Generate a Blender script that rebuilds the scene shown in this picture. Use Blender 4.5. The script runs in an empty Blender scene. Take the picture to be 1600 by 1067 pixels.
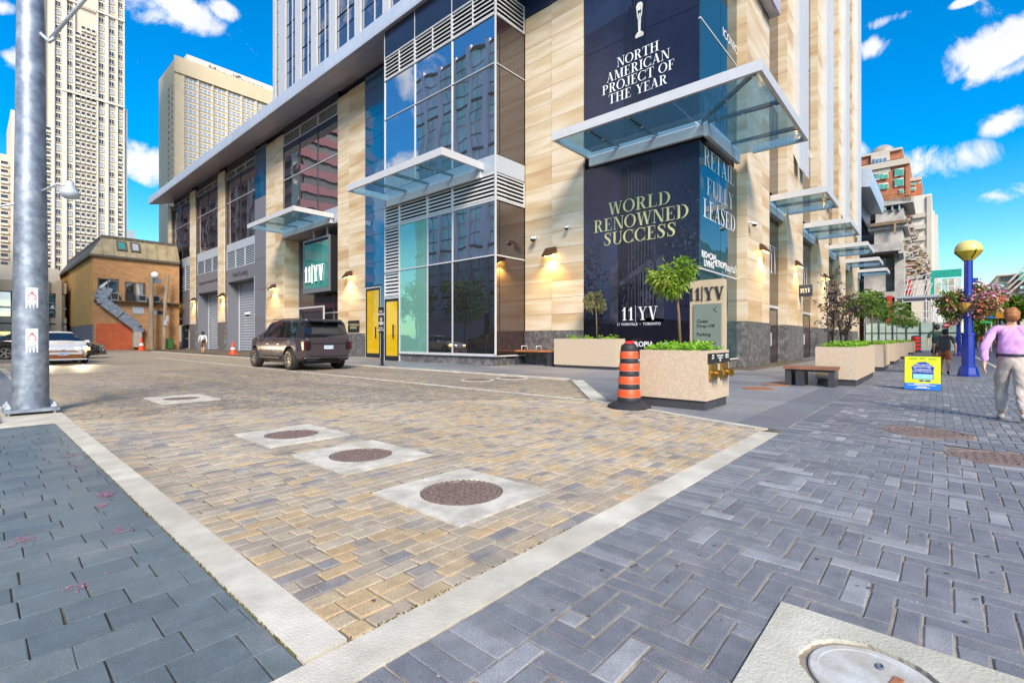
import bpy, math, random
from mathutils import Vector, Matrix, Euler
R = math.radians
rnd = random.Random(11)
scene = bpy.context.scene
COL = scene.collection
# ---------------------------------------------------------------- camera
FPX, EYE, HORIZ = 753.5, 1.25, 530.0
ANG = R(41.56); CA, SA = math.cos(ANG), math.sin(ANG)
cam = bpy.data.objects.new('camera', bpy.data.cameras.new('camera'))
COL.objects.link(cam)
cam.data.sensor_width = 36.0
cam.data.lens = FPX / 1600 * 36.0
cam.data.shift_y = -(533.5 - HORIZ) / 1600
cam.data.clip_start = 0.05; cam.data.clip_end = 5000
cam.location = (0, 0, EYE)
cam.rotation_euler = (R(90), 0, ANG - R(90))
scene.camera = cam
# helpers that turn what was measured in the photograph into places
def ray(px):
    r = (px - 800) / FPX
    return CA + r * SA, SA - r * CA
def gp(px, py):
    d = EYE * FPX / (py - HORIZ); x, y = ray(px); return x * d, y * d
def onX(px, X): x, y = ray(px); return y * X / x
def onY(px, Y): x, y = ray(px); return x * Y / y
def zX(px, py, X): x, y = ray(px); return EYE + (HORIZ - py) / FPX * X / x
def zY(px, py, Y): x, y = ray(px); return EYE + (HORIZ - py) / FPX * Y / y
# ---------------------------------------------------------------- light
SUN_DIR = Vector((-0.54, -0.68, 0.66)).normalized()
sun = bpy.data.objects.new('sun', bpy.data.lights.new('sun', 'SUN'))
COL.objects.link(sun)
sun.data.energy = 1.5; sun.data.angle = R(22); sun.data.color = (1.0, 0.90, 0.76)
sun.rotation_euler = SUN_DIR.to_track_quat('Z', 'Y').to_euler()
world = bpy.data.worlds.new('World'); scene.world = world; world.use_nodes = True
scene.view_settings.view_transform = 'Standard'; scene.view_settings.look = 'None'
scene.view_settings.gamma = 1.0; scene.view_settings.use_curve_mapping = False
scene.view_settings.exposure = 1.98
scene.cycles.use_denoising = True
scene.cycles.max_bounces = 7; scene.cycles.diffuse_bounces = 3; scene.cycles.glossy_bounces = 4
scene.cycles.transmission_bounces = 6; scene.cycles.transparent_max_bounces = 12
scene.cycles.caustics_reflective = False; scene.cycles.caustics_refractive = False
scene.cycles.sample_clamp_indirect = 6

def build_sky():
    nt = world.node_tree; N = nt.nodes; L = nt.links; N.clear()
    out = N.new('ShaderNodeOutputWorld'); bg = N.new('ShaderNodeBackground')
    bg.inputs['Strength'].default_value = 0.062
    L.new(bg.outputs[0], out.inputs[0])
    sky = N.new('ShaderNodeTexSky'); sky.sky_type = 'NISHITA'; sky.sun_disc = False
    sky.sun_elevation = math.asin(SUN_DIR.z)
    sky.sun_rotation = math.atan2(SUN_DIR.x, SUN_DIR.y)
    sky.air_density = 1.0; sky.dust_density = 0.4; sky.ozone_density = 2.0
    hs = N.new('ShaderNodeHueSaturation'); hs.inputs['Saturation'].default_value = 1.62
    hs.inputs['Value'].default_value = 1.0
    L.new(sky.outputs[0], hs.inputs['Color'])
    tc = N.new('ShaderNodeTexCoord'); sp = N.new('ShaderNodeSeparateXYZ'); L.new(tc.outputs['Generated'], sp.inputs[0])
    def m(op, a, b=None, c=None):
        n = N.new('ShaderNodeMath'); n.operation = op
        for i, v in enumerate((a, b, c)):
            if v is None: continue
            if isinstance(v, (int, float)): n.inputs[i].default_value = v
            else: L.new(v, n.inputs[i])
        return n.outputs[0]
    az = m('ARCTAN2', sp.outputs[1], sp.outputs[0]); el = m('ARCSINE', sp.outputs[2])
    best = None
    # cumulus banks: (px, py, half width px, half height px)
    for (px, py, w, h) in [(240, 2, 105, 40), (350, 16, 26, 14), (5, 12, 40, 18), (30, 95, 34, 26), (233, 258, 60, 38), (1562, 88, 105, 46),
                           (1606, 60, 60, 44), (1585, 184, 72, 26), (1455, 255, 92, 32), (1362, 75, 34, 18),
                           (1330, 240, 30, 20), (1575, 305, 46, 18), (1505, 4, 26, 9), (1390, 30, 55, 10), (330, 120, 30, 6), (-140, 180, 120, 60), (1800, 150, 150, 60)]:
        x, y = ray(px); rr = math.hypot(x, y); a0 = math.atan2(y, x); e0 = math.atan2((HORIZ - py) / FPX, rr)
        rx = w / (FPX * rr * rr) ; ry = h * rr / (FPX * (rr * rr + ((HORIZ - py) / FPX) ** 2))
        if abs(px - 800) < 700 or px > 1300: rx = w / (FPX * rr * rr)
        dx = m('MULTIPLY', m('SUBTRACT', az, a0), 1 / rx); dy = m('MULTIPLY', m('SUBTRACT', el, e0), 1 / ry)
        e = m('SUBTRACT', 1.0, m('ADD', m('MULTIPLY', dx, dx), m('MULTIPLY', dy, dy)))
        amt = 0.55 if (px, py) in ((1362, 75), (1330, 240), (1575, 305), (1390, 30), (330, 120), (350, 16)) else 1.0
        e = m('MULTIPLY', m('MAXIMUM', e, -1.0), amt) if amt != 1 else e
        best = e if best is None else m('MAXIMUM', best, e)
    no = N.new('ShaderNodeTexNoise'); no.inputs['Scale'].default_value = 9; no.inputs['Detail'].default_value = 11; no.inputs['Roughness'].default_value = 0.62
    no.inputs['Distortion'].default_value = 0.4
    L.new(tc.outputs['Generated'], no.inputs['Vector'])
    no2 = N.new('ShaderNodeTexNoise'); no2.inputs['Scale'].default_value = 3.2; no2.inputs['Detail'].default_value = 6
    L.new(tc.outputs['Generated'], no2.inputs['Vector'])
    away = m('SUBTRACT', m('MULTIPLY', m('MAXIMUM', m('MULTIPLY', sp.outputs[0], -1.0), m('MULTIPLY', sp.outputs[1], -1.0)), 3.0), 0.9)
    field = m('MULTIPLY', m('SUBTRACT', no2.outputs[0], 0.5), 6.0)      # the same broken cumulus all round, beyond the frame
    far = m('MINIMUM', field, m('MINIMUM', away, 1.0))
    base = m('MAXIMUM', m('MAXIMUM', best, -1.5), far)
    dens = m('ADD', base, m('MULTIPLY', m('SUBTRACT', no.outputs[0], 0.55), 5.6))
    mr = N.new('ShaderNodeMapRange'); mr.interpolation_type = 'SMOOTHSTEP'
    mr.inputs['From Min'].default_value = -0.12; mr.inputs['From Max'].default_value = 0.72
    L.new(dens, mr.inputs['Value'])
    ramp = N.new('ShaderNodeMapRange'); ramp.inputs['From Min'].default_value = 0.3; ramp.inputs['From Max'].default_value = 0.75
    L.new(no.outputs[0], ramp.inputs['Value'])
    cc = N.new('ShaderNodeMix'); cc.data_type = 'RGBA'
    cc.inputs[6].default_value = (5.0, 5.0, 5.1, 1); cc.inputs[7].default_value = (3.7, 3.8, 4.1, 1)
    L.new(ramp.outputs[0], cc.inputs[0])
    mx = N.new('ShaderNodeMix'); mx.data_type = 'RGBA'
    L.new(m('MULTIPLY', mr.outputs[0], 0.97), mx.inputs[0]); L.new(hs.outputs[0], mx.inputs[6]); L.new(cc.outputs[2], mx.inputs[7])
    L.new(mx.outputs[2], bg.inputs['Color'])
build_sky()

# ---------------------------------------------------------------- object helpers
def wl(o):
    v = Vector((0, 0, 0))
    while o is not None:
        v = v + o.location; o = o.parent
    return v
def put(o, parent=None, w=None):
    COL.objects.link(o)
    if w is None: w = Vector((0, 0, 0))
    if parent is not None:
        o.parent = parent; o.location = Vector(w) - wl(parent)
        s = parent.scale
        if abs(s[0] - 1) + abs(s[1] - 1) + abs(s[2] - 1) > 1e-6: o.matrix_parent_inverse = Matrix.Diagonal((1 / s[0], 1 / s[1], 1 / s[2], 1))
    else: o.location = w
    return o
def tag(o, label=None, cat=None, group=None, kind=None):
    if label: o['label'] = label
    if cat: o['category'] = cat
    if group: o['group'] = group
    if kind: o['kind'] = kind
    return o
def thing(name, label, cat, loc=(0, 0, 0), rz=0.0, group=None):
    o = bpy.data.objects.new(name, None); COL.objects.link(o); o.empty_display_size = 0.3
    o.location = loc; o.rotation_euler = (0, 0, rz)
    return tag(o, label, cat, group)
def copy_tree(o, parent=None):
    c = o.copy(); COL.objects.link(c)
    if parent is not None: c.parent = parent
    for ch in list(o.children): copy_tree(ch, c)
    return c

class MB:
    def __init__(s): s.v = []; s.f = []; s.m = []; s.t = []
    def quad(s, a, b, c, d, m=0, t=0.5):
        i = len(s.v); s.v += [tuple(a), tuple(b), tuple(c), tuple(d)]; s.f.append((i, i + 1, i + 2, i + 3)); s.m.append(m); s.t.append(t); return s
    def poly(s, pts, m=0, t=0.5):
        i = len(s.v); s.v += [tuple(p) for p in pts]; s.f.append(tuple(range(i, i + len(pts)))); s.m.append(m); s.t.append(t); return s
    def box(s, x0, y0, z0, x1, y1, z1, m=0, M=None, t=0.5):
        if x1 < x0: x0, x1 = x1, x0
        if y1 < y0: y0, y1 = y1, y0
        if z1 < z0: z0, z1 = z1, z0
        p = [(x0, y0, z0), (x1, y0, z0), (x1, y1, z0), (x0, y1, z0), (x0, y0, z1), (x1, y0, z1), (x1, y1, z1), (x0, y1, z1)]
        if M is not None: p = [tuple(M @ Vector(q)) for q in p]
        i = len(s.v); s.v += p
        for f in ((3, 2, 1, 0), (4, 5, 6, 7), (0, 1, 5, 4), (1, 2, 6, 5), (2, 3, 7, 6), (3, 0, 4, 7)):
            s.f.append(tuple(i + k for k in f)); s.m.append(m); s.t.append(t)
        return s
    def tube(s, pts, rad, n=8, m=0, cap=True):
        pts = [Vector(p) for p in pts]
        if not hasattr(rad, '__len__'): rad = [rad] * len(pts)
        i0 = len(s.v); prev = None
        for k, p in enumerate(pts):
            d = (pts[min(k + 1, len(pts) - 1)] - pts[max(k - 1, 0)]).normalized()
            if prev is None:
                a = d.orthogonal().normalized()
            else:
                a = (prev - d * prev.dot(d))
                a = a.normalized() if a.length > 1e-6 else d.orthogonal().normalized()
            prev = a; b = d.cross(a)
            for j in range(n):
                th = 2 * math.pi * j / n
                s.v.append(tuple(p + (a * math.cos(th) + b * math.sin(th)) * rad[k]))
        for k in range(len(pts) - 1):
            for j in range(n):
                a0 = i0 + k * n + j; a1 = i0 + k * n + (j + 1) % n
                s.f.append((a0, a1, a1 + n, a0 + n)); s.m.append(m); s.t.append(.5)
        if cap:
            s.f.append(tuple(i0 + j for j in reversed(range(n)))); s.m.append(m); s.t.append(.5)
            e = i0 + (len(pts) - 1) * n
            s.f.append(tuple(e + j for j in range(n))); s.m.append(m); s.t.append(.5)
        return s
    def lathe(s, prof, n=24, c=(0, 0, 0), m=0, sy=1.0):
        i0 = len(s.v); K = len(prof)
        for (r, z) in prof:
            for j in range(n):
                th = 2 * math.pi * j / n
                s.v.append((c[0] + r * math.cos(th), c[1] + r * math.sin(th) * sy, c[2] + z))
        for k in range(K - 1):
            for j in range(n):
                a0 = i0 + k * n + j; a1 = i0 + k * n + (j + 1) % n
                s.f.append((a0, a1, a1 + n, a0 + n)); s.m.append(m); s.t.append(.5)
        s.f.append(tuple(i0 + j for j in reversed(range(n)))); s.m.append(m); s.t.append(.5)
        s.f.append(tuple(i0 + (K - 1) * n + j for j in range(n))); s.m.append(m); s.t.append(.5)
        return s
    def prism(s, poly, ext, m=0):
        """poly: 3-D points of a flat outline, ext: extrusion vector"""
        n = len(poly); e = Vector(ext); i = len(s.v)
        s.v += [tuple(p) for p in poly] + [tuple(Vector(p) + e) for p in poly]
        s.f.append(tuple(range(i + n - 1, i - 1, -1))); s.m.append(m); s.t.append(.5)
        s.f.append(tuple(range(i + n, i + 2 * n))); s.m.append(m); s.t.append(.5)
        for k in range(n):
            s.f.append((i + k, i + (k + 1) % n, i + n + (k + 1) % n, i + n + k)); s.m.append(m); s.t.append(.5)
        return s
    def mesh(s, name, mats, smooth=False, tone=False, angle=None):
        me = bpy.data.meshes.new(name)
        me.from_pydata(s.v, [], s.f)
        for mt in (mats if isinstance(mats, (list, tuple)) else [mats]): me.materials.append(mt)
        if any(s.m): me.polygons.foreach_set('material_index', s.m)
        if smooth:
            me.polygons.foreach_set('use_smooth', [True] * len(s.f))
            if angle is not None: me.set_sharp_from_angle(angle=R(angle))
        if tone:
            at = me.attributes.new('tone', 'FLOAT', 'FACE'); at.data.foreach_set('value', s.t)
        me.update()
        return me
    def build(s, name, mats, parent=None, w=None, smooth=False, tone=False, kind=None, angle=None):
        o = bpy.data.objects.new(name, s.mesh(name, mats, smooth, tone, angle))
        put(o, parent, w)
        if kind: o['kind'] = kind
        return o
UB = {}
def unit_box(mt):
    if mt.name not in UB:
        UB[mt.name] = MB().box(-.5, -.5, -.5, .5, .5, .5).mesh('piece_' + mt.name, mt)
    return UB[mt.name]
def bx(name, x0, y0, z0, x1, y1, z1, mt, parent=None):
    """a box piece that shares its mesh with all like pieces; world coordinates"""
    o = bpy.data.objects.new(name, unit_box(mt))
    put(o, parent, ((x0 + x1) / 2, (y0 + y1) / 2, (z0 + z1) / 2))
    o.scale = (abs(x1 - x0), abs(y1 - y0), abs(z1 - z0))
    return o

# ---------------------------------------------------------------- materials
MT = {}
def nodes(name):
    m = bpy.data.materials.new(name); m.use_nodes = True; nt = m.node_tree
    b = nt.nodes['Principled BSDF']; MT[name] = m
    return m, nt, nt.nodes, nt.links, b
def mk(name, col, rough=0.6, metal=0.0, var=0.12, scale=6.0, rv=0.0, bump=0.0, bscale=40.0, stretch=(1, 1, 1), spec=0.5, coat=0.0, col2=None, obj=False, c2=(0.45, 0.62)):
    m, nt, N, L, b = nodes(name)
    b.inputs['Roughness'].default_value = rough; b.inputs['Metallic'].default_value = metal
    b.inputs['Specular IOR Level'].default_value = spec
    if coat: b.inputs['Coat Weight'].default_value = coat; b.inputs['Coat Roughness'].default_value = 0.04
    if obj: src = N.new('ShaderNodeTexCoord').outputs['Object']
    else: src = N.new('ShaderNodeNewGeometry').outputs['Position']
    mp = N.new('ShaderNodeMapping'); mp.inputs['Scale'].default_value = stretch; L.new(src, mp.inputs['Vector'])
    no = N.new('ShaderNodeTexNoise'); no.inputs['Scale'].default_value = scale; no.inputs['Detail'].default_value = 6; no.inputs['Roughness'].default_value = 0.6
    L.new(mp.outputs[0], no.inputs['Vector'])
    mr = N.new('ShaderNodeMapRange'); mr.inputs['From Min'].default_value = 0.3; mr.inputs['From Max'].default_value = 0.7
    mr.inputs['To Min'].default_value = 1 - var; mr.inputs['To Max'].default_value = 1 + var
    L.new(no.outputs[0], mr.inputs['Value'])
    val = mr.outputs[0]
    if rv:
        oi = N.new('ShaderNodeObjectInfo'); r2 = N.new('ShaderNodeMapRange')
        r2.inputs['To Min'].default_value = 1 - rv; r2.inputs['To Max'].default_value = 1 + rv
        L.new(oi.outputs['Random'], r2.inputs['Value'])
        mu = N.new('ShaderNodeMath'); mu.operation = 'MULTIPLY'; L.new(val, mu.inputs[0]); L.new(r2.outputs[0], mu.inputs[1]); val = mu.outputs[0]
    vm = N.new('ShaderNodeVectorMath'); vm.operation = 'SCALE'
    if col2:
        mix = N.new('ShaderNodeMix'); mix.data_type = 'RGBA'; mix.inputs[6].default_value = (*col, 1); mix.inputs[7].default_value = (*col2, 1)
        n3 = N.new('ShaderNodeTexNoise'); n3.inputs['Scale'].default_value = scale * 0.45; n3.inputs['Detail'].default_value = 5; L.new(mp.outputs[0], n3.inputs['Vector'])
        m3 = N.new('ShaderNodeMapRange'); m3.inputs['From Min'].default_value = c2[0]; m3.inputs['From Max'].default_value = c2[1]; L.new(n3.outputs[0], m3.inputs['Value'])
        L.new(m3.outputs[0], mix.inputs[0]); L.new(mix.outputs[2], vm.inputs[0])
    else: vm.inputs[0].default_value = col
    L.new(val, vm.inputs['Scale']); L.new(vm.outputs[0], b.inputs['Base Color'])
    if bump:
        nb = N.new('ShaderNodeTexNoise'); nb.inputs['Scale'].default_value = bscale; nb.inputs['Detail'].default_value = 4; L.new(mp.outputs[0], nb.inputs['Vector'])
        bp = N.new('ShaderNodeBump'); bp.inputs['Strength'].default_value = bump; bp.inputs['Distance'].default_value = 0.02
        L.new(nb.outputs[0], bp.inputs['Height']); L.new(bp.outputs[0], b.inputs['Normal'])
    return m
def emis(name, col, strength):
    m, nt, N, L, b = nodes(name)
    b.inputs['Base Color'].default_value = (*[min(c, .8) for c in col], 1); b.inputs['Emission Color'].default_value = (*col, 1); b.inputs['Emission Strength'].default_value = strength
    return m
def glass_mirror(name, col, ior=2.0, wave=0.05, ws=0.35, rough=0.015, metal=0.0, rv=0.0):
    """tinted facade glass: dark body, strong wavy reflection"""
    m, nt, N, L, b = nodes(name)
    b.inputs['Base Color'].default_value = (*col, 1); b.inputs['Roughness'].default_value = rough
    b.inputs['IOR'].default_value = ior; b.inputs['Metallic'].default_value = metal
    g = N.new('ShaderNodeNewGeometry'); no = N.new('ShaderNodeTexNoise'); no.inputs['Scale'].default_value = ws; no.inputs['Detail'].default_value = 1.5
    L.new(g.outputs['Position'], no.inputs['Vector'])
    bp = N.new('ShaderNodeBump'); bp.inputs['Strength'].default_value = wave; bp.inputs['Distance'].default_value = 0.5
    L.new(no.outputs[0], bp.inputs['Height']); L.new(bp.outputs[0], b.inputs['Normal'])
    return m
def clear_glass(name, col, alpha=0.35, rough=0.02):
    m, nt, N, L, b = nodes(name)
    b.inputs['Base Color'].default_value = (*col, 1); b.inputs['Roughness'].default_value = rough; b.inputs['IOR'].default_value = 1.6
    tr = N.new('ShaderNodeBsdfTransparent'); tr.inputs['Color'].default_value = (*[0.55 + 0.45 * c / max(col) for c in col], 1)
    mx = N.new('ShaderNodeMixShader'); mx.inputs[0].default_value = alpha
    L.new(tr.outputs[0], mx.inputs[1]); L.new(b.outputs[0], mx.inputs[2])
    L.new(mx.outputs[0], N['Material Output'].inputs['Surface'])
    return m
def stone_mat(name, cols, seam=None):
    """veneer sandstone: long soft beds of colour, each slab cut elsewhere"""
    m, nt, N, L, b = nodes(name)
    b.inputs['Roughness'].default_value = 0.55
    g = N.new('ShaderNodeNewGeometry'); oi = N.new('ShaderNodeObjectInfo')
    mp = N.new('ShaderNodeMapping'); mp.inputs['Scale'].default_value = (.13, .13, .95); mp.inputs['Rotation'].default_value = (0.13, -0.12, 0)
    L.new(g.outputs['Position'], mp.inputs['Vector'])
    off = N.new('ShaderNodeVectorMath'); off.operation = 'MULTIPLY_ADD'
    cmb = N.new('ShaderNodeCombineXYZ')
    for i in range(3): L.new(oi.outputs['Random'], cmb.inputs[i])
    L.new(cmb.outputs[0], off.inputs[0]); off.inputs[1].default_value = (37, 53, 71); L.new(mp.outputs[0], off.inputs[2])
    no = N.new('ShaderNodeTexNoise'); no.inputs['Scale'].default_value = 1.5; no.inputs['Detail'].default_value = 3; no.inputs['Roughness'].default_value = 0.45; no.inputs['Distortion'].default_value = .15
    L.new(off.outputs[0], no.inputs['Vector'])
    ad = N.new('ShaderNodeMath'); ad.operation = 'MULTIPLY_ADD'; L.new(oi.outputs['Random'], ad.inputs[0]); ad.inputs[1].default_value = .26; L.new(no.outputs[0], ad.inputs[2])
    cr = N.new('ShaderNodeValToRGB'); el = cr.color_ramp.elements
    el[0].position = 0.38; el[0].color = (*cols[0], 1); el[1].position = 0.82; el[1].color = (*cols[-1], 1)
    for i, c in enumerate(cols[1:-1]):
        e = el.new(0.38 + .44 * (i + 1) / (len(cols) - 1)); e.color = (*c, 1)
    L.new(ad.outputs[0], cr.inputs[0])
    fn = N.new('ShaderNodeTexNoise'); fn.inputs['Scale'].default_value = 60; fn.inputs['Detail'].default_value = 3; L.new(g.outputs['Position'], fn.inputs['Vector'])
    mr = N.new('ShaderNodeMapRange'); mr.inputs['To Min'].default_value = .86; mr.inputs['To Max'].default_value = 1.14; L.new(fn.outputs[0], mr.inputs['Value'])
    vm = N.new('ShaderNodeVectorMath'); vm.operation = 'SCALE'; L.new(cr.outputs[0], vm.inputs[0]); L.new(mr.outputs[0], vm.inputs['Scale'])
    L.new(vm.outputs[0], b.inputs['Base Color'])
    return m
def paver_mat(name, cols, speck=0.25, rough=0.75, sscale=120, patch=None):
    """paver: colour picked by the paver's own tone, with grain, stain and wear"""
    m, nt, N, L, b = nodes(name)
    b.inputs['Roughness'].default_value = rough
    at = N.new('ShaderNodeAttribute'); at.attribute_name = 'tone'
    cr = N.new('ShaderNodeValToRGB'); cr.color_ramp.interpolation = 'LINEAR'; el = cr.color_ramp.elements
    el[0].color = (*cols[0], 1); el[1].color = (*cols[-1], 1)
    for i, c in enumerate(cols[1:-1]):
        e = el.new((i + 1) / (len(cols) - 1)); e.color = (*c, 1)
    L.new(at.outputs['Fac'], cr.inputs[0])
    g = N.new('ShaderNodeNewGeometry')
    n1 = N.new('ShaderNodeTexNoise'); n1.inputs['Scale'].default_value = sscale; n1.inputs['Detail'].default_value = 4; n1.inputs['Roughness'].default_value = .7
    n2 = N.new('ShaderNodeTexNoise'); n2.inputs['Scale'].default_value = 7; n2.inputs['Detail'].default_value = 6; n2.inputs['Roughness'].default_value = .65
    n3 = N.new('ShaderNodeTexNoise'); n3.inputs['Scale'].default_value = 0.9; n3.inputs['Detail'].default_value = 4
    for n in (n1, n2, n3): L.new(g.outputs['Position'], n.inputs['Vector'])
    def rng(o, a, bb, f0=.3, f1=.7):
        mr = N.new('ShaderNodeMapRange'); mr.inputs['From Min'].default_value = f0; mr.inputs['From Max'].default_value = f1
        mr.inputs['To Min'].default_value = a; mr.inputs['To Max'].default_value = bb; L.new(o, mr.inputs['Value']); return mr.outputs[0]
    def mul(a, c):
        x = N.new('ShaderNodeMath'); x.operation = 'MULTIPLY'; L.new(a, x.inputs[0]); L.new(c, x.inputs[1]); return x.outputs[0]
    mp = N.new('ShaderNodeMapping'); mp.inputs['Scale'].default_value = (1.3, .28, 1); L.new(g.outputs['Position'], mp.inputs['Vector']); L.new(mp.outputs[0], n3.inputs['Vector'])
    f = mul(mul(rng(n1.outputs[0], 1 - speck, 1 + speck), rng(n2.outputs[0], .80, 1.18)), rng(n3.outputs[0], .80, 1.14))
    vm = N.new('ShaderNodeVectorMath'); vm.operation = 'SCALE'; L.new(f, vm.inputs['Scale'])
    if patch:
        mx = N.new('ShaderNodeMix'); mx.data_type = 'RGBA'; mx.inputs[7].default_value = (*patch[0], 1)
        n4 = N.new('ShaderNodeTexNoise'); n4.inputs['Scale'].default_value = patch[1]; n4.inputs['Detail'].default_value = 5; L.new(g.outputs['Position'], n4.inputs['Vector'])
        L.new(rng(n4.outputs[0], 0, patch[2], .56, .72), mx.inputs[0]); L.new(cr.outputs[0], mx.inputs[6]); L.new(mx.outputs[2], vm.inputs[0])
    else: L.new(cr.outputs[0], vm.inputs[0])
    L.new(vm.outputs[0], b.inputs['Base Color'])
    L.new(rng(n2.outputs[0], rough - .14, rough + .12), b.inputs['Roughness'])
    bp = N.new('ShaderNodeBump'); bp.inputs['Strength'].default_value = .35; bp.inputs['Distance'].default_value = .004
    L.new(n1.outputs[0], bp.inputs['Height']); L.new(bp.outputs[0], b.inputs['Normal'])
    return m
def brick_mat(name, c1, c2, mortar, bw=.22, bh=.075, rough=.8, axis='XZ', rot=0, msize=.012, bias=0.0):
    """bricks too far off to build one by one"""
    m, nt, N, L, b = nodes(name)
    b.inputs['Roughness'].default_value = rough
    g = N.new('ShaderNodeNewGeometry'); sp = N.new('ShaderNodeSeparateXYZ'); cb = N.new('ShaderNodeCombineXYZ'); L.new(g.outputs['Position'], sp.inputs[0])
    if axis == 'XZ':
        ad = N.new('ShaderNodeMath'); ad.operation = 'ADD'; L.new(sp.outputs[0], ad.inputs[0]); L.new(sp.outputs[1], ad.inputs[1])
        L.new(ad.outputs[0], cb.inputs[0]); L.new(sp.outputs[2], cb.inputs[1])
    else: L.new(sp.outputs[0], cb.inputs[0]); L.new(sp.outputs[1], cb.inputs[1])
    br = N.new('ShaderNodeTexBrick'); br.inputs['Scale'].default_value = 1; br.inputs['Brick Width'].default_value = bw; br.inputs['Row Height'].default_value = bh
    br.inputs['Mortar Size'].default_value = msize; br.inputs['Color1'].default_value = (*c1, 1); br.inputs['Color2'].default_value = (*c2, 1); br.inputs['Mortar'].default_value = (*mortar, 1)
    br.inputs['Bias'].default_value = bias
    L.new(cb.outputs[0], br.inputs['Vector'])
    no = N.new('ShaderNodeTexNoise'); no.inputs['Scale'].default_value = 1.3; no.inputs['Detail'].default_value = 6; L.new(g.outputs['Position'], no.inputs['Vector'])
    mr = N.new('ShaderNodeMapRange'); mr.inputs['To Min'].default_value = .7; mr.inputs['To Max'].default_value = 1.3; L.new(no.outputs[0], mr.inputs['Value'])
    vm = N.new('ShaderNodeVectorMath'); vm.operation = 'SCALE'; L.new(br.outputs[0], vm.inputs[0]); L.new(mr.outputs[0], vm.inputs['Scale'])
    L.new(vm.outputs[0], b.inputs['Base Color'])
    return m
def leaf_mat(name, cols, trans=0.35):
    m, nt, N, L, b = nodes(name)
    b.inputs['Roughness'].default_value = .5
    at = N.new('ShaderNodeAttribute'); at.attribute_name = 'tone'
    cr = N.new('ShaderNodeValToRGB'); el = cr.color_ramp.elements; el[0].color = (*cols[0], 1); el[1].color = (*cols[-1], 1)
    for i, c in enumerate(cols[1:-1]):
        e = el.new((i + 1) / (len(cols) - 1)); e.color = (*c, 1)
    L.new(at.outputs['Fac'], cr.inputs[0]); L.new(cr.outputs[0], b.inputs['Base Color'])
    tr = N.new('ShaderNodeBsdfTranslucent'); L.new(cr.outputs[0], tr.inputs['Color'])
    mx = N.new('ShaderNodeMixShader'); mx.inputs[0].default_value = trans
    L.new(b.outputs[0], mx.inputs[1]); L.new(tr.outputs[0], mx.inputs[2]); L.new(mx.outputs[0], N['Material Output'].inputs['Surface'])
    return m

STONE = stone_mat('sandstone', [(.50, .335, .18), (.60, .44, .255), (.67, .53, .35), (.74, .625, .47), (.62, .48, .30)])
GRANITE = mk('grey_granite', (.105, .10, .10), .45, var=.35, scale=9, rv=.12, col2=(.19, .18, .175))
SILVER = mk('silver_panel', (.60, .65, .72), .34, .3, var=.05, scale=2, rv=.05)
SILVER2 = mk('pale_grey_metal', (.60, .605, .61), .42, .12, var=.05, scale=3, rv=.04)
SOFFIT = mk('soffit_panel', (.56, .51, .56), .38, .2, var=.08, scale=1.2, rv=.07)
DKMETAL = mk('dark_bronze_metal', (.045, .042, .045), .4, .4, var=.1)
NAVY = mk('navy_panel', (.012, .022, .05), .3, 0, var=.1, scale=2)
BLUEGLASS = glass_mirror('blue_glass', (.008, .10, .22), 1.9, .02)
DARKGLASS = glass_mirror('dark_glass', (.55, .57, .60), 1.5, .05, .30, metal=.95)
DARKGLASS2 = glass_mirror('dark_glass_dim_reflection', (.20, .21, .22), 1.5, .03, .30, metal=.92)  # darker copy of the bay glass; dim tree reflection put into its tint
BROWNGLASS = glass_mirror('brown_glass', (.030, .016, .015), 2.1, .015)
GREENGLASS = glass_mirror('green_glass', (.26, .56, .45), 1.6, .03, metal=.45)
TEALGLASS = glass_mirror('teal_glass', (.05, .27, .235), 1.7, .015)
LOBBY = glass_mirror('lobby_glass', (.05, .04, .05), 1.8, .02)
CANOPYGLASS = clear_glass('canopy_glass', (.20, .46, .60), .40)
GREYPANEL = mk('grey_panel', (.21, .215, .25), .42, .25, var=.06, rv=.06)
LTPANEL = mk('light_grey_panel', (.46, .51, .57), .45, .2, var=.05, rv=.04)
ROLLER = mk('roller_door_grey', (.33, .36, .42), .5, .15, var=.05)
BLACK = mk('black_paint', (.018, .018, .02), .45)
BLACKV = mk('louver_void', (.01, .01, .012), .8)
WHITE = mk('white_paint', (.80, .80, .80), .5, var=.03)
WHITEV = mk('white_vinyl', (.80, .81, .82), .6, var=.02)
GOLDV = mk('pale_gold_vinyl', (.62, .60, .30), .6, var=.05)
YELLOW = mk('yellow_film', (.72, .46, .015), .35, var=.05)
CONC = mk('pale_concrete', (.50, .46, .38), .85, var=.16, scale=3.5, bump=.25, bscale=90, col2=(.62, .58, .49))
CONC2 = mk('manhole_concrete', (.45, .42, .35), .85, var=.2, scale=6, bump=.35, bscale=70, col2=(.60, .56, .48), c2=(.38, .58))
CONC3 = mk('warm_concrete', (.46, .44, .36), .85, var=.16, scale=4, bump=.3, bscale=70, col2=(.56, .54, .47))
IRON = mk('rusty_iron', (.215, .155, .135), .7, .15, var=.35, scale=30, bump=.2, bscale=60)
GALV = mk('galvanised_steel', (.24, .275, .34), .5, .55, var=.28, scale=9, col2=(.38, .42, .47), c2=(.4, .65))
TANGRAN = mk('tan_granite', (.56, .43, .30), .6, var=.15, scale=60, col2=(.63, .51, .38), bump=.08, bscale=90)
DKGRAN = mk('dark_granite', (.05, .05, .055), .4, var=.4, scale=50, rv=.15)
WOOD = mk('orange_wood', (.42, .155, .05), .55, var=.3, scale=5, stretch=(1, 1, 1), rv=.12)
WOODB = mk('brown_wood', (.26, .115, .065), .6, var=.3, scale=5, rv=.12)
BRONZE = mk('brass', (.46, .27, .06), .3, .9, var=.25, scale=12)
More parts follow.
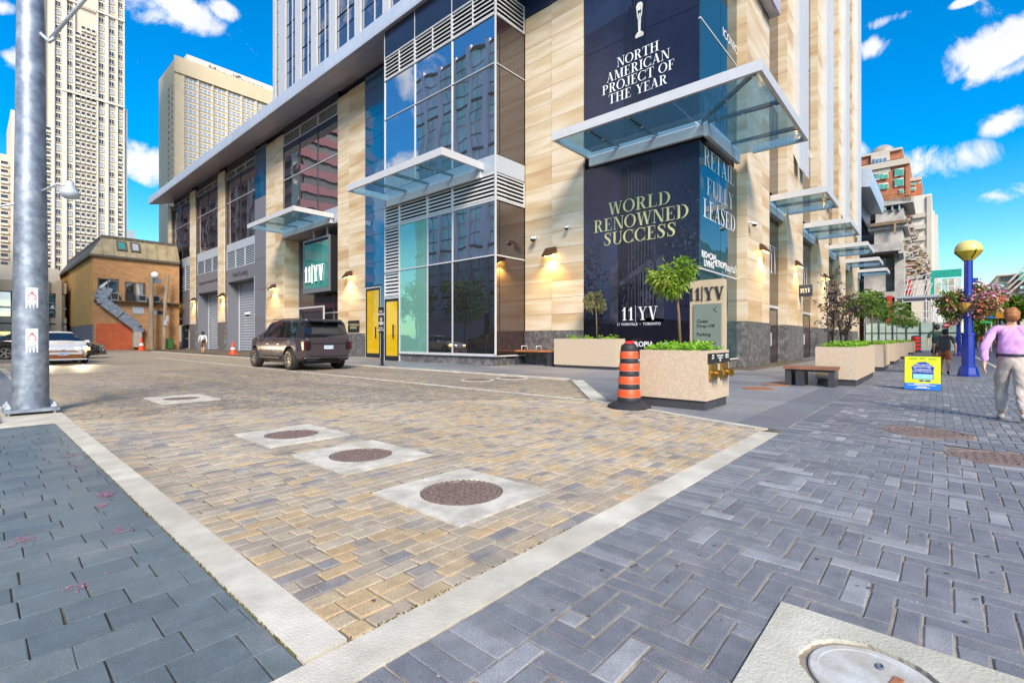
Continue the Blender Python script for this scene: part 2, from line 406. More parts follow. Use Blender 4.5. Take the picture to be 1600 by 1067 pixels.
TOTEM = mk('tan_totem_stone', (.52, .41, .27), .6, var=.06, scale=6)
PORANGE = mk('orange_sheeting', (.83, .085, .015), .45, var=.06)
CONEOR = mk('cone_orange', (.80, .07, .012), .5)
RUBBER = mk('black_rubber', (.022, .022, .026), .6, var=.3, scale=20)
BLUE = mk('blue_paint', (.006, .030, .30), .32, var=.12, scale=4, coat=.3)
SIGNRED = mk('sign_red', (.62, .02, .02), .5)
LTBLUE = mk('plate_white', (.62, .72, .85), .4)
# ================================================================ GROUND
ASPH = mk('asphalt', (.055, .055, .058), .9, var=.2, scale=3, bump=.2)
SAND = mk('joint_sand', (.26, .215, .155), .95, var=.45, scale=10, col2=(.13, .11, .085))
SANDL = mk('pale_joint_sand', (.34, .28, .21), .95, var=.45, scale=6, col2=(.20, .17, .14))
SANDD = mk('dark_joint_sand', (.07, .06, .045), .95, var=.5, scale=6, col2=(.16, .13, .085))
TAN = paver_mat('tan_pavers', [(.235, .21, .19), (.33, .28, .225), (.40, .33, .245), (.365, .31, .245), (.44, .36, .25), (.49, .35, .195), (.46, .39, .29), (.285, .26, .245), (.225, .215, .215)], .3, .75, 110, patch=((.43, .37, .285), 2.6, .6))
GREY = paver_mat('grey_pavers', [(.150, .158, .184), (.190, .198, .220), (.160, .168, .194), (.216, .222, .240), (.198, .204, .226), (.172, .180, .204), (.27, .275, .30), (.315, .32, .335)], .40, .72, 150, patch=((.27, .255, .25), 3.2, .40))
SLATE = paver_mat('slate_pavers', [(.100, .130, .148), (.136, .168, .182), (.116, .148, .164), (.152, .182, .190)], .34, .55, 130, patch=((.26, .25, .26), 1.5, .55))
SLAB = paver_mat('granite_slabs', [(.155, .165, .19), (.225, .235, .255), (.205, .215, .235), (.255, .265, .28)], .16, .55, 90)

ground = MB().box(-700, -700, -1.0, 1500, 1500, -.06).build('ground', ASPH, kind='structure')

def pmesh(L, W, tone, mt, ch=.007, rng=None):
    """one paver with a worn chamfer; centred, top at z 0"""
    b = MB(); j = (lambda a: rng.gauss(0, a * .9)) if rng else (lambda a: 0)
    h, w = L / 2, W / 2
    o = [(-h + j(.003), -w + j(.003)), (h + j(.003), -w + j(.003)), (h + j(.003), w + j(.003)), (-h + j(.003), w + j(.003))]
    i = [(x - math.copysign(ch + j(.002), x), y - math.copysign(ch + j(.002), y)) for x, y in o]
    b.v = [(x, y, -.05) for x, y in o] + [(x, y, -ch * .8) for x, y in o] + [(x, y, 0) for x, y in i]
    for k in range(4):
        n = (k + 1) % 4
        b.f += [(k, n, 4 + n, 4 + k), (4 + k, 4 + n, 8 + n, 8 + k)]
    b.f.append((8, 9, 10, 11)); b.m = [0] * 9; b.t = [tone] * 9
    return b
def in_frame(x, y):
    d = x * CA + y * SA; r = x * SA - y * CA
    if d < .3: return None
    px = 800 + FPX * r / d; py = HORIZ + FPX * EYE / d
    return d if (-20 < px < 1620 and py < 1090) else None
def lay(name, items, mt, parent, seed, ntone=9, near=300, plain=9.0, ch=.007, jz=.0025):
    """items: (x, y, L, W, tone, rot90). The pavers that show largest become parts, the rest one mass."""
    rg = random.Random(seed)
    sc_ = []
    for it in items:
        d = in_frame(it[0], it[1]); sc_.append((it[2] * it[3] / d ** 3 if d else 0, it))
    sc_.sort(key=lambda q: -q[0])
    cache = {}
    rest = MB()
    for k, (s_, (x, y, L, W, t, rot)) in enumerate(sc_):
        z = rg.uniform(-jz, jz); tilt = rg.uniform(-.006, .006); yaw = rg.uniform(-.008, .008)
        if k < near:
            key = (round(L, 3), round(W, 3), round(t * (ntone - 1)), rg.randrange(2))
            if key not in cache: cache[key] = pmesh(L, W, t, mt, ch, rg).mesh(name, mt, tone=True)
            o = bpy.data.objects.new(name, cache[key]); put(o, parent, (x, y, z))
            o.rotation_euler = (tilt, rg.uniform(-.006, .006), (R(90) if rot else 0) + yaw)
        else:
            d = math.hypot(x, y)
            if d < plain:
                b = pmesh(L, W, t, mt, ch, rg); i = len(rest.v); c, s_n = (0, 1) if rot else (1, 0)
                rest.v += [(x + a * c - bb * s_n, y + a * s_n + bb * c, zz + z + a * tilt) for a, bb, zz in b.v]
                rest.f += [tuple(i + q for q in f) for f in b.f]; rest.m += b.m; rest.t += b.t
            else:
                if rot: L, W = W, L
                h, w = L / 2 - .002, W / 2 - .002
                rest.v += [(x - h, y - w, z), (x + h, y - w, z), (x + h, y + w, z), (x - h, y + w, z)]
                i = len(rest.v) - 4; rest.f.append((i, i + 1, i + 2, i + 3)); rest.m.append(0); rest.t.append(t)
    rest.build(name, mt, parent, tone=True, kind='stuff')

# --- the lane of tan pavers
lane = MB().quad((1.0, 1.8, -.009), (12.5, 1.8, -.009), (12.5, 24, -.009), (1.0, 24, -.009)).build('lane', SAND, kind='structure')
kerb_a, kerb_b, kerb_c = (7.24, 1.83), (8.42, 5.45), (12.1, 8.45)
def in_lane(x, y):
    if y < 1.83 or x < 1.03: return False
    if y < 5.45: return x < 7.24 + (y - 1.83) / 3.62 * 1.18 + .04
    if y < 8.45: return x < 8.42 + (y - 5.45) / 3.0 * 3.68 + .03
    return x < 12.14
mh_squares = [(2.17, 2.38, 3.17, 3.45), (2.30, 4.09, 3.32, 5.24), (2.30, 5.77, 3.33, 6.93), (2.45, 11.2, 3.5, 12.6)]
def hit_square(x, y, hx, hy, sq): return any(x + hx > a + .012 and x - hx < c - .012 and y + hy > b_ + .012 and y - hy < d - .012 for a, b_, c, d in sq)
def noise2(x, y, s=1.0):
    import mathutils.noise as mn
    return mn.noise(Vector((x * s, y * s, 3.7)))
items = []; y = 1.83 + .055; row = 0; W = .112; rg = random.Random(5)
while y < 24:
    x = 1.05 + rg.choice((0, -.06, -.1, .0))
    while x < 12.4:
        L = rg.choice((.225, .225, .225, .17, .17, .115)); cx = x + L / 2
        ok = in_lane(cx, y)
        t = rg.random()
        warm = noise2(cx, y, .35) + (.35 if cx > 3.6 else -.15) * (1 if y < 9 else .6)
        if warm > .18 and rg.random() < .45: t = rg.uniform(.5, .78)
        elif rg.random() < .35: t = rg.uniform(.1, .45)
        if abs(cx - 8.45) < .08 and y > 5.4: ok = False
        if ok and not hit_square(cx, y, L / 2, W / 2, mh_squares): items.append((cx, y, L - .009, W - .008, t, False))
        elif ok:                                     # cut pieces against the manhole frames
            for a, b_, c, d in mh_squares:
                if y + W / 2 > b_ + .012 and y - W / 2 < d - .012:
                    if x < a < x + L and a - x > .03: items.append((x + (a - x) / 2, y, a - x - .008, W - .008, t, False))
                    if x < c < x + L and x + L - c > .03: items.append((c + (x + L - c) / 2, y, x + L - c - .008, W - .008, t, False))
        x += L
    y += W; row += 1
lay('brick_paver', items, TAN, lane, 21, plain=10)
LANEFAR = brick_mat('tan_pavers_far', (.30, .26, .21), (.47, .36, .225), (.14, .12, .09), .22, .112, .6, 'XY', msize=.008)
MB().quad((1.05, 24, -.002), (12.4, 24, -.002), (12.4, 130, -.002), (1.05, 130, -.002)).build('lane_beyond', LANEFAR, kind='structure')
# concrete bands and kerbs round it
def slab_run(name, pts, w, mt, z=.006, n=1, parent=None):
    """a run of concrete lengths with open joints, along a line of points"""
    for k in range(len(pts) - 1):
        a = Vector((*pts[k], 0)); c = Vector((*pts[k + 1], 0)); d = (c - a); Ln = d.length; d.normalize(); p = Vector((-d.y, d.x, 0)) * w
        m = max(1, round(Ln / n)) if n else 1
        for i in range(m):
            q0 = a + d * (Ln * i / m + .004); q1 = a + d * (Ln * (i + 1) / m - .004)
            MB().prism([q0 + Vector((0, 0, -.1)), q1 + Vector((0, 0, -.1)), q1 + p + Vector((0, 0, -.1)), q0 + p + Vector((0, 0, -.1))], (0, 0, .1 + z)).build(name, mt, parent)
kerbs = MB().quad((.8, 1.5, -.03), (1.1, 1.5, -.03), (1.1, 60, -.03), (.8, 60, -.03)).build('kerb_strip', SANDL, kind='structure')
slab_run('kerb_stone', [(1.045, 1.84), (1.045, 8.2), (1.045, 30)], .185, CONC, .008, 2.1, kerbs)
slab_run('kerb_stone', [(.70, 1.60), (7.12, 1.60)], .215, CONC, .008, 3.2, kerbs)
slab_run('kerb_stone', [(7.28, 1.83), (8.46, 5.45)], -.13, CONC, .008, 1.9, kerbs)
slab_run('kerb_stone', [(8.55, 5.42), (12.2, 8.4)], -.34, CONC, .01, 2.4, kerbs)
slab_run('kerb_stone', [(12.2, 8.62), (12.3, 60)], -.26, CONC, .03, 2.4, kerbs)
slab_run('kerb_stone', [(8.41, 5.45), (8.41, 40)], -.12, CONC, .007, 2.4, kerbs)
# --- grey pavers of the street: herringbone with a soldier course
street = MB().quad((-2, -6, -.007), (30, -6, -.007), (30, 1.62, -.007), (-2, 1.62, -.007)).build('street', SANDL, kind='structure')
slab_sq = [(1.25, -.75, 2.565, .568)]
round_mh = [(8.55, .13, .46), (7.2, -.46, .42)]
items = []; rg = random.Random(8); u = .103; n = 3
def gt(rg): return rg.uniform(.8, 1) if rg.random() < .13 else rg.uniform(0, .7)
for i in range(-20, 260):
    for j in range(-60, 16):
        t_ = (i - j) % (2 * n)
        x0 = i * u; y0 = 1.29 - (13 - j) * u + u * 0
        if t_ == 0: L, Wd, cx, cy, rot = n * u, u, x0 + n * u / 2, y0 + u / 2, False
        elif t_ == n: L, Wd, cx, cy, rot = n * u, u, x0 + u / 2, y0 + u / 2 - (n - 1) * u / 2, True
        else: continue
        if t_ == n: cy = y0 + u - n * u / 2
        if cx > 24 or cy < -3.2 - cx * .06 or cx < -1.2: continue
        hx, hy = (Wd / 2, L / 2) if rot else (L / 2, Wd / 2)
        top = cy + hy
        if top > 1.30:
            if not rot: continue
            cut = top - 1.285; L -= cut; cy -= cut / 2; hy = L / 2
            if L < .04: continue
        sq = [q for q in slab_sq if cx + hx > q[0] and cx - hx < q[2] and cy + hy > q[1] and cy - hy < q[3]]
        if sq:
            q = sq[0]; x0_, x1_, y0_, y1_ = cx - hx, cx + hx, cy - hy, cy + hy
            if y1_ > q[3] + .03 and y0_ < q[3]: y0_ = q[3]
            elif x1_ > q[2] + .03 and x0_ < q[2]: x0_ = q[2]
            elif x0_ < q[0] - .03 and x1_ > q[0]: x1_ = q[0]
            else: continue
            cx, cy = (x0_ + x1_) / 2, (y0_ + y1_) / 2
            L, Wd = (y1_ - y0_, x1_ - x0_) if rot else (x1_ - x0_, y1_ - y0_)
        if any(math.hypot(cx - a, cy - b_) < r + .03 for a, b_, r in round_mh): continue
        items.append((cx, cy, L - .008, Wd - .008, gt(rg), rot))
x = -1.2
while x < 24:
    items.append((x + .05, 1.445, .30, .096, gt(rg), True)); x += .103
lay('block_paver', items, GREY, street, 31, plain=7, ch=.005, jz=.0015)
STFAR = brick_mat('grey_pavers_far', (.085, .088, .115), (.15, .15, .175), (.21, .18, .15), .31, .103, .65, 'XY', msize=.006)
MB().quad((24, -14, -.003), (260, -14, -.003), (260, 1.6, -.003), (24, 1.6, -.003)).build('street_beyond', STFAR, kind='structure')
MB().quad((-2, -14, -.02), (24, -14, -.02), (24, -3.1, -.02), (-2, -3.1, -.02)).build('street_margin', STFAR, kind='structure')
MB().box(30, -1.95, -.05, 200, -1.80, .02).build('street_kerb', CONC, kind='structure')
# --- dark slate on the near left
walk = MB().quad((-4, 1.5, -.009), (.87, 1.5, -.009), (.87, 11, -.009), (-4, 11, -.009)).build('side_walk', SANDD, kind='structure')
items = []; rg = random.Random(13); y = 1.60 + .105; row = 0
while y < 9.8:
    x = -2.4 + (row % 2) * .12 + rg.uniform(-.04, .04); 
    while x < .855:
        L = rg.choice((.23, .25, .24, .27)); x1 = min(x + L, .855)
        if x < .855 - .0 and x1 - x > .02: items.append(((x + x1) / 2, y, x1 - x - .006, .207, rg.random(), False))
        x += L
    y += .212; row += 1
items2 = [it for it in items if it[1] > 1.84]
lay('slate_paver', items2, SLATE, walk, 41, ntone=5, plain=7, ch=.003, jz=.0012)
MB().box(.28, 9.9, -.06, 1.05, 12.9, .012).build('pole_pad', CONC, walk)
MB().box(-6, 10.25, -.06, .27, 60, .10).build('raised_walk', SLAB, kind='structure')
MB().box(.275, 12.95, -.06, .858, 60, .006).build('walk_margin', SLAB, kind='structure')
# mossy litter along the left kerb
MOSS = mk('moss', (.10, .105, .02), .95, var=.5, scale=40, col2=(.14, .10, .045))
mb = MB(); rg = random.Random(3)
for k in range(420):
    yy = 1.9 + rg.random() ** 2.2 * 7; xx = .862 + rg.gauss(0, .006); s_ = rg.uniform(.003, .009)
    mb.lathe([(s_, -.012), (s_ * .8, .001), (s_ * .2, .006)], 5, (xx, yy, 0))
for k in range(160):
    xx = 1.05 + rg.random() * 1.6; yy = 1.83 + rg.gauss(0, .01); s_ = rg.uniform(.003, .007)
    mb.lathe([(s_, -.012), (s_ * .8, .001), (s_ * .2, .005)], 5, (xx, yy, 0))
mb.build('joint_moss', MOSS, kind='stuff')
mb = MB()
for k in range(260):
    xx = rg.uniform(.3, 9); yy = rg.uniform(1.9, 8) if rg.random() < .6 else rg.uniform(-.5, 1.4); s_ = rg.uniform(.003, .008)
    mb.box(xx, yy, .0, xx + s_, yy + s_ * rg.uniform(.5, 2), s_ * .5)
mb.build('pavement_litter', mk('litter_grit', (.40, .36, .28), .9, var=.5, scale=30), kind='stuff')
mb = MB()
for k in range(170):          # old gum and drips
    if k % 2: xx, yy = rg.uniform(1.1, 8.2), rg.uniform(1.95, 9)
    else: xx, yy = rg.uniform(.8, 8), rg.uniform(-.6, 1.5)
    s_ = rg.uniform(.004, .013); mb.poly([(xx + s_ * rg.uniform(.7, 1.1) * math.cos(q), yy + s_ * rg.uniform(.7, 1.1) * math.sin(q), .0048 + .00002 * k) for q in (0, .9, 1.8, 2.7, 3.6, 4.5, 5.4)])
mb.build('gum_spots', mk('gum_dark', (.10, .10, .11), .8, var=.3, scale=20), kind='stuff')
# chalk and spray marks on the slate
PINK = mk('pink_spray', (.36, .17, .24), .8, var=.3, scale=20)
mb = MB(); rg = random.Random(17)
for (px, py, n_, sp) in [(167, 773, 150, .030), (160, 790, 60, .02), (107, 712, 90, .04), (125, 728, 50, .04), (35, 845, 60, .04), (190, 828, 40, .03), (130, 915, 30, .03)]:
    cx, cy = gp(px, py)
    for k in range(n_):
        xx, yy = cx + rg.gauss(0, sp), cy + rg.gauss(0, sp * 1.6); s_ = rg.uniform(.003, .011)
        mb.poly([(xx + s_ * rg.uniform(.5, 1) * math.cos(q), yy + s_ * rg.uniform(.5, 1.2) * math.sin(q), .0042 + .00003 * k) for q in (0, 1.05, 2.1, 3.14, 4.2, 5.2)])
mb.build('spray_marks', PINK, kind='stuff')
# --- smooth granite sidewalk round the corner
sidewalk = MB().poly([(7.2, 1.62, -.014), (140, 1.62, -.014), (140, 8, -.014), (20, 8, -.014), (20, 80, -.014), (12.3, 80, -.014), (12.3, 8.3, -.014), (8.45, 5.4, -.014)]).build('sidewalk', SANDD, kind='structure')
rg = random.Random(19)
def on_walk(x, y):
    if y < 1.62: return False
    if y < 5.45: return x > 7.24 + (y - 1.83) / 3.62 * 1.18 + .12
    if y < 8.5: return x > 8.42 + (y - 5.45) / 3.0 * 3.68 + .38
    return x > 12.5
slabs = []
x = 7.30
rows = [(1.62, 2.28)] + [(2.28 + 1.1 * k, 3.38 + 1.1 * k) for k in range(28)]
for (y0, y1) in rows:
    x = 6.9 + rg.uniform(0, .8)
    while x < (34 if y1 < 6.6 else 20.5):
        x1 = x + 1.35
        c = [(x, y0), (x1, y0), (x1, y1), (x, y1)]
        if all(on_walk(*q) for q in c): slabs.append([(a, b_) for a, b_ in c])
        elif any(on_walk(*q) for q in c):       # cut to the kerb line
            xs0 = x; xs1 = x
            while xs0 < x1 and not on_walk(xs0, y0 + .001): xs0 += .01
            while xs1 < x1 and not on_walk(xs1, y1 - .001): xs1 += .01
            if x1 - xs0 > .02 or x1 - xs1 > .02: slabs.append([(min(xs0, x1 - .01), y0), (x1, y0), (x1, y1), (min(xs1, x1 - .01), y1)])
        x = x1
for c in slabs[:295]:
    cx = sum(q[0] for q in c) / 4; cy = sum(q[1] for q in c) / 4
    t = .05 if c[0][1] < 1.7 else rg.random()
    q = [(cx + (a - cx) * .9975, cy + (b_ - cy) * .9965, -.04) for a, b_ in c]
    m_ = MB().prism(q, (0, 0, .041)); m_.t = [t] * len(m_.t)
    m_.build('paving_slab', SLAB, sidewalk, tone=True)
SLABFAR = brick_mat('granite_slabs_far', (.16, .165, .185), (.19, .195, .21), (.08, .08, .08), 1.35, 1.1, .55, 'XY', msize=.008)
MB().quad((34, 1.62, -.004), (140, 1.62, -.004), (140, 7, -.004), (34, 7, -.004)).build('sidewalk_beyond', SLABFAR, kind='structure')

# ---------------------------------------------------------------- manholes
def hatch(name, cx, cy, r, mt, parent=None, z=.012, style='bars'):
    b = MB().lathe([(r, -.04), (r, z - .004), (r - .012, z), (r - .03, z), (r - .036, z - .008), (0.001, z - .008)], 40, (cx, cy, 0))
    st = .075 if style == 'bars' else .06
    k = int(r / st) + 1
    for i in range(-k, k + 1):
        for j in range(-k, k + 1):
            x, y = i * st, j * st
            if math.hypot(x, y) > r - .06: continue
            if style == 'bars':
                if (i + j) % 2: b.box(cx + x - .028, cy + y - .012, z - .008, cx + x + .028, cy + y + .012, z + .006)
                else: b.box(cx + x - .012, cy + y - .028, z - .008, cx + x + .012, cy + y + .028, z + .006)
            else: b.box(cx + x - .018, cy + y - .018, z - .008, cx + x + .018, cy + y + .018, z + .007)
    if style == 'studs':
        for q in range(40):
            th = q / 40 * 2 * math.pi; b.box(cx + math.cos(th) * (r - .02) - .012, cy + math.sin(th) * (r - .02) - .012, z, cx + math.cos(th) * (r - .02) + .012, cy + math.sin(th) * (r - .02) + .012, z + .004)
    return b.build(name, mt, parent)
lab = ['square concrete manhole nearest the concrete band, with round studded iron cover', 'square concrete manhole second from the concrete band, round iron cover',
       'square concrete manhole third from the band, round iron cover', 'farthest square concrete manhole, lying in the lane ahead of the white car']
for k, (a, b_, c, d) in enumerate(mh_squares):
    t = thing('manhole', lab[k], 'manhole', ((a + c) / 2, (b_ + d) / 2, 0), 0, 'square manholes in the lane')
    cx, cy = (a + c) / 2, (b_ + d) / 2; r = .325 if k == 0 else .315
    b = MB()
    # collar: square outside, round inside
    n_ = 48; 
    ring = [(cx + (r + .012) * math.cos(2 * math.pi * i / n_), cy + (r + .012) * math.sin(2 * math.pi * i / n_)) for i in range(n_)]
    def sqp(th):
        ux, uy = math.cos(th), math.sin(th); s_ = min(((c - a) / 2 - .006) / max(abs(ux), 1e-6), ((d - b_) / 2 - .006) / max(abs(uy), 1e-6)); return (cx + ux * s_, cy + uy * s_)
    corners = sorted([math.atan2(sy * (d - b_), sx * (c - a)) % (2 * math.pi) for sx in (-1, 1) for sy in (-1, 1)])
    ths = sorted(set([2 * math.pi * i / n_ for i in range(n_)] + corners))
    for i in range(len(ths)):
        t0, t1 = ths[i], ths[(i + 1) % len(ths)]
        q0, q1 = sqp(t0), sqp(t1); p0 = (cx + (r + .012) * math.cos(t0), cy + (r + .012) * math.sin(t0)); p1 = (cx + (r + .012) * math.cos(t1), cy + (r + .012) * math.sin(t1))
        b.quad((*q0, .011), (*q1, .011), (*p1, .011), (*p0, .011)); b.quad((*q0, -.05), (*q1, -.05), (*q1, .011), (*q0, .011)); b.quad((*p0, .011), (*p1, .011), (*p1, -.05), (*p0, -.05))
    b.build('collar', CONC2, t)
    hatch('cover', cx, cy, r, IRON, t, .010, 'studs' if k == 0 else 'bars')
for k, (x, y, r) in enumerate(round_mh):
    t = thing('manhole', ['round brown manhole cover in the grey pavers nearest the yellow sign', 'round brown manhole cover at the right edge of the photo behind the walking man'][k], 'manhole', (x, y, 0), 0, 'round manholes in the grey pavers')
    MB().lathe([(r, -.04), (r, .001), (r - .05, .003), (r - .055, -.04)], 40, (x, y, 0)).build('collar', IRON, t)
    hatch('cover', x, y, r - .06, IRON, t, .005, 'bars')
for k, (px, py, r) in enumerate([(746, 594, .42), (800, 591, .42)]):
    x, y = gp(px, py); t = thing('manhole', ['round iron manhole cover in the tan lay-by left of its twin', 'round iron manhole cover in the tan lay-by nearest the orange bench'][k], 'manhole', (x, y, 0), 0, 'manholes in the lay-by')
    hatch('cover', x, y, r, IRON, t, .014, 'bars'); MB().lathe([(r + .1, -.04), (r + .1, .008), (r + .005, .010), (r + .004, -.04)], 32, (x, y, 0)).build('collar', CONC, t)
for k, (px, py, r) in enumerate([(1184, 607, .34), (1212, 601.5, .30), (1236, 597, .30)]):
    x, y = gp(px, py); t = thing('drain_grate', ['rusty drain grate in the smooth paving nearest the near planter', 'rusty drain grate in the smooth paving, middle of the three', 'rusty drain grate in the smooth paving beside the brown bench'][k], 'drain', (x, y, 0), 0, 'rusty drain grates by the corner')
    RUST = MT.get('rust') or mk('rust', (.33, .135, .06), .85, var=.35, scale=30)
    b = MB(); 
    for i in range(-3, 4): 
        hw_ = math.sqrt(max(r * r - (i * r / 3.6) ** 2, .001)); b.box(x + i * r / 3.6 - .025, y - hw_, .0, x + i * r / 3.6 + .025, y + hw_, .010)
    b.build('bars', RUST, t); MB().lathe([(r + .03, -.01), (r + .03, .012), (r, .012), (r - .004, -.01)], 28, (x, y, 0)).build('rim', RUST, t)
# broken concrete pad with a white round lid, bottom right
a, b_, c, d = slab_sq[0]; cx, cy, r = 2.20, .18, .205
t = thing('utility_pad', 'cracked warm concrete pad with a white round lid set in the grey pavers', 'utility cover', ((a + c) / 2, (b_ + d) / 2, 0))
b = MB(); n_ = 72; rg = random.Random(2)
rr = [r * 1.10 + .006 * math.sin(i * .7) * rg.random() + (.014 * rg.random() if 40 > i > 0 else .0) for i in range(n_)]
def sqp2(th):
    ux, uy = math.cos(th), math.sin(th)
    sx = ((c - cx) if ux > 0 else (cx - a)) - .008; sy = ((d - cy) if uy > 0 else (cy - b_)) - .008
    s_ = min(sx / max(abs(ux), 1e-6), sy / max(abs(uy), 1e-6)); return (cx + ux * s_, cy + uy * s_)
ths = [(2 * math.pi * i / n_, rr[i]) for i in range(n_)]
for sx, sy in ((c - cx - .008, d - cy - .008), (c - cx - .008, b_ - cy + .008), (a - cx + .008, d - cy - .008), (a - cx + .008, b_ - cy + .008)):
    th = math.atan2(sy, sx) % (2 * math.pi); ths.append((th, rr[int(th / (2 * math.pi) * n_) % n_]))
ths.sort()
for i in range(len(ths)):
    (t0, r0), (t1, r1) = ths[i], ths[(i + 1) % len(ths)]
    q0, q1 = sqp2(t0), sqp2(t1); p0 = (cx + r0 * math.cos(t0), cy + r0 * math.sin(t0)); p1 = (cx + r1 * math.cos(t1), cy + r1 * math.sin(t1))
    b.quad((*q0, .010), (*q1, .010), (*p1, .010), (*p0, .010)); b.quad((*q0, -.05), (*q1, -.05), (*q1, .010), (*q0, .010)); b.quad((*p0, .010), (*p1, .010), (p1[0], p1[1], -.03), (p0[0], p0[1], -.03))
b.build('pad', CONC3, t)
MB().lathe([(r * 1.2, -.05), (r * 1.2, -.022), (.001, -.022)], 40, (cx, cy, 0)).build('recess', MT['rust'], t)
LID = mk('lid_paint', (.50, .51, .50), .85, var=.14, scale=12, col2=(.42, .40, .36), bump=.15)
MB().lathe([(r, -.03), (r, .002), (r - .006, .006), (r - .03, .006), (r - .034, .004), (.001, .004)], 56, (cx, cy, 0)).build('lid', LID, t)
MB().lathe([(.022, 0), (.022, .006), (.016, .008), (.015, .002), (.001, .002)], 20, (cx + .10, cy - .01, .003), sy=.6).build('lid_eye', GALV, t)
M_ = Matrix.Translation((cx + .02, cy - .06, .004)) @ Matrix.Rotation(R(-12), 4, 'Z')
MB().box(-.05, -.014, 0, .05, .014, .005, 0, M_).build('lid_slot', MT['rust'], t)
b = MB()
for k in range(26):
    th = rg.gauss(.75, .22); q = r * 1.14 + rg.uniform(0, .03); s_ = rg.uniform(.004, .012)
    x, y = cx + q * math.cos(th), cy + q * math.sin(th)
    b.poly([(x + s_ * math.cos(w_ + .3 * k), y + s_ * rg.uniform(.6, 1) * math.sin(w_ + .3 * k), .0108 + .00004 * k) for w_ in (0, 1.3, 2.4, 3.6, 5)])
b.build('broken_chips', CONC3, t, kind='stuff')
# ================================================================ LETTERING
def text_obj(name, s, size, origin, right, up, mt, parent=None, align='CENTER', depth=.004, font_scale=(1, 1), bold=0.0):
    if '\n' in s:
        ls = s.split('\n'); o = None
        for k, l in enumerate(ls): o = text_obj(name, l, size, Vector(origin) + Vector(up).normalized() * size * .88 * ((len(ls) - 1) / 2 - k), right, up, mt, parent, align, depth, font_scale, bold)
        return o
    cu = bpy.data.curves.new('tmp_text', 'FONT'); cu.body = s; cu.size = size; cu.align_x = align; cu.align_y = 'CENTER'
    cu.extrude = depth / 2; cu.resolution_u = 2; cu.offset = bold; cu.space_line = .85
    o = bpy.data.objects.new('tmp_text', cu); COL.objects.link(o)
    dg = bpy.context.evaluated_depsgraph_get(); me = bpy.data.meshes.new_from_object(o.evaluated_get(dg)); bpy.data.objects.remove(o); bpy.data.curves.remove(cu)
    right = Vector(right).normalized(); up = Vector(up).normalized(); n = right.cross(up)
    M = Matrix((( *right, 0), (*up, 0), (*n, 0), (0, 0, 0, 1))).transposed()
    me.transform(M @ Matrix.Diagonal((font_scale[0], font_scale[1], 1, 1)))
    me.materials.clear(); me.materials.append(mt); me.name = name
    r = bpy.data.objects.new(name, me); put(r, parent, origin); return r

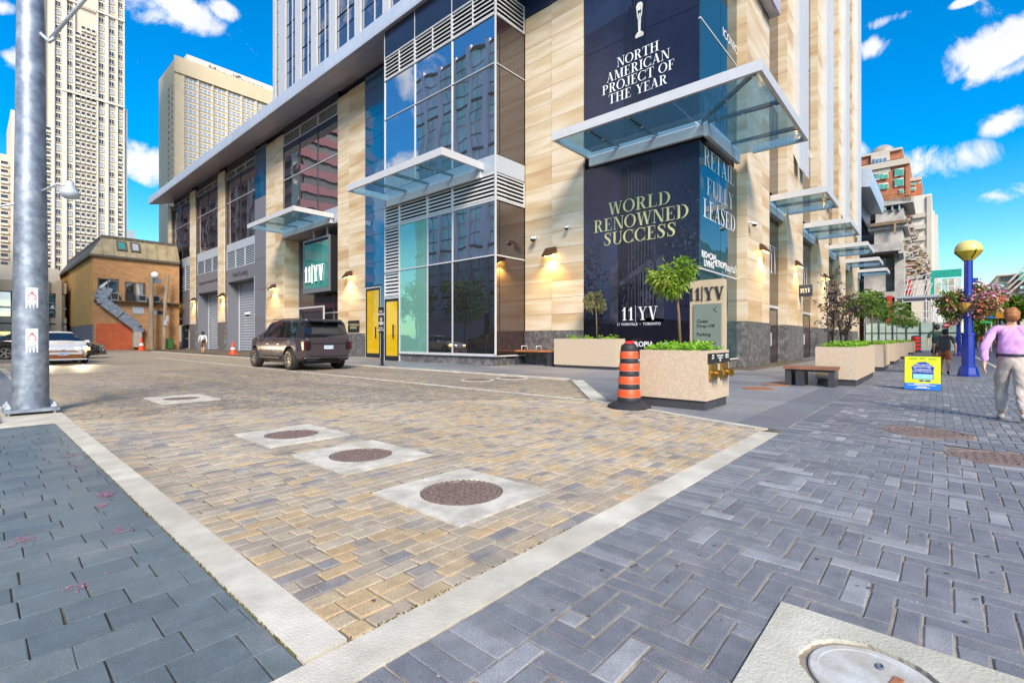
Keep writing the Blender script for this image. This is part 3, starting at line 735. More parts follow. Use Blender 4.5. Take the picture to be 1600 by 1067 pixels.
def glyph(ch):
    T, t, sf = .15, .04, .04
    P = []; adv = .7
    def rect(x0, y0, x1, y1): P.append([(x0, y0), (x1, y0), (x1, y1), (x0, y1)])
    def line(x0, y0, x1, y1, w): P.append([(x0 - w / 2, y0), (x0 + w / 2, y0), (x1 + w / 2, y1), (x1 - w / 2, y1)])
    def stem(x, w=T, y0=0, y1=1, serif=(1, 1), sw=.11):
        line(x, y0, x, y1, w)
        if serif[0]: rect(x - w / 2 - sw, y0, x + w / 2 + sw, y0 + sf)
        if serif[1]: rect(x - w / 2 - sw, y1 - sf, x + w / 2 + sw, y1)
    def arc(cx, cy, rx, ry, a0, a1, w, n=18, tt=t):
        for i in range(n):
            q = []
            for a in (a0 + (a1 - a0) * i / n, a0 + (a1 - a0) * (i + 1) / n):
                c, s = math.cos(R(a)), math.sin(R(a)); q.append(((cx + rx * c, cy + ry * s), (cx + (rx - w) * c, cy + (ry - tt) * s)))
            P.append([q[0][1], q[0][0], q[1][0], q[1][1]])
    if ch == 'A': line(.10, 0, .38, 1, t); line(.62, 0, .36, 1, T); rect(.2, .3, .5, .3 + t); rect(0, 0, .22, sf); rect(.47, 0, .77, sf); adv = .78
    elif ch == 'C': arc(.42, .5, .42, .51, 48, 318, T, 24); rect(.70, .66, .735, 1.0); rect(.70, 0, .735, .3); adv = .80
    elif ch == 'D': stem(.19, serif=(1, 1)); arc(.32, .5, .46, .5, -90, 90, T, 18); rect(.2, 0, .34, t); rect(.2, 1 - t, .34, 1); adv = .84
    elif ch in 'EFL':
        stem(.19); 
        if ch != 'F': rect(.2, 0, .60, t); P.append([(.57, 0), (.60, 0), (.60, .3), (.585, .3)])
        if ch != 'L': rect(.2, 1 - t, .58, 1); P.append([(.55, 1), (.58, 1), (.58, .72), (.565, .72)]); rect(.2, .49, .44, .49 + t); rect(.42, .38, .445, .64)
        adv = .67
    elif ch == 'H': stem(.19); stem(.66); rect(.2, .5, .66, .5 + t); adv = .86
    elif ch == 'I': stem(.19); adv = .38
    elif ch == 'J': stem(.33, y0=.2, serif=(0, 1)); arc(.20, .2, .205, .22, 180, 360, .1, 12); adv = .5
    elif ch == 'M': line(.14, 0, .14, 1, t); line(.50, 0, .20, 1, T); line(.50, 0, .76, 1, t); stem(.80, T, serif=(1, 1)); rect(.03, 0, .25, sf); rect(.03, 1 - sf, .2, 1); adv = .98
    elif ch == 'N': line(.14, 0, .14, 1, t); line(.66, 0, .20, 1, T); line(.70, 0, .70, 1, t); rect(.03, 0, .25, sf); rect(.0, 1 - sf, .2, 1); rect(.59, 1 - sf, .81, 1); adv = .82
    elif ch == 'O': arc(.42, .5, .42, .51, 0, 360, T, 32); adv = .86
    elif ch == 'P': stem(.19); arc(.30, .73, .34, .27, -90, 90, T, 14); rect(.2, .46, .32, .46 + t); rect(.2, 1 - t, .32, 1); adv = .68
    elif ch == 'R': stem(.19); arc(.30, .74, .33, .26, -90, 90, T, 14); rect(.2, .48, .32, .48 + t); rect(.2, 1 - t, .32, 1); line(.62, 0, .40, .5, T); rect(.56, 0, .78, sf); adv = .78
    elif ch == 'S':
        pts = [(.52, .82, .03), (.40, .965, .05), (.26, .975, .06), (.14, .88, .10), (.13, .74, .14), (.24, .60, .17), (.38, .47, .18), (.47, .33, .16), (.46, .16, .11), (.34, .03, .06), (.20, .025, .05), (.08, .18, .03)]
        for k in range(len(pts) - 1):
            q = []
            for i in (k, k + 1):
                a = Vector(pts[max(i - 1, 0)][:2]); b = Vector(pts[min(i + 1, len(pts) - 1)][:2]); d = (b - a).normalized(); n = Vector((-d.y, d.x)) * pts[i][2] * .5
                p = Vector(pts[i][:2]); q.append((tuple(p + n), tuple(p - n)))
            P.append([q[0][0], q[0][1], q[1][1], q[1][0]])
        rect(.52, .68, .55, 1.0); rect(.055, 0, .085, .32); adv = .62
    elif ch == 'T': stem(.34, serif=(1, 0)); rect(.02, 1 - t, .66, 1); P.append([(.02, 1), (.02, .72), (.035, .72), (.06, 1)]); P.append([(.66, 1), (.62, 1), (.645, .72), (.66, .72)]); adv = .68
    elif ch == 'U': stem(.19, y0=.28, serif=(0, 1)); line(.66, .28, .66, 1, t); rect(.55, 1 - sf, .78, 1); arc(.40, .28, .285, .29, 180, 360, T * .75, 14); adv = .80
    elif ch == 'V': line(.38, 0, .14, 1, T); line(.38, 0, .62, 1, t); rect(0, 1 - sf, .30, 1); rect(.5, 1 - sf, .74, 1); adv = .74
    elif ch == 'W': line(.34, 0, .14, 1, T); line(.34, 0, .52, 1, t); line(.76, 0, .54, 1, T); line(.76, 0, .96, 1, t); rect(0, 1 - sf, .30, 1); rect(.42, 1 - sf, .68, 1); rect(.85, 1 - sf, 1.07, 1); adv = 1.06
    elif ch == 'Y': line(.38, .44, .14, 1, T); line(.38, .44, .62, 1, t); stem(.38, T, 0, .46, (1, 0)); rect(0, 1 - sf, .3, 1); rect(.5, 1 - sf, .74, 1); adv = .72
    elif ch == '1': stem(.24, T, serif=(1, 0)); P.append([(.02, .72), (.06, .70), (.30, .93), (.30, 1.0), (.24, 1.0)]); adv = .44
    elif ch == '|': rect(.05, -.12, .075, 1.12); adv = .14
    elif ch == ' ': adv = .34
    return P, adv
def serif(name, s, h, origin, right, up, mt, parent=None, depth=.004, wide=1.0, gap=.05, align='C', fit=None):
    right = Vector(right).normalized(); up = Vector(up).normalized(); nrm = right.cross(up)
    gl = [glyph(c) for c in s]; tot = sum(g[1] * wide + gap for g in gl) - gap
    if fit:
        a_ = sum(g[1] for g in gl); wide = (fit / h - gap * (len(gl) - 1)) / a_; tot = fit / h
    x = -tot / 2 if align == 'C' else (0 if align == 'L' else -tot)
    b = MB(); layer = 0
    for P, adv in gl:
        for k, poly in enumerate(P):
            e = .0006 * (k % 5)
            pts = [Vector((0, 0, 0)) + right * ((x + p[0] * wide) * h) + up * (p[1] * h) + nrm * e for p in poly]
            if depth > .02: b.prism(pts, nrm * depth)
            else: b.poly([p + nrm * depth for p in pts])
        x += adv * wide + gap
    return b.build(name, mt, parent, origin)
ZUP = (0, 0, 1); RX = (0, -1, 0); RY = (1, 0, 0)       # reading directions on lane faces (-X) and street faces (-Y)

# ================================================================ THE CORNER BUILDING
WX = 18.5; BX = 16.37; GY = 6.85; PYF = 6.4
tower = thing('corner_building', 'sandstone and dark glass corner building with silver roof overhang above the lane', 'building', (WX, GY, 0))
core = MB().box(20.05, 7.05, 0, 62, 79, 20.1)
core.box(18.62, 12.0, 8.2, 20.1, 15.5, 20.1).box(17.2, 15.6, 0.3, 20.1, 24.5, 19.7)
core.build('light_block_core', BLACKV, tower)  # unseen black mass added behind the walls so light doesn't leak through
stones = []
def stoneX(y0, y1, z0, z1, X, ncol=2, rh=.8, ph=0.0):
    """courses of sandstone on a face that looks down the lane (-X)"""
    n = max(1, round((z1 - z0) / rh)); h = (z1 - z0) / n
    for r_ in range(n):
        for c in range(ncol):
            a = y0 + (y1 - y0) * c / ncol; b_ = y0 + (y1 - y0) * (c + 1) / ncol
            stones.append((X, a + .006, z0 + r_ * h + .006, X + .11, b_ - .006, z0 + (r_ + 1) * h - .006))
def stoneY(x0, x1, z0, z1, Y, ncol=1, rh=.8):
    n = max(1, round((z1 - z0) / rh)); h = (z1 - z0) / n
    for r_ in range(n):
        for c in range(ncol):
            a = x0 + (x1 - x0) * c / ncol; b_ = x0 + (x1 - x0) * (c + 1) / ncol
            stones.append((a + .006, Y, z0 + r_ * h + .006, b_ - .006, Y + .11, z0 + (r_ + 1) * h - .006))
def granX(y0, y1, z1, X, n=1):
    for c in range(n): bx('granite_panel', X - .02, y0 + (y1 - y0) * c / n + .004, 0, X + .12, y0 + (y1 - y0) * (c + 1) / n - .004, z1 - .008, GRANITE, tower)
def granY(x0, x1, z1, Y, n=1):
    for c in range(n): bx('granite_panel', x0 + (x1 - x0) * c / n + .004, Y - .02, 0, x0 + (x1 - x0) * (c + 1) / n - .004, Y + .12, z1 - .008, GRANITE, tower)
def backX(y0, y1, z0, z1, X, mt=None): bx('backing_wall', X, y0, z0, X + .25, y1, z1, mt or GRANITE, tower)
# --- right-hand stone wall between bay and poster
yb, yl = 15.55, onX(912, WX)
ym = onX(862, WX)
backX(yl, yb, 0, 17.2, WX + .13)
stoneX(yl + .01, ym, 1.66, 17.26, WX, 1); stoneX(ym, yb, 1.66, 17.26, WX + .03, 1, ph=.4)
granX(yl + .01, yb, 1.66, WX, 3)
# --- pier between entry and blue column, pier left of the entry, thin piers of the loading bays
yp0, yp1, ypm = onX(570, WX), onX(527, WX), onX(545, WX)
backX(yp0, yp1, 0, 19.3, WX + .14); stoneX(yp0, ypm, 1.66, 19.4, WX, 1); stoneX(ypm, yp1, 1.66, 19.4, WX + .04, 1); granX(yp0, yp1, 1.66, WX, 2)
ye0, ye1, yem = onX(442, WX), onX(415, WX), onX(430, WX)
backX(ye0, ye1, 0, 19.3, WX + .14); stoneX(ye0, yem, 1.66, 19.4, WX, 1, 1.2); stoneX(yem, ye1, 1.66, 19.4, WX + .04, 1, 1.2); granX(ye0, ye1, 1.66, WX, 2)
for pa, pb in ((344, 354), (300, 308), (265.5, 270)):
    a, b_ = onX(pb, WX), onX(pa, WX)
    backX(a, b_, 0, 19.3, WX - .1); stoneX(a, b_, 3.1, 19.4, WX - .24, 1, 2.0); bx('granite_panel', WX - .26, a, 0, WX - .1, b_, 3.09, GRANITE, tower)
# --- blue glass columns
def blue_col(y0, y1, z0=0, mt=None, X=WX + .02):
    z = z0; k = 0
    while z < 19.5:
        h = (1.55, 1.9, 1.6)[k % 3]; z1 = min(z + h, 19.6)
        bx('glass_panel', X, y0 + .01, z + .012, X + .08, y1 - .01, z1 - .012, mt or BLUEGLASS, tower); z = z1; k += 1
    backX(y0, y1, z0, 19.6, X + .1, SILVER)
yc0, yc1 = onX(601, WX) - 1.2, onX(570, WX)
zd = 4.95
blue_col(yc0, yc1, zd)
yg0, yg1 = onX(415, WX), onX(398, WX)
bx('grey_column_panel', WX, yg1 - .01, 0, WX + .1, yg0 + .01, 3.1, GREYPANEL, tower); 
z = 3.1
while z < 12: bx('grey_column_panel', WX, yg1 - .01, z + .01, WX + .1, yg0 + .01, z + 2.9, GREYPANEL, tower); z += 2.92
blue_col(yg0, yg1, z + .01)
# --- the projecting bay
bl, br = onX(601, BX), onX(774, BX)
M_l = [onX(p, BX) for p in (601, 624, 667.7, 706.6, 774)]
M_u = [onX(p, BX) for p in (601, 648, 706, 774)]
def pane(y0, y1, z0, z1, X, mt, name='window_pane'): bx(name, X + .03, y0 + .02, z0 + .02, X + .07, y1 - .02, z1 - .02, mt, tower)
def mullion(y0, y1, z0, z1, X, mt=SILVER2, w=.05): bx('mullion', X - .015, y0, z0, X + .06, y1, z1, mt, tower)
zs, z1_, z2_, z3_, z4_, zu0, zum, zu1, zl1 = .52, 5.2, 7.78, 9.08, 9.94, 9.94, 14.2, 16.45, 17.85
for i in range(1, 4):
    mt = GREENGLASS if i == 1 else DARKGLASS
    pane(M_l[i + 1], M_l[i], zs, z1_, BX, DARKGLASS2 if i > 1 else mt); pane(M_l[i + 1], M_l[i], z1_, z2_, BX, mt)
for i in range(3):
    pane(M_u[i + 1], M_u[i], zu0, zum, BX, DARKGLASS); pane(M_u[i + 1], M_u[i], zum, zu1, BX, DARKGLASS)
for y in M_l[1:]: mullion(y - .025, y + .025, zs, z3_ + .02, BX)
for y in M_u: mullion(y - .02, y + .02, z4_, 19.6, BX - .004)
for z in (zs, z1_, z2_, z3_): bx('transom', BX - .02, br, z - .03, BX + .07, M_l[1], z + .03, SILVER2, tower)
bx('transom', BX - .02, br, zum - .02, BX + .07, bl, zum + .02, SILVER2, tower)
bx('spandrel_panel', BX - .01, br, z3_ + .03, BX + .08, bl, z4_ - .02, LTPANEL, tower)
bx('spandrel_panel', BX + .0, br, zl1 + .05, BX + .08, bl, 19.7, NAVY, tower)
bx('plinth', BX + .06, br + .05, 0, BX + .3, M_l[1], zs - .05, GRANITE, tower); bx('sill', BX - .06, br - .06, zs - .09, BX + .2, M_l[1], zs - .032, SILVER2, tower)
def louver(y0, y1, z0, z1, X, parent=None, nv=1, face='X', n=None, fr=.05, mt=SILVER2):
    """a framed bank of blades on a face that looks to -X (or to -Y)"""
    def B(a0, b0, c0, a1, b1, c1, name, m_):
        if face == 'X': return bx(name, a0, b0, c0, a1, b1, c1, m_, tower)
        return bx(name, b0, a0, c0, b1, a1, c1, m_, tower)
    bk = B(X + .10, y0, z0, X + .14, y1, z1, 'louver', BLACKV)
    f = MB(); o = Vector((0, 0, 0))
    def fb(a0, b0, c0, a1, b1, c1):
        if face == 'X': f.box(a0, b0, c0, a1, b1, c1)
        else: f.box(b0, a0, c0, b1, a1, c1)
    fb(X - .01, y0, z0, X + .10, y1, z0 + fr); fb(X - .01, y0, z1 - fr, X + .10, y1, z1); fb(X - .01, y0, z0 + fr, X + .10, y0 + fr, z1 - fr); fb(X - .01, y1 - fr, z0 + fr, X + .10, y1, z1 - fr)
    for i in range(1, nv): yy = y0 + (y1 - y0) * i / nv; fb(X - .005, yy - fr * .5, z0 + fr, X + .10, yy + fr * .5, z1 - fr)
    n = n or max(3, int((z1 - z0 - 2 * fr) / .19))
    fo = f.build('louver_frame', mt, tower)
    s_ = MB()
    for k in range(n):
        zz = z0 + fr + (z1 - z0 - 2 * fr) * (k + .5) / n; th = (z1 - z0 - 2 * fr) / n * .30
        a = [(X + .01, zz - th), (X + .025, zz - th - .01), (X + .095, zz + th * .6), (X + .085, zz + th)]
        pl = [((p[0], y0 + fr, p[1]) if face == 'X' else (y0 + fr, p[0], p[1])) for p in a]
        s_.prism(pl, (0, y1 - y0 - 2 * fr, 0) if face == 'X' else (y1 - y0 - 2 * fr, 0, 0))
    so = s_.build('blades', mt, fo, kind='stuff')
louver(M_l[4], M_l[3], z2_ + .03, z3_ - .03, BX - .02); louver(M_l[3], M_l[2], z2_ + .03, z3_ - .03, BX - .02); louver(M_l[2], M_l[1], z2_ + .03, z3_ - .03, BX - .02); louver(M_l[1], M_l[0], z2_ + .03, z3_ - .03, BX - .02)
louver(M_l[1], M_l[0], 5.15, z2_ - .03, BX - .02); louver(M_l[1], M_l[0], 3.72, 5.08, BX - .02)
for i in range(3): louver(M_u[i + 1], M_u[i], zu1 + .02, zl1, BX - .02, nv=2)
# bay's short side, looking to the street
for (z0, z1, mt) in ((zs, z1_, BROWNGLASS), (z1_, z2_, BROWNGLASS), (zu0, zum, BROWNGLASS), (zum, zu1, BROWNGLASS)):
    bx('window_pane', BX + .03, br + .03, z0 + .02, WX - .02, br + .07, z1 - .02, mt, tower)
louver(BX + .02, WX - .02, z2_ + .03, z3_ - .03, br - .02, face='Y'); louver(BX + .02, WX - .02, zu1 + .02, zl1, br - .02, face='Y')
bx('spandrel_panel', BX + .01, br - .01, z3_ + .03, WX - .01, br + .08, z4_ - .02, LTPANEL, tower); bx('spandrel_panel', BX + .01, br, zl1 + .05, WX - .01, br + .08, 19.7, NAVY, tower)
bx('transom', BX, br - .02, z1_ - .03, WX - .01, br + .06, z1_ + .03, SILVER2, tower); bx('transom', BX, br - .02, zum - .02, WX - .01, br + .06, zum + .02, SILVER2, tower)
bx('plinth', BX + .062, br + .05, 0, WX - .01, br + .25, zs - .05, GRANITE, tower); bx('sill', BX - .06, br - .06, zs - .092, WX - .01, br + .1, zs - .034, SILVER2, tower)
bx('mullion', BX - .03, br - .03, zs, BX + .03, br + .03, 19.6, SILVER2, tower)
# --- two tall yellow doors
def ydoor(y0, y1, X, z1=3.66):
    f = MB(); 
    f.box(X - .02, y0, 0.03, X + .08, y0 + .10, z1).box(X - .02, y1 - .10, 0.03, X + .08, y1, z1).box(X - .02, y0 + .1, z1 - .12, X + .08, y1 - .1, z1).box(X - .02, y0 + .1, .03, X + .08, y1 - .1, .28)
    d = f.build('door', BLACK, tower)
    g = bx('door_panel', X + .02, y0 + .1, .28, X + .05, y1 - .1, z1 - .12, YELLOWG, d)
    h = MB().box(X - .09, y0 + .42, 1.35, X - .05, y0 + .50, 2.1).box(X - .05, y0 + .44, 1.42, X - .01, y0 + .48, 1.47).box(X - .05, y0 + .44, 1.98, X - .01, y0 + .48, 2.03)
    h.build('door_handle', BLACK, d)
    bx('door_surround', X - .01, y0 - .07, 0, X + .09, y0 - .005, z1 + .1, SILVER2, tower); bx('door_surround', X - .01, y1 + .005, 0, X + .09, y1 + .07, z1 + .1, SILVER2, tower); bx('door_surround', X - .01, y0 - .005, z1 + .01, X + .09, y1 + .005, z1 + .1, SILVER2, tower)
YELLOWG = glass_mirror('yellow_door_glass', (.72, .45, .01), 1.55, .01)
ydoor(M_l[1] + .06, M_l[0] - .03, BX, 3.6)
yd0, yd1 = onX(594, WX), onX(572, WX)
ydoor(yd0, yd1, WX, 4.75)
bx('blue_panel', WX + .02, yc0, 0, WX + .1, yd0 - .08, zd, BLUEGLASS, tower)
bx('lintel_panel', WX + .015, yd0 - .08, 4.86, WX + .1, yc1, zd - .01, NAVY, tower)
# --- entry recess
EX = 19.9
zet = 10.1
bx('recess_ceiling', WX + .05, yp1, zet, EX + .1, ye0, zet + .12, SOFFIT, tower)
n = 10
for k in range(n): stones.append((WX + .11, ye0 - .11 + .0, 1.66 + (zet - 1.66) * k / n + .006, EX, ye0 - .002, 1.66 + (zet - 1.66) * (k + 1) / n - .006))
bx('granite_panel', WX + .11, ye0 - .13, 0, EX, ye0, 1.655, GRANITE, tower)
bx('recess_side', WX + .26, yp1 - .1, 0, EX, yp1 - .001, zet, GRANITE, tower)
ys = [yp1 + (ye0 - .13 - yp1) * k / 3 for k in range(4)]
for k in range(3):
    bx('window_pane', EX + .02, ys[k] + .05, .1, EX + .06, ys[k + 1] - .05, 3.4, LOBBY, tower); bx('window_pane', EX + .02, ys[k] + .05, 3.5, EX + .06, ys[k + 1] - .05, 7.0, LOBBY, tower)
    louver(ys[k] + .03, ys[k + 1] - .03, 7.05, zet - .05, EX, mt=GREYPANEL)
for y in ys: bx('mullion', EX - .04, y - .04, 0, EX + .08, y + .04, zet, GREYPANEL, tower)
bx('transom', EX - .05, yp1, 3.38, EX + .08, ye0 - .13, 3.5, SILVER2, tower)
# glass vestibule in front of the doors
vb = MB(); vx = WX + .35; vy0, vy1 = onX(505, vx), onX(466, vx)
for y in (vy0, vy1): vb.box(vx, y - .05, 0, vx + .1, y + .05, 3.95)
vb.box(vx, vy0 + .05, 3.82, vx + .1, vy1 - .05, 3.95); vb.build('vestibule_frame', SILVER2, tower)
for k in range(2): bx('door_leaf', vx + .03, vy0 + .07 + (vy1 - vy0 - .1) * k / 2, .05, vx + .06, vy0 + .02 + (vy1 - vy0 - .1) * (k + 1) / 2, 3.8, LOBBY, tower)
# upper entry window
def upper_bay(pa, pb, ytop, ylb, ymid, ybot, mt, ncol=2, band=None):
    """a bay of upper glass seen between px pa (left) and pb (right); rows given at its right edge"""
    y1, y0 = onX(pa, WX), onX(pb, WX); Z = lambda py: zX(pb, py, WX)
    zt, zl, zm, zb = Z(ytop), Z(ylb), Z(ymid), Z(ybot)
    X = WX + .05
    louver(y0, y1, zl, zt, X - .02, nv=3, n=5)
    bx('spandrel_panel', X + .02, y0, zt + .01, X + .1, y1, 20.0, NAVY, tower)
    bx('spandrel_panel', X + .025, y0, zl - .5, X + .08, y1, zl - .01, NAVY, tower)
    for c in range(ncol):
        a = y0 + (y1 - y0) * c / ncol; b_ = y0 + (y1 - y0) * (c + 1) / ncol
        pane(a, b_, zm, zl - .5, X, mt); pane(a, b_, zb, zm, X, mt); mullion(b_ - .03, b_ + .03, zb, zl - .02, X, DKMETAL)
    bx('transom', X - .02, y0, zm - .03, X + .06, y1, zm + .03, SILVER2, tower)
    return y0, y1, zb, Z
PURPLEG = glass_mirror('plum_glass', (.36, .31, .35), 1.5, .05, .30, metal=.92)
y0, y1, zb, Z = upper_bay(442, 527, 157, 178, 240, 322, DARKGLASS, 3)
bx('spandrel_panel', WX + .03, y0, zet + .1, WX + .2, y1, zb - .01, LTPANEL, tower)
# loading bays
def loading(pa, pb, ytop, ylb, ymid, yg, yl0, yl1, yh, door=None, text=None, nl=3):
    y0, y1, zb, Z = upper_bay(pa, pb, ytop, ylb, ymid, yg, PURPLEG, 2)
    bx('spandrel_panel', WX + .02, y0, Z(yl0) + .01, WX + .12, y1, zb - .01, LTPANEL, tower)
    w_ = (y1 - y0) / nl
    for k in range(nl): louver(y0 + w_ * k + .02, y0 + w_ * (k + 1) - .02, Z(yl1), Z(yl0), WX, mt=LTPANEL, n=11)
    bx('header_panel', WX + .01, y0, Z(yh) + .01, WX + .12, y1, Z(yl1) - .01, GREYPANEL, tower)
    return y0, y1, Z
y0, y1, Z = loading(354, 398, 244, 255, 296, 367, 380, 411, 431)
def roller(y0, y1, zt, X, dep=1.2):
    bx('jamb', X, y1 - .35, 0, X + dep, y1, zt, GREYPANEL, tower); bx('jamb', X, y0, 0, X + dep, y0 + .18, zt, LTPANEL, tower)
    bx('reveal_ceiling', X, y0 + .18, zt - .1, X + dep, y1 - .35, zt, GREYPANEL, tower)
    n = 26; h = (zt - .1) / n; b = MB()
    for k in range(n):
        z = k * h; b.prism([(X + dep, y0 + .18, z), (X + dep - .05, y0 + .18, z + h * .3), (X + dep - .05, y0 + .18, z + h * .7), (X + dep, y0 + .18, z + h * .97)], (0, y1 - y0 - .53, 0))
    b.build('roller_door', ROLLER, tower)
    bx('roller_guide', X + dep - .12, y0 + .19, 0, X + dep - .06, y0 + .34, zt - .1, SILVER2, tower); bx('roller_guide', X + dep - .12, y1 - .52, 0, X + dep - .06, y1 - .36, zt - .1, SILVER2, tower)
zt = Z(431); roller(y0, y1, zt, WX)
text_obj('lettering', 'Retail Loading', .72, (WX - .0, (y0 + y1) / 2, Z(422)), RX, ZUP, BLACK, tower, depth=.01)
y0, y1, Z = loading(308, 344, 277, 286, 322, 384, 398, 421, 451); zt = Z(451); roller(y0, y1, zt, WX)
text_obj('lettering', 'Garbage and Residential Loading', .52, (WX - .0, (y0 + y1) / 2, Z(436)), RX, ZUP, BLACK, tower, depth=.01)
y0, y1, Z = loading(270, 300, 303, 311, 345, 399, 413, 452, 456)
zt = Z(507)
bx('wall_panel', WX + .02, y0, zt + .01, WX + .12, y1, Z(456) - .01, GREYPANEL, tower)
bx('wall_panel', WX + .02, onX(277, WX), 0, WX + .12, y1, zt, GREYPANEL, tower)
for k in range(2):
    a = y0 + (onX(277, WX) - y0) * k / 2; b_ = y0 + (onX(277, WX) - y0) * (k + 1) / 2
    bx('garage_gate', WX + .6, a + .1, .1, WX + .65, b_ - .1, zt - .1, LOBBY, tower)
b = MB()
for z in (.05, zt * .45, zt * .8, zt): b.box(WX + .5, y0, z - .08, WX + .6, onX(277, WX), z)
for y in (y0, (y0 + onX(277, WX)) / 2, onX(277, WX)): b.box(WX + .49, y - .08, 0, WX + .59, y + .08, zt)
b.build('gate_frame', SILVER2, tower)
# --- roof overhang of the lane side
FX = 16.1
edges = [79.6 - 4.4 * k for k in range(17)]
for k in range(len(edges) - 1):
    ya, yb_ = edges[k + 1] + .008, edges[k] - .008
    if yb_ < 6: break
    MB().prism([(FX, ya, 19.36), (FX - .02, ya, 19.52), (FX, ya, 20.25), (FX + .5, ya, 20.3), (FX + .5, ya, 19.45)], (0, yb_ - ya, 0)).build('fascia_panel', SILVER, tower)
    MB().prism([(FX + .01, ya, 19.34), (FX + 1.75, ya, 19.74), (FX + 1.75, ya, 19.80), (FX + .01, ya, 19.42)], (0, yb_ - ya, 0)).build('soffit_panel', SOFFIT, tower)
    MB().prism([(FX + 1.77, ya, 19.86), (WX + .2, ya, 20.0), (WX + .2, ya, 20.06), (FX + 1.77, ya, 19.92)], (0, yb_ - ya, 0)).build('soffit_panel', SOFFIT, tower)
bx('roof_deck', FX + .3, 7, 20.1, 62, 79.5, 20.28, GREYPANEL, tower)
bx('reveal_band', WX + .03, yl, 17.3, WX + .2, yb, 20.0, NAVY, tower)
# --- poster corner box
PY1, PY0 = onX(912, WX), GY - .05
bx('backing_wall', WX + .13, PY0 + .1, 0.3, WX + .3, PY1, 8.95, BLACKV, tower)
bx('plinth', WX + .02, PY0 + .02, 0, WX + .3, PY1, .36, GRANITE, tower); bx('sill', WX - .03, PY0 - .03, .36, WX + .25, PY1, .42, SILVER2, tower)
PX2 = onX(1151, 1) and 22.94
SG = glass_mirror('street_glass', (.02, .055, .06), 2.0, .06, .45)
gx = [WX, 20.75, PX2]
for i in range(2):
    for (z0, z1) in ((.45, 3.95), (3.95, 8.85), (9.6, 13.5), (13.5, 20)):
        bx('window_pane', gx[i] + .02, PY0 + .02, z0 + .02, gx[i + 1] - .02, PY0 + .06, z1 - .02, SG, tower)
bx('transom', WX, PY0 - .0, 3.92, PX2, PY0 + .08, 3.98, SILVER2, tower); bx('transom', WX, PY0 - .0, 13.47, PX2, PY0 + .08, 13.53, SILVER2, tower)
bx('plinth', WX + .021, PY0 + .03, 0, PX2, PY0 + .3, .36, GRANITE, tower); bx('sill', WX - .03, PY0 - .03, .361, PX2, PY0 + .2, .421, SILVER2, tower)
bx('backing_wall', WX + .14, PY0 + .2, 9.5, WX + .3, PY1, 20.0, BLACKV, tower)
# --- street piers
P_ = [(22.94, 26.82), (onY(1230, PYF), onY(1255, PYF)), (onY(1278, PYF), onY(1295, PYF)), (48.9, 53.0), (57.3, 61.6)]
for k, (a, b_) in enumerate(P_):
    tall = 46
    stoneX(PYF, GY + .1, 2.05, 20.05, a, 1, .95 if k < 2 else 1.9); stoneX(PYF, GY + .1, 20.05, tall, a, 1, 2.6)
    if k < 2:
        stoneY(a + .12, (a + b_) / 2 + .5, 2.05, 20.05, PYF, 1, .95); stoneY((a + b_) / 2 + .5, b_, 2.05, 20.05, PYF + .02, 1, .95)
    else: stoneY(a + .12, b_, 2.05, 20.05, PYF, 1, 1.9)
    stoneY(a + .12, b_, 20.05, tall, PYF, 1, 2.6)
    bx('granite_panel', a - .02, PYF, 0, a + .12, GY + .1, 2.04, GRANITE, tower)
    for c in range(2): bx('granite_panel', a + .12 + (b_ - a - .12) * c / 2, PYF - .02, 0, a + .12 + (b_ - a - .12) * (c + 1) / 2 - .006, PYF + .12, 2.04, GRANITE, tower)
    bx('pier_core', a + .11, PYF + .12, 0, b_, GY + .3, tall, GRANITE, tower)
    if k >= 1:      # silver blade on each pier
        w_ = b_ - a
        for (q0, q1) in ((.36, .60), (.74, .98)):
            x0, x1 = a + w_ * q0, a + w_ * q1; zb_ = 11.2
            MB().prism([(x0, PYF - .002, zb_ + .9), (x0, PYF - .32, zb_), (x0, PYF - .32, tall), (x0, PYF - .002, tall)], (x1 - x0, 0, 0)).build('metal_blade', SILVER2, tower)
RG = MT['street_glass']
for k in range(5):
    a = P_[k][1]; b_ = P_[k + 1][0] if k < 4 else 64
    bx('window_pane', a, GY, 3.1, b_, GY + .06, 7.9, BROWNGLASS, tower); bx('window_pane', a, GY + .01, 9.2, b_, GY + .06, 14, BROWNGLASS, tower); bx('window_pane', a, GY + .01, 14.6, b_, GY + .06, 20, BROWNGLASS, tower)
    bx('spandrel_panel', a, GY, 14.02, b_, GY + .06, 14.58, LTPANEL, tower); bx('window_pane', a, GY + .01, 20.2, b_, GY + .06, 46, BROWNGLASS, tower)
    bx('door_header', a, GY - .02, 2.95, b_, GY + .06, 3.09, SILVER2, tower)
    for q in range(2):
        x0 = a + .1 + (b_ - a - .2) * q / 2; x1 = a + .1 + (b_ - a - .2) * (q + 1) / 2
        d = MB().box(x0, GY, .02, x0 + .09, GY + .06, 2.94).box(x1 - .09, GY, .02, x1, GY + .06, 2.94).box(x0 + .09, GY, .02, x1 - .09, GY + .06, .25).box(x0 + .09, GY, 2.82, x1 - .09, GY + .06, 2.94).build('door', DKMETAL, tower)
        bx('door_panel', x0 + .09, GY + .02, .25, x1 - .09, GY + .05, 2.82, BROWNGLASS, d)
        bx('door_handle', (x1 - .16) if q == 0 else (x0 + .10), GY - .07, .9, (x1 - .12) if q == 0 else (x0 + .14), GY - .03, 1.6, SILVER2, d)
MB().box(21, 5.92, 17.35, 26.8, 6.38, 20.05).box(20.9, 6.0, 17.3, 26.0, 6.38, 17.36).build('fascia_return', SOFFIT, tower)
bx('upper_wall', 20.06, GY + .08, 20.3, 62, 7.4, 46, BROWNGLASS, tower)
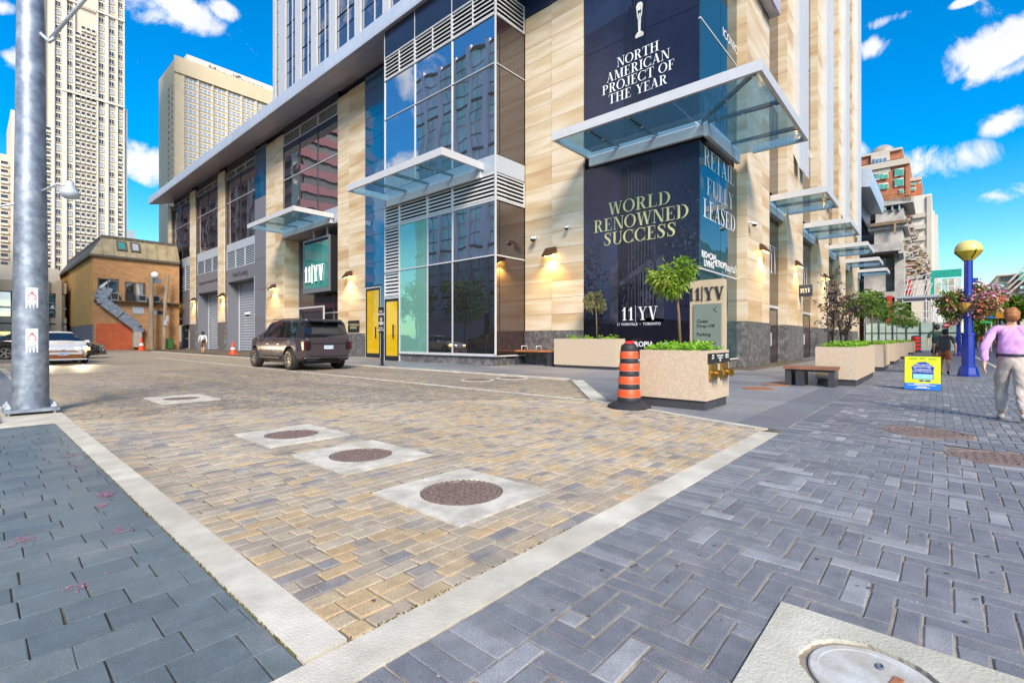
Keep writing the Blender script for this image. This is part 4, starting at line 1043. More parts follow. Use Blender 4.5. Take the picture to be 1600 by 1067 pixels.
for k in range(24): bx('tower_floor_band', 20, GY - .0, 20.3 + k * 1.1, 22.9, GY + .07, 20.42 + k * 1.1, SILVER2, tower) if k % 3 == 0 else None
# far podium end with the second overhang
bx('podium_end_wall', 62, 6.7, 0, 66, 7.2, 15.4, STONE, tower)
MB().prism([(63, 5.45, 17.3), (63, 5.3, 17.8), (63, 5.4, 19.2), (63, 7.2, 19.6), (63, 7.2, 17.6)], (15, 0, 0)).build('podium_end_overhang', SILVER, tower)
bx('window_pane', 63, 6.75, 15.5, 78, 6.9, 17.5, NAVY, tower)
# --- tower shaft above the lane
TX = 19.6
ty = lambda px: onX(px, TX)
bx('tower_core', TX + .5, 7.2, 20.3, 50, ty(430), 60, NAVY, tower)
fins = [(428.5, 432), (438, 447.5), (463, 471.5), (488, 496.5), (516, 526), (556, 565), (600, 610), (660, 672), (730, 742)]
for a, b_ in fins: bx('tower_fin', TX - .13, ty(b_), 20.28, TX + .03, ty(a), 60, SILVER2, tower)
TG = glass_mirror('tower_glass', (.05, .07, .13), 2.2, .05, .6)
for k in range(len(fins) - 1):
    y1, y0 = ty(fins[k][1]), ty(fins[k + 1][0]); ym_ = y0 + (y1 - y0) * .42
    for fl in range(9):
        z0 = 20.4 + fl * 3.3
        for a, b_ in ((y0, ym_), (ym_, y1)):
            bx('window_pane', TX + .05, a + .03, z0 + .06, TX + .1, b_ - .03, z0 + 2.1, TG, tower); bx('window_pane', TX + .05, a + .03, z0 + 2.2, TX + .1, b_ - .03, z0 + 3.2, TG, tower)
    bx('tower_mullion', TX + .0, ym_ - .04, 20.3, TX + .06, ym_ + .04, 50, SILVER2, tower)
bx('tower_end_pier', TX + .1, ty(432) - .2, 20.28, TX + .9, ty(428.6), 60, STONE, tower)
# --- stones: those that show largest as pieces, the rest as one mass
def seen(s):
    x, y, z = (s[0] + s[3]) / 2, (s[1] + s[4]) / 2, (s[2] + s[5]) / 2; d = x * CA + y * SA; r = x * SA - y * CA
    py = HORIZ - FPX * (z - EYE) / d
    if not (-20 < py < 1080): return 0
    return (s[5] - s[2]) * max(s[3] - s[0], s[4] - s[1]) / d ** 2
stones.sort(key=lambda s: -seen(s))
for s in stones[:300]: bx('stone_panel', *s, STONE, tower)
b = MB()
for s in stones[300:]: b.box(*s)
b.build('stone_panels_high', STONE, tower, kind='stuff')
# ================================================================ POSTERS AND SIGNS ON THE WALLS
PBASE = mk('poster_navy', (.012, .013, .030), .22, var=.25, scale=.5, col2=(.022, .026, .062), c2=(.4, .6))
PSHAPE = mk('poster_print_dark', (.006, .006, .014), .22, var=.5, scale=3)
PSHAPE2 = mk('poster_print_grey', (.040, .042, .062), .22, var=.6, scale=2.5)
PSHAPE3 = mk('poster_print_sky', (.020, .030, .066), .22, var=.3, scale=1)
SILK = mk('poster_print_silver', (.62, .60, .52), .25, var=.3, scale=4)
def on_lane(px, py, X=WX): return Vector((X, onX(px, X), zX(px, py, X)))
def flat_on_lane(b, pts, X, m=0):
    b.poly([(X, y, z) for y, z in pts], m)
yc = (PY0 + PY1) / 2; H1 = 8.9
lower = thing('poster', 'dark navy poster reading WORLD RENOWNED SUCCESS under the corner canopy', 'poster', (WX, yc, .45), 0, 'dark posters on the corner')
bx('sheet', WX + .015, PY0 + .06, .46, WX + .06, PY1 - .01, 3.93, PBASE, lower); bx('sheet', WX + .015, PY0 + .06, 3.95, WX + .06, PY1 - .01, 8.88, PBASE, lower)
b = MB(); X = WX + .012; Wp = PY1 - PY0; P2 = lambda u, v: (PY1 - u * Wp, .46 + v * 8.4)     # u to the right, v up
rg = random.Random(4)
def pp(pts, m, X_): flat_on_lane(b, [P2(u, v) for u, v in pts], X_, m)
pp([(.0, .2), (.32, .2), (.32, .62), (.30, .7), (0, .72)], 2, X)
pp([(.33, .18), (.33, .62), (.36, .97), (.62, .97), (.62, .18)], 0, X - .001)
for k in range(9): u = .42 + k * .028; pp([(u, .2), (u, .95 - .01 * k), (u + .008, .95 - .01 * k), (u + .008, .2)], 1, X - .002)
pp([(.26, .18), (.26, .47), (.33, .52), (.33, .18)], 1, X - .002); pp([(.52, .18), (.52, .42), (.72, .50), (.72, .18)], 1, X - .002)
pp([(.34, .36), (.34, .385), (.62, .49), (.62, .46)], 1, X - .003); pp([(.0, .0), (1, .0), (1, .17), (.6, .20), (.3, .17), (0, .19)], 0, X - .002)
for k in range(620):
    u, v = (rg.gauss(.09, .06), rg.gauss(.42, .10)) if k % 2 else (rg.gauss(.86, .08), rg.gauss(.55, .13))
    u = min(max(u, .01), .98); s_ = rg.uniform(.004, .013)
    pp([(u - s_, v), (u, v - s_ * .6), (u + s_, v + .002), (u, v + s_ * .6)], 0 if rg.random() < .7 else 1, X - .003 - .00001 * (k % 50))
for k in range(70):
    u, v = rg.uniform(.36, .7), rg.uniform(.2, .5); pp([(u, v), (u + .012, v), (u + .012, v + .014), (u, v + .014)], 1, X - .004)
b.build('printed_scene', [PSHAPE, PSHAPE2, PSHAPE3], lower)
def lane_line(s, h, px, py, parent, mt, X=WX - .0, **k): return serif('lettering', s, h, on_lane(px, py, X), RX, ZUP, mt, parent, **k)
HL = (zX(1003, 312, WX) - zX(1003, 338, WX))
for s, pa, pb, py, h in (('WORLD', 950.5, 1049, 327.5, 20), ('RENOWNED', 928, 1077.5, 352, 20.5), ('SUCCESS', 943.5, 1057, 376.5, 20.5)):
    pm = (pa + pb) / 2; hh = h / FPX * WX / ray(pm)[0]; ya, yb_ = onX(pb, WX), onX(pa, WX)
    serif('lettering', s, hh, (WX, (ya + yb_) / 2, on_lane(pm, py).z), RX, ZUP, GOLDV, lower, gap=.03, depth=.014, fit=yb_ - ya)
hh = 20.5 / FPX * WX / ray(997)[0]; lane_line('11|YV', hh, 999, 500, lower, WHITEV, wide=1.0, gap=.12, depth=.014)
text_obj('lettering', '11 YORKVILLE  •  TORONTO', .155, on_lane(997, 506.5, WX - .006), RX, ZUP, WHITEV, lower)
text_obj('lettering', 'METROPIA', .30, on_lane(996, 538, WX - .006), RX, ZUP, WHITEV, lower, bold=.006)
text_obj('lettering', '(Capital)', .36, on_lane(1052, 541, WX - .006), RX, ZUP, WHITEV, lower)
upper = thing('poster', 'dark navy poster reading NORTH AMERICAN PROJECT OF THE YEAR above the corner canopy', 'poster', (WX, yc, 9.65), 0, 'dark posters on the corner')
bx('sheet', WX + .015, PY0 + .06, 9.66, WX + .06, PY1 - .01, 14.0, PBASE, upper); bx('sheet', WX + .015, PY0 + .06, 14.02, WX + .06, PY1 - .01, 19.9, PBASE, upper)
b = MB(); U2 = lambda u, v: (PY1 - u * Wp, 9.7 + v * 10)
for k in range(8): 
    u = .38 + k * .025; flat_on_lane(b, [U2(u, 0), U2(u, .5 + .03 * k if k < 4 else .65 - .03 * (k - 4)), U2(u + .016, .5 + .03 * k if k < 4 else .65 - .03 * (k - 4)), U2(u + .016, 0)], WX + .012, 0)
flat_on_lane(b, [U2(0, .52), U2(1, .58), U2(1, 1), U2(0, 1)], WX + .0135, 1)
b.build('printed_scene', [PSHAPE, PSHAPE3], upper)
for s, pa, pb, py, h in (('NORTH', 964, 1030, 92, 15), ('AMERICAN', 948, 1047, 110.5, 15), ('PROJECT', 941, 1022, 130.5, 15), ('OF', 1029, 1055, 121.5, 15), ('THE', 951, 987, 152, 15), ('YEAR', 994, 1043, 144.5, 15)):
    pm = (pa + pb) / 2; hh = h / FPX * WX / ray(pm)[0]; ya, yb_ = onX(pb, WX), onX(pa, WX)
    zz = on_lane(998, {92: 92, 110.5: 110.5, 130.5: 128.5, 121.5: 128.5, 152: 147, 144.5: 147}[py]).z
    serif('lettering', s, hh, (WX, (ya + yb_) / 2, zz), RX, ZUP, WHITEV, upper, gap=.03, depth=.014, fit=yb_ - ya)
# printed award trophy: a plain globe held on a slim stand
p0 = on_lane(999, 58, WX); sc_ = (on_lane(999, 3, WX).z - p0.z)
def trophy(k, pts): 
    b.poly([(WX + .008 - .001 * k, p0.y - u * sc_, p0.z + v * sc_) for u, v in pts])
b = MB()
trophy(0, [(-.12, 0), (.12, 0), (.13, .08), (.05, .16), (-.05, .16), (-.13, .08)]); trophy(1, [(-.03, .14), (.03, .14), (.055, .62), (.0, .70), (-.055, .62)])
trophy(2, [(.03, .55), (.07, .55), (.10, .85), (.07, .86)]); trophy(2, [(-.03, .55), (-.07, .55), (-.10, .85), (-.07, .86)])
trophy(3, [(.105 * math.cos(R(a)), .87 + .12 * math.sin(R(a))) for a in range(0, 360, 24)])
b.build('printed_trophy', SILK, upper)
# white words on the street-side glass
side = thing('window_lettering', 'white RETAIL FULLY LEASED lettering on the corner glass facing the street', 'lettering', (20.7, GY - .06, 4.5))
def on_street(px, py, Y): return Vector((onY(px, Y), Y, zY(px, py, Y)))
Y_ = PY0 + .012
for s, pa, pb, py, h in (('RETAIL', 1099.5, 1147, 274, 27), ('FULLY', 1104, 1145.5, 316, 25), ('LEASED', 1098.7, 1149, 351, 27)):
    pm = (pa + pb) / 2; xa, xb = onY(pa, Y_), onY(pb, Y_); xm = (xa + xb) / 2; d = xm / ray(pm)[0]
    serif('lettering', s, h / FPX * d, (xm, Y_, zY(pm, py, Y_)), RY, ZUP, WHITEV, side, gap=.03, depth=.004, fit=xb - xa)
text_obj('lettering', 'RIO+CAN\nLIVING', .36, on_street(1108, 407, Y_ - .004), RY, ZUP, WHITEV, side, bold=.012); text_obj('lettering', 'METROPIA', .36, on_street(1126, 414, Y_ - .004), RY, ZUP, WHITEV, side, bold=.012)
text_obj('lettering', '(capital)', .50, on_street(1142, 420, Y_ - .004), RY, ZUP, WHITEV, side)
up_side = thing('window_lettering', 'white lettering on the upper corner glass above the canopy', 'lettering', (20.7, GY - .06, 9.7))
text_obj('lettering', 'ICONIC', .55, on_street(1141, 66, Y_), RY, ZUP, WHITEV, up_side)
for k in range(3):
    a, b_ = P_[k][1], P_[k + 1][0]
    t = thing('window_lettering', ['white 11|YV letters on the glass behind the first street canopy', 'white 11|YV letters on the glass behind the second street canopy', 'white 11|YV letters on the glass behind the third street canopy'][k], 'lettering', ((a + b_) / 2, GY - .01, 4.4), 0, 'letters on the street glass')
    serif('lettering', '11|YV', 1.5, ((a + b_) / 2, GY - .012, 4.85 - .2 * k), RY, ZUP, WHITEV, t, wide=.62, gap=.08)
# blade signs
for k, (px, py, Xs) in enumerate([(1257.5, 455, None), (1300, 461, None)]):
    X = P_[k + 1][1] + .1 if k == 0 else P_[2][1] + .6; X = (33.6, 44.6)[k]; y0, y1 = onX(1269 if k == 0 else 1308, X), onX(1248 if k == 0 else 1292, X); z0, z1 = zX(px, 463 if k == 0 else 472, X), zX(px, 445 if k == 0 else 456, X)
    t = thing('blade_sign', ['small dark square 11|YV sign on the wall above the brown bench', 'small dark square 11|YV sign half behind the purple-leaved trees'][k], 'sign', (X, y1, z0), 0, 'small hanging wall signs')
    bx('sign_plate', X, y0, z0, X + .14, y1, z1, NAVY, t); bx('bracket', X + .03, y1, z1 - .2, X + .1, PYF, z1 - .1, DKMETAL, t)
    serif('lettering', '11|YV', (z1 - z0) * .36, (X - .003, (y0 + y1) / 2, z0 + (z1 - z0) * .32), RX, ZUP, WHITEV, t, wide=.75, gap=.06, depth=.004)
# hanging illuminated sign over the entry
X = WX - .05; y0, y1 = onX(515.5, X), onX(474.5, X); z0, z1 = zX(495, 457, X), zX(495, 372, X)
t = thing('entrance_sign', 'large teal glass box with raised white 11|YV letters hanging in the entrance', 'sign', (X, (y0 + y1) / 2, z0))
bx('sign_box', X + .06, y0, z0, X + 1.1, y1, z1, BLACK, t); bx('sign_face', X, y0 + .18, z0 + .35, X + .06, y1 - .18, z1 - .35, TEALGLASS, t)
f = MB().box(X - .06, y0, z0, X + .06, y1, z0 + .32).box(X - .06, y0, z1 - .16, X + .06, y1, z1).box(X - .06, y0, z0 + .32, X + .06, y0 + .14, z1 - .16).box(X - .06, y1 - .14, z0 + .32, X + .06, y1, z1 - .16); f.build('sign_frame', GREYPANEL, t)
for k in (1, 2): yy = y0 + (y1 - y0) * k / 3; bx('face_joint', X - .008, yy - .015, z0 + .35, X - .001, yy + .015, z1 - .35, BLUEGLASS, t)
serif('raised_lettering', '11|YV', (z1 - z0) * .29, (X - .06, y0 + (y1 - y0) * .555, z0 + .9), RX, ZUP, emis('lit_letters', (1, .96, .86), .12), t, wide=.80, gap=.12, depth=.07)
bx('hanger', X + .3, y0 + 1, z1, X + .4, y0 + 1.1, 10.1, SILVER2, t); bx('hanger', X + .3, y1 - 1.1, z1, X + .4, y1 - 1, 10.1, SILVER2, t)
# brass plate beside the doors, black sign post
p = on_lane(553, 510, WX); t = thing('wall_plaque', 'black plaque reading 11 YORKVILLE on the stone pier beside the dark car', 'plaque', (WX - .03, p.y, p.z - .5))
bx('plate', WX - .05, p.y - .75, p.z - .42, WX - .005, p.y + .75, p.z + .42, BLACK, t); text_obj('lettering', '11 YORKVILLE\nAVENUE', .24, (WX - .055, p.y, p.z), RX, ZUP, MT['pale_gold_vinyl'], t)
x, y = gp(607, 571); x -= .35
t = thing('sign_post', 'slim black post with stacked white notices beside the yellow doors', 'sign post', (x, y, 0)); d = x / ray(607)[0]
MB().box(x - .05, y - .05, 0, x + .05, y + .05, 2.75).build('post', BLACK, t); MB().lathe([(.16, 0), (.16, .02), (.05, .03)], 16, (x, y, 0)).build('base', BLACK, t)
bx('notice_board', x - .075, y - .24, 1.55, x - .055, y + .20, 2.75, BLACK, t)
text_obj('lettering', 'NO\nPARKING', .15, (x - .08, y - .02, 2.48), RX, ZUP, WHITE, t); text_obj('lettering', '15\nMIN', .22, (x - .08, y - .02, 2.08), RX, ZUP, WHITE, t, bold=.006); text_obj('lettering', 'GUEST\nDROP OFF', .12, (x - .08, y - .02, 1.72), RX, ZUP, WHITE, t)

# ================================================================ CANOPIES
def canopy(label, cells, beams, gutters, z, group, cross, fr=.13, hgt=.34, name='glass_canopy'):
    """cells: glass rectangles (x0,y0,x1,y1); beams: outer frame boxes; gutters: wall beams; cross: carrying beams"""
    x = min(c[0] for c in cells); y = min(c[1] for c in cells)
    t = thing(name, label, 'canopy', (x, y, z), 0, group)
    for (x0, y0, x1, y1) in beams: bx('edge_beam', x0, y0, z, x1, y1, z + hgt, SILVER2, t)
    for (x0, y0, x1, y1) in gutters: bx('wall_beam', x0, y0, z - .36, x1, y1, z + .22, SILVER2, t); 
    for (x0, y0, x1, y1) in cells: bx('glass_pane', x0 + .03, y0 + .03, z + .05, x1 - .03, y1 - .03, z + .075, CANOPYGLASS, t)
    for (p, q) in cross:
        p = Vector((*p, z + .2)); q = Vector((*q, z + .2)); dr = (q - p).normalized(); n = Vector((-dr.y, dr.x, 0)) * .045
        MB().prism([p - n, q - n, q - n + Vector((0, 0, -.1)), p - n + Vector((0, 0, -.16))], n * 2).build('cross_beam', DKMETAL, t)
        b = MB()
        for f_ in (.08, .5, .92):
            c = p.lerp(q, f_); b.lathe([(.05, -.17), (.05, -.14), (.018, -.13), (.018, -.02)], 10, tuple(c))
        b.build('glass_fitting', SILVER, t, smooth=False)
    return t
# over the lane, at the bay
xo, yb0, yb1, z = 13.75, 16.3, 24.3, 9.33
ys = [yb0 + .1 + (yb1 - yb0 - .2) * k / 4 for k in range(5)]
canopy('blue glass canopy over the lane at the glass bay, middle of three', [(xo + .1, ys[k], BX - .15, ys[k + 1]) for k in range(4)], [(xo, yb0, xo + .12, yb1), (xo + .121, yb0, BX - .02, yb0 + .12), (xo + .121, yb1 - .12, BX - .02, yb1)],
       [(BX - .16, yb0 + .12, BX - .03, yb1 - .12)], z, 'canopies over the lane', [((xo + .12, ys[k]), (BX - .16, ys[k])) for k in range(1, 4)])
# over the entrance
xo, yb0, yb1, z = 15.4, 34.5, 43.1, 10.45
ys = [yb0 + .1 + (yb1 - yb0 - .2) * k / 3 for k in range(4)]
canopy('blue glass canopy over the entrance with the teal sign', [(xo + .1, ys[k], WX - .25, ys[k + 1]) for k in range(3)], [(xo, yb0, xo + .13, yb1), (xo + .131, yb0, WX - .02, yb0 + .13), (xo + .131, yb1 - .13, WX - .02, yb1)],
       [(WX - .26, yb0 + .13, WX - .03, yb1 - .13)], z, 'canopies over the lane', [((xo + .13, ys[k]), (WX - .26, ys[k])) for k in range(1, 3)])
# round the corner
xo, yo, z = 15.7, 3.97, 9.28; y1 = onX(862, xo); x1 = onY(1263.5, yo)
ys = [GY - .05, 8.5, 10.2, y1 - .1]; xs = [WX, 21.2, x1 - .1]
cells = [(xo + .1, ys[k], WX - .2, ys[k + 1]) for k in range(3)] + [(xo + .1, yo + .1, WX, GY - .05)] + [(xs[k], yo + .1, xs[k + 1], GY - .25) for k in range(2)]
canopy('large blue glass canopy wrapping the building corner', cells, [(xo, yo, xo + .12, y1), (xo + .121, yo, x1, yo + .12), (xo + .121, y1 - .12, WX - .02, y1), (x1 - .12, yo + .121, x1, PYF - .35)],
       [(WX - .2, GY - .2, WX - .03, y1 - .12), (WX - .029, GY - .33, x1 - .2, GY - .17)], z, 'canopies round the corner', [((xo + .12, ys[1]), (WX - .2, ys[1])), ((xo + .12, ys[2]), (WX - .2, ys[2])), ((xo + .12, yo + .12), (WX - .2, GY - .2)), ((21.2, yo + .12), (21.2, GY - .33)), ((WX, yo + .12), (WX, GY - .33))])
# along the street
for k in range(5):
    a = P_[k][1] + .05; b_ = (P_[k + 1][0] if k < 4 else 65.5) - .05
    if k == 0: b_ = a + 3.7
    yo_, z = 3.97, 8.2
    m_ = (a + b_) / 2
    canopy('blue glass canopy over the street, ' + ['first beyond the large corner one', 'second beyond the corner one', 'third beyond the corner one, above the trees', 'fourth beyond the corner one', 'farthest along the stone wall'][k], [(a + .1, yo_ + .1, m_, GY - .3), (m_, yo_ + .1, b_ - .1, GY - .3)],
           [(a, yo_, a + .12, PYF), (a + .121, yo_, b_, yo_ + .12), (b_ - .12, yo_ + .121, b_, PYF - .02 if k else PYF - .05)], [(a + .121, GY - .3, b_ - .121, GY - .02)], z, 'canopies along the street', [((m_, yo_ + .12), (m_, GY - .3))], hgt=.3)
# ================================================================ WALL LAMPS AND CAMERAS
LAMPGLOW = emis('lamp_glow', (1.0, .60, .14), 9)
def wall_lamp(px, py, label, X=None, Y=None, watts=60, s=1.0):
    if X is not None: p = on_lane(px, py, X); out = Vector((-1, 0, 0)); al = Vector((0, -1, 0))
    else: p = on_street(px, py, Y); out = Vector((0, -1, 0)); al = Vector((1, 0, 0))
    t = thing('wall_lamp', label, 'wall lamp', p, 0, 'bronze wall lamps')
    w_ = .30 * s; up = Vector((0, 0, 1))
    def sec(o, u): return p + out * o * s + up * u * s
    MB().prism([sec(0, .22) - al * w_, sec(.10, .24) - al * w_, sec(.42, -.16) - al * w_, sec(.42, -.22) - al * w_, sec(.12, -.06) - al * w_, sec(0, -.06) - al * w_], al * 2 * w_).build('hood', MT.get('lamp_bronze') or mk('lamp_bronze', (.13, .06, .03), .4, .5), t)
    MB().prism([sec(.13, -.075) - al * w_ * .8, sec(.30, -.17) - al * w_ * .8, sec(.28, -.20) - al * w_ * .8, sec(.13, -.11) - al * w_ * .8], al * 1.6 * w_).build('bulb', LAMPGLOW, t)
    ld = bpy.data.lights.new('lamp_light', 'SPOT'); ld.energy = watts; ld.color = (1, .60, .18); ld.spot_size = R(125); ld.spot_blend = .7; ld.shadow_soft_size = .08
    lo = bpy.data.objects.new('lamp_light', ld); COL.objects.link(lo); lo.parent = t; lo.location = out * .22 * s + up * -.26 * s
    lo.rotation_euler = (Vector((0, 0, 1)) + out * -.0).to_track_quat('Z', 'Y').to_euler()
wall_lamp(862, 395, 'bronze wall lamp glowing on the stone wall beside the big dark poster', X=WX, watts=110)
wall_lamp(547, 430, 'bronze wall lamp glowing on the stone pier right of the entrance', X=WX, watts=150, s=1.15)
wall_lamp(429, 449, 'bronze wall lamp glowing on the stone pier left of the entrance', X=WX, watts=150, s=1.15)
wall_lamp(349, 462, 'bronze wall lamp glowing between the two roller doors', X=WX - .24, watts=130, s=1.25)
wall_lamp(304, 469, 'bronze wall lamp glowing on the thin pier left of both roller doors', X=WX - .24, watts=130, s=1.25)
wall_lamp(267.5, 475, 'bronze wall lamp glowing at the far end of the lane front', X=WX - .24, watts=130, s=1.3)
wall_lamp(1189, 390, 'bronze wall lamp glowing on the first street pier at the corner', Y=PYF, watts=90)
wall_lamp(1244, 414, 'bronze wall lamp glowing on the second street pier', Y=PYF, watts=90)
wall_lamp(1287.5, 433, 'bronze wall lamp glowing on the third street pier', Y=PYF, watts=90)
def dome_cam(px, py, label, X=None, Y=None, size=.16):
    p = on_lane(px, py, X) if X is not None else on_street(px, py, Y); out = Vector((-1, 0, 0)) if X is not None else Vector((0, -1, 0))
    t = thing('security_camera', label, 'camera', p, 0, 'small white security cameras')
    b = MB(); b.tube([p, p + out * .12, p + out * .22 + Vector((0, 0, -.05))], size * .35, 8); b.build('arm', WHITE, t)
    c = p + out * .26 + Vector((0, 0, -.1)); MB().lathe([(.01, .5 * size), (size * .8, .45 * size), (size, 0), (size, -.2 * size)], 14, tuple(c)).build('housing', WHITE, t, smooth=True, angle=40)
    MB().lathe([(size * .9, -.2 * size), (size * .6, -.8 * size), (.01, -size)], 14, tuple(c)).build('lens_dome', BLACK, t, smooth=True)
dome_cam(838, 371, 'small white security camera on the stone wall above the orange bench', X=WX)
dome_cam(890, 354, 'small security camera on the stone beside the WORLD RENOWNED poster', X=WX, size=.11)
dome_cam(1169, 348, 'small security camera on the first street pier', Y=PYF, size=.12)
dome_cam(284, 498, 'white security camera above the small far garage gate', X=WX, size=.3)
dome_cam(391, 489, 'white security camera beside the retail roller door', X=WX, size=.25)
# ================================================================ PLANTERS, PLANTS AND BENCHES
LEAFG = leaf_mat('fresh_leaf', [(.10, .20, .015), (.17, .31, .025), (.25, .40, .04), (.33, .43, .05), (.42, .40, .07)])
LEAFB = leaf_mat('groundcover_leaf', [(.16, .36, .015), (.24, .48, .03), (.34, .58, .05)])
LEAFP = leaf_mat('purple_leaf', [(.035, .015, .02), (.07, .03, .035), (.13, .075, .06), (.10, .09, .04)], .2)
LEAFO = leaf_mat('olive_leaf', [(.12, .15, .05), (.20, .22, .08), (.32, .30, .13), (.42, .38, .22)])
LEAFT = leaf_mat('street_leaf', [(.05, .12, .015), (.10, .20, .025), (.17, .28, .04), (.23, .31, .05)])
BARK = mk('bark', (.19, .125, .065), .85, var=.3, scale=14, stretch=(1, 1, .25), bump=.3)
BARKD = mk('dark_bark', (.07, .055, .045), .85, var=.3, scale=14, stretch=(1, 1, .25))
SOIL = mk('soil', (.05, .035, .025), .95, var=.4, scale=20)
def leaf(b, p, d, L, W, t, rg, bend=.25):
    """one pointed leaf from p along d"""
    d = d.normalized(); s_ = d.cross(Vector((rg.uniform(-1, 1), rg.uniform(-1, 1), rg.uniform(-.3, 1)))).normalized(); n = d.cross(s_)
    m = p + d * L * .5 + n * L * .12; e = p + d * L - Vector((0, 0, L * bend))
    i = len(b.v); b.v += [tuple(p), tuple(m + s_ * W * .5), tuple(e), tuple(m - s_ * W * .5)]
    b.f += [(i, i + 1, i + 2), (i, i + 2, i + 3)]; b.m += [0, 0]; b.t += [t, t]
def crown(b, c, rx, ry, rz, n, L, W, rg, clumps=14, dark=.0, hollow=.35):
    cl = []
    for k in range(clumps):
        while True:
            q = Vector((rg.uniform(-1, 1), rg.uniform(-1, 1), rg.uniform(-1, 1)))
            if hollow < q.length < .92: break
        cl.append((q, rg.uniform(.22, .42), rg.uniform(0, .45)))
    for k in range(n):
        q, r_, t0 = rg.choice(cl); o = Vector((rg.gauss(0, 1), rg.gauss(0, 1), rg.gauss(0, 1))) * r_ * .55
        v = q + o
        if v.length > 1.12: v = v.normalized() * rg.uniform(.8, 1.1)
        p = Vector(c) + Vector((v.x * rx, v.y * ry, v.z * rz))
        d = (v + Vector((rg.gauss(0, .7), rg.gauss(0, .7), rg.gauss(-.1, .5))))
        leaf(b, p, d if d.length > .01 else Vector((0, 0, 1)), L * rg.uniform(.6, 1.3), W * rg.uniform(.7, 1.2), min(1, max(0, t0 + rg.uniform(0, .55))), rg)
    return cl
def small_tree(name, label, x, y, z0, zc, rx, rz, n, lm, seed, group, lean=(0, 0), L=.10, W=.045, tr=.03, ry=None, clumps=16, cat='tree'):
    rg = random.Random(seed); t = thing(name, label, cat, (x, y, z0), 0, group); ry = ry or rx
    c = Vector((x + lean[0], y + lean[1], zc)); b = MB(); mid = Vector((x + lean[0] * .5 + rg.uniform(-.02, .02), y + lean[1] * .5, (z0 + zc) / 2))
    b.tube([(x, y, z0 - .05), tuple(mid), tuple(c - Vector((0, 0, rz * .5)))], [tr, tr * .85, tr * .7], 9)
    cr = MB(); cl = crown(cr, c, rx, ry, rz, n, L, W, rg, clumps)
    for q, r_, _ in cl: 
        e = c + Vector((q.x * rx, q.y * ry, q.z * rz)) * .9; b.tube([tuple(c - Vector((0, 0, rz * .55))), tuple((c + e) / 2 - Vector((0, 0, rz * .08))), tuple(e)], [tr * .45, tr * .3, tr * .12], 5)
    b.build('trunk', BARK, t, smooth=True); cr.build('crown', lm, t, tone=True)
    return t
def planter(label, x0, y0, x1, y1, h, base, seed, cover=True, group='tan granite planters', cov_n=None):
    t = thing('planter', label, 'planter', ((x0 + x1) / 2, (y0 + y1) / 2, 0), 0, group); w_ = .07
    b = MB(); 
    b.box(x0, y0, base, x0 + w_, y1, h).box(x1 - w_, y0, base, x1, y1, h).box(x0 + w_, y0, base, x1 - w_, y0 + w_, h).box(x0 + w_, y1 - w_, base, x1 - w_, y1, h)
    b.build('box', TANGRAN, t)
    n = max(1, round((y1 - y0) / .9))
    for k in range(n):
        ya, yb_ = y0 + .035 + (y1 - y0 - .07) * k / n, y0 + .035 + (y1 - y0 - .07) * (k + 1) / n - .006
        bx('base_block', x0 + .035, ya, 0, x0 + .12, yb_, base - .004, DKGRAN, t)
    n = max(1, round((x1 - x0) / .6))
    for k in range(n):
        xa, xb = x0 + .125 + (x1 - x0 - .16) * k / n, x0 + .125 + (x1 - x0 - .16) * (k + 1) / n - .006
        bx('base_block', xa, y0 + .035, 0, xb, y0 + .12, base - .004, DKGRAN, t)
    bx('base_core', x0 + .121, y0 + .121, 0, x1 - .05, y1 - .05, base, DKGRAN, t)
    bx('soil', x0 + w_, y0 + w_, base, x1 - w_, y1 - w_, h - .05, SOIL, t)
    if cover:
        rg = random.Random(seed); b = MB(); A = (x1 - x0) * (y1 - y0); n = cov_n or int(520 * A)
        cl = [(rg.uniform(x0 + .12, x1 - .12), rg.uniform(y0 + .12, y1 - .12), rg.uniform(.06, .15)) for _ in range(int(22 * A) + 3)]
        for k in range(n):
            cx, cy, hh = rg.choice(cl); p = Vector((min(max(cx + rg.gauss(0, .09), x0 + .05), x1 - .05), min(max(cy + rg.gauss(0, .09), y0 + .05), y1 - .05), h - .05 + rg.uniform(.0, hh)))
            leaf(b, p, Vector((rg.gauss(0, 1), rg.gauss(0, 1), rg.uniform(.1, 1.2))), rg.uniform(.05, .10), rg.uniform(.03, .055), rg.random(), rg, .1)
        o = b.build('ground_cover', LEAFB, None, tone=True); tag(o, ['bright green ground cover filling the top of the ' + label][0][:96], 'plants', 'green planting in the planters')
    return t
H0 = 1.05
pl = planter('tan granite planter nearest the camera, with brass hose connections on its side', 8.5, 3.03, 9.7, 4.28, H0, .17, 1, cover=False)
# ground cover of the near planter, taller
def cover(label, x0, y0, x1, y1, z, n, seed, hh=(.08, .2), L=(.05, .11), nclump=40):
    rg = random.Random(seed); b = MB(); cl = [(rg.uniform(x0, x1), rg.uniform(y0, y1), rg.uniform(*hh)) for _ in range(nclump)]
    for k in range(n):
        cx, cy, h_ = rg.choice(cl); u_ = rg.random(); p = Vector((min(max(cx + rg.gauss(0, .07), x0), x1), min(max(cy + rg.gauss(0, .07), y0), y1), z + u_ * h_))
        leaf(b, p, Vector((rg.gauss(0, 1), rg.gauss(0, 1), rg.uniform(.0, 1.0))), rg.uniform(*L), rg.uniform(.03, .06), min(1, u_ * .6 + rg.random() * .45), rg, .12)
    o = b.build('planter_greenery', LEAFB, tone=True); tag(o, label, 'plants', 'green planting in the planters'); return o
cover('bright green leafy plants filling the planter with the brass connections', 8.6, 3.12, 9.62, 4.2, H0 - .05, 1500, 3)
bx('name_plate', 8.56, 3.0, .83, 9.66, 3.026, 1.0, BLACK, pl)
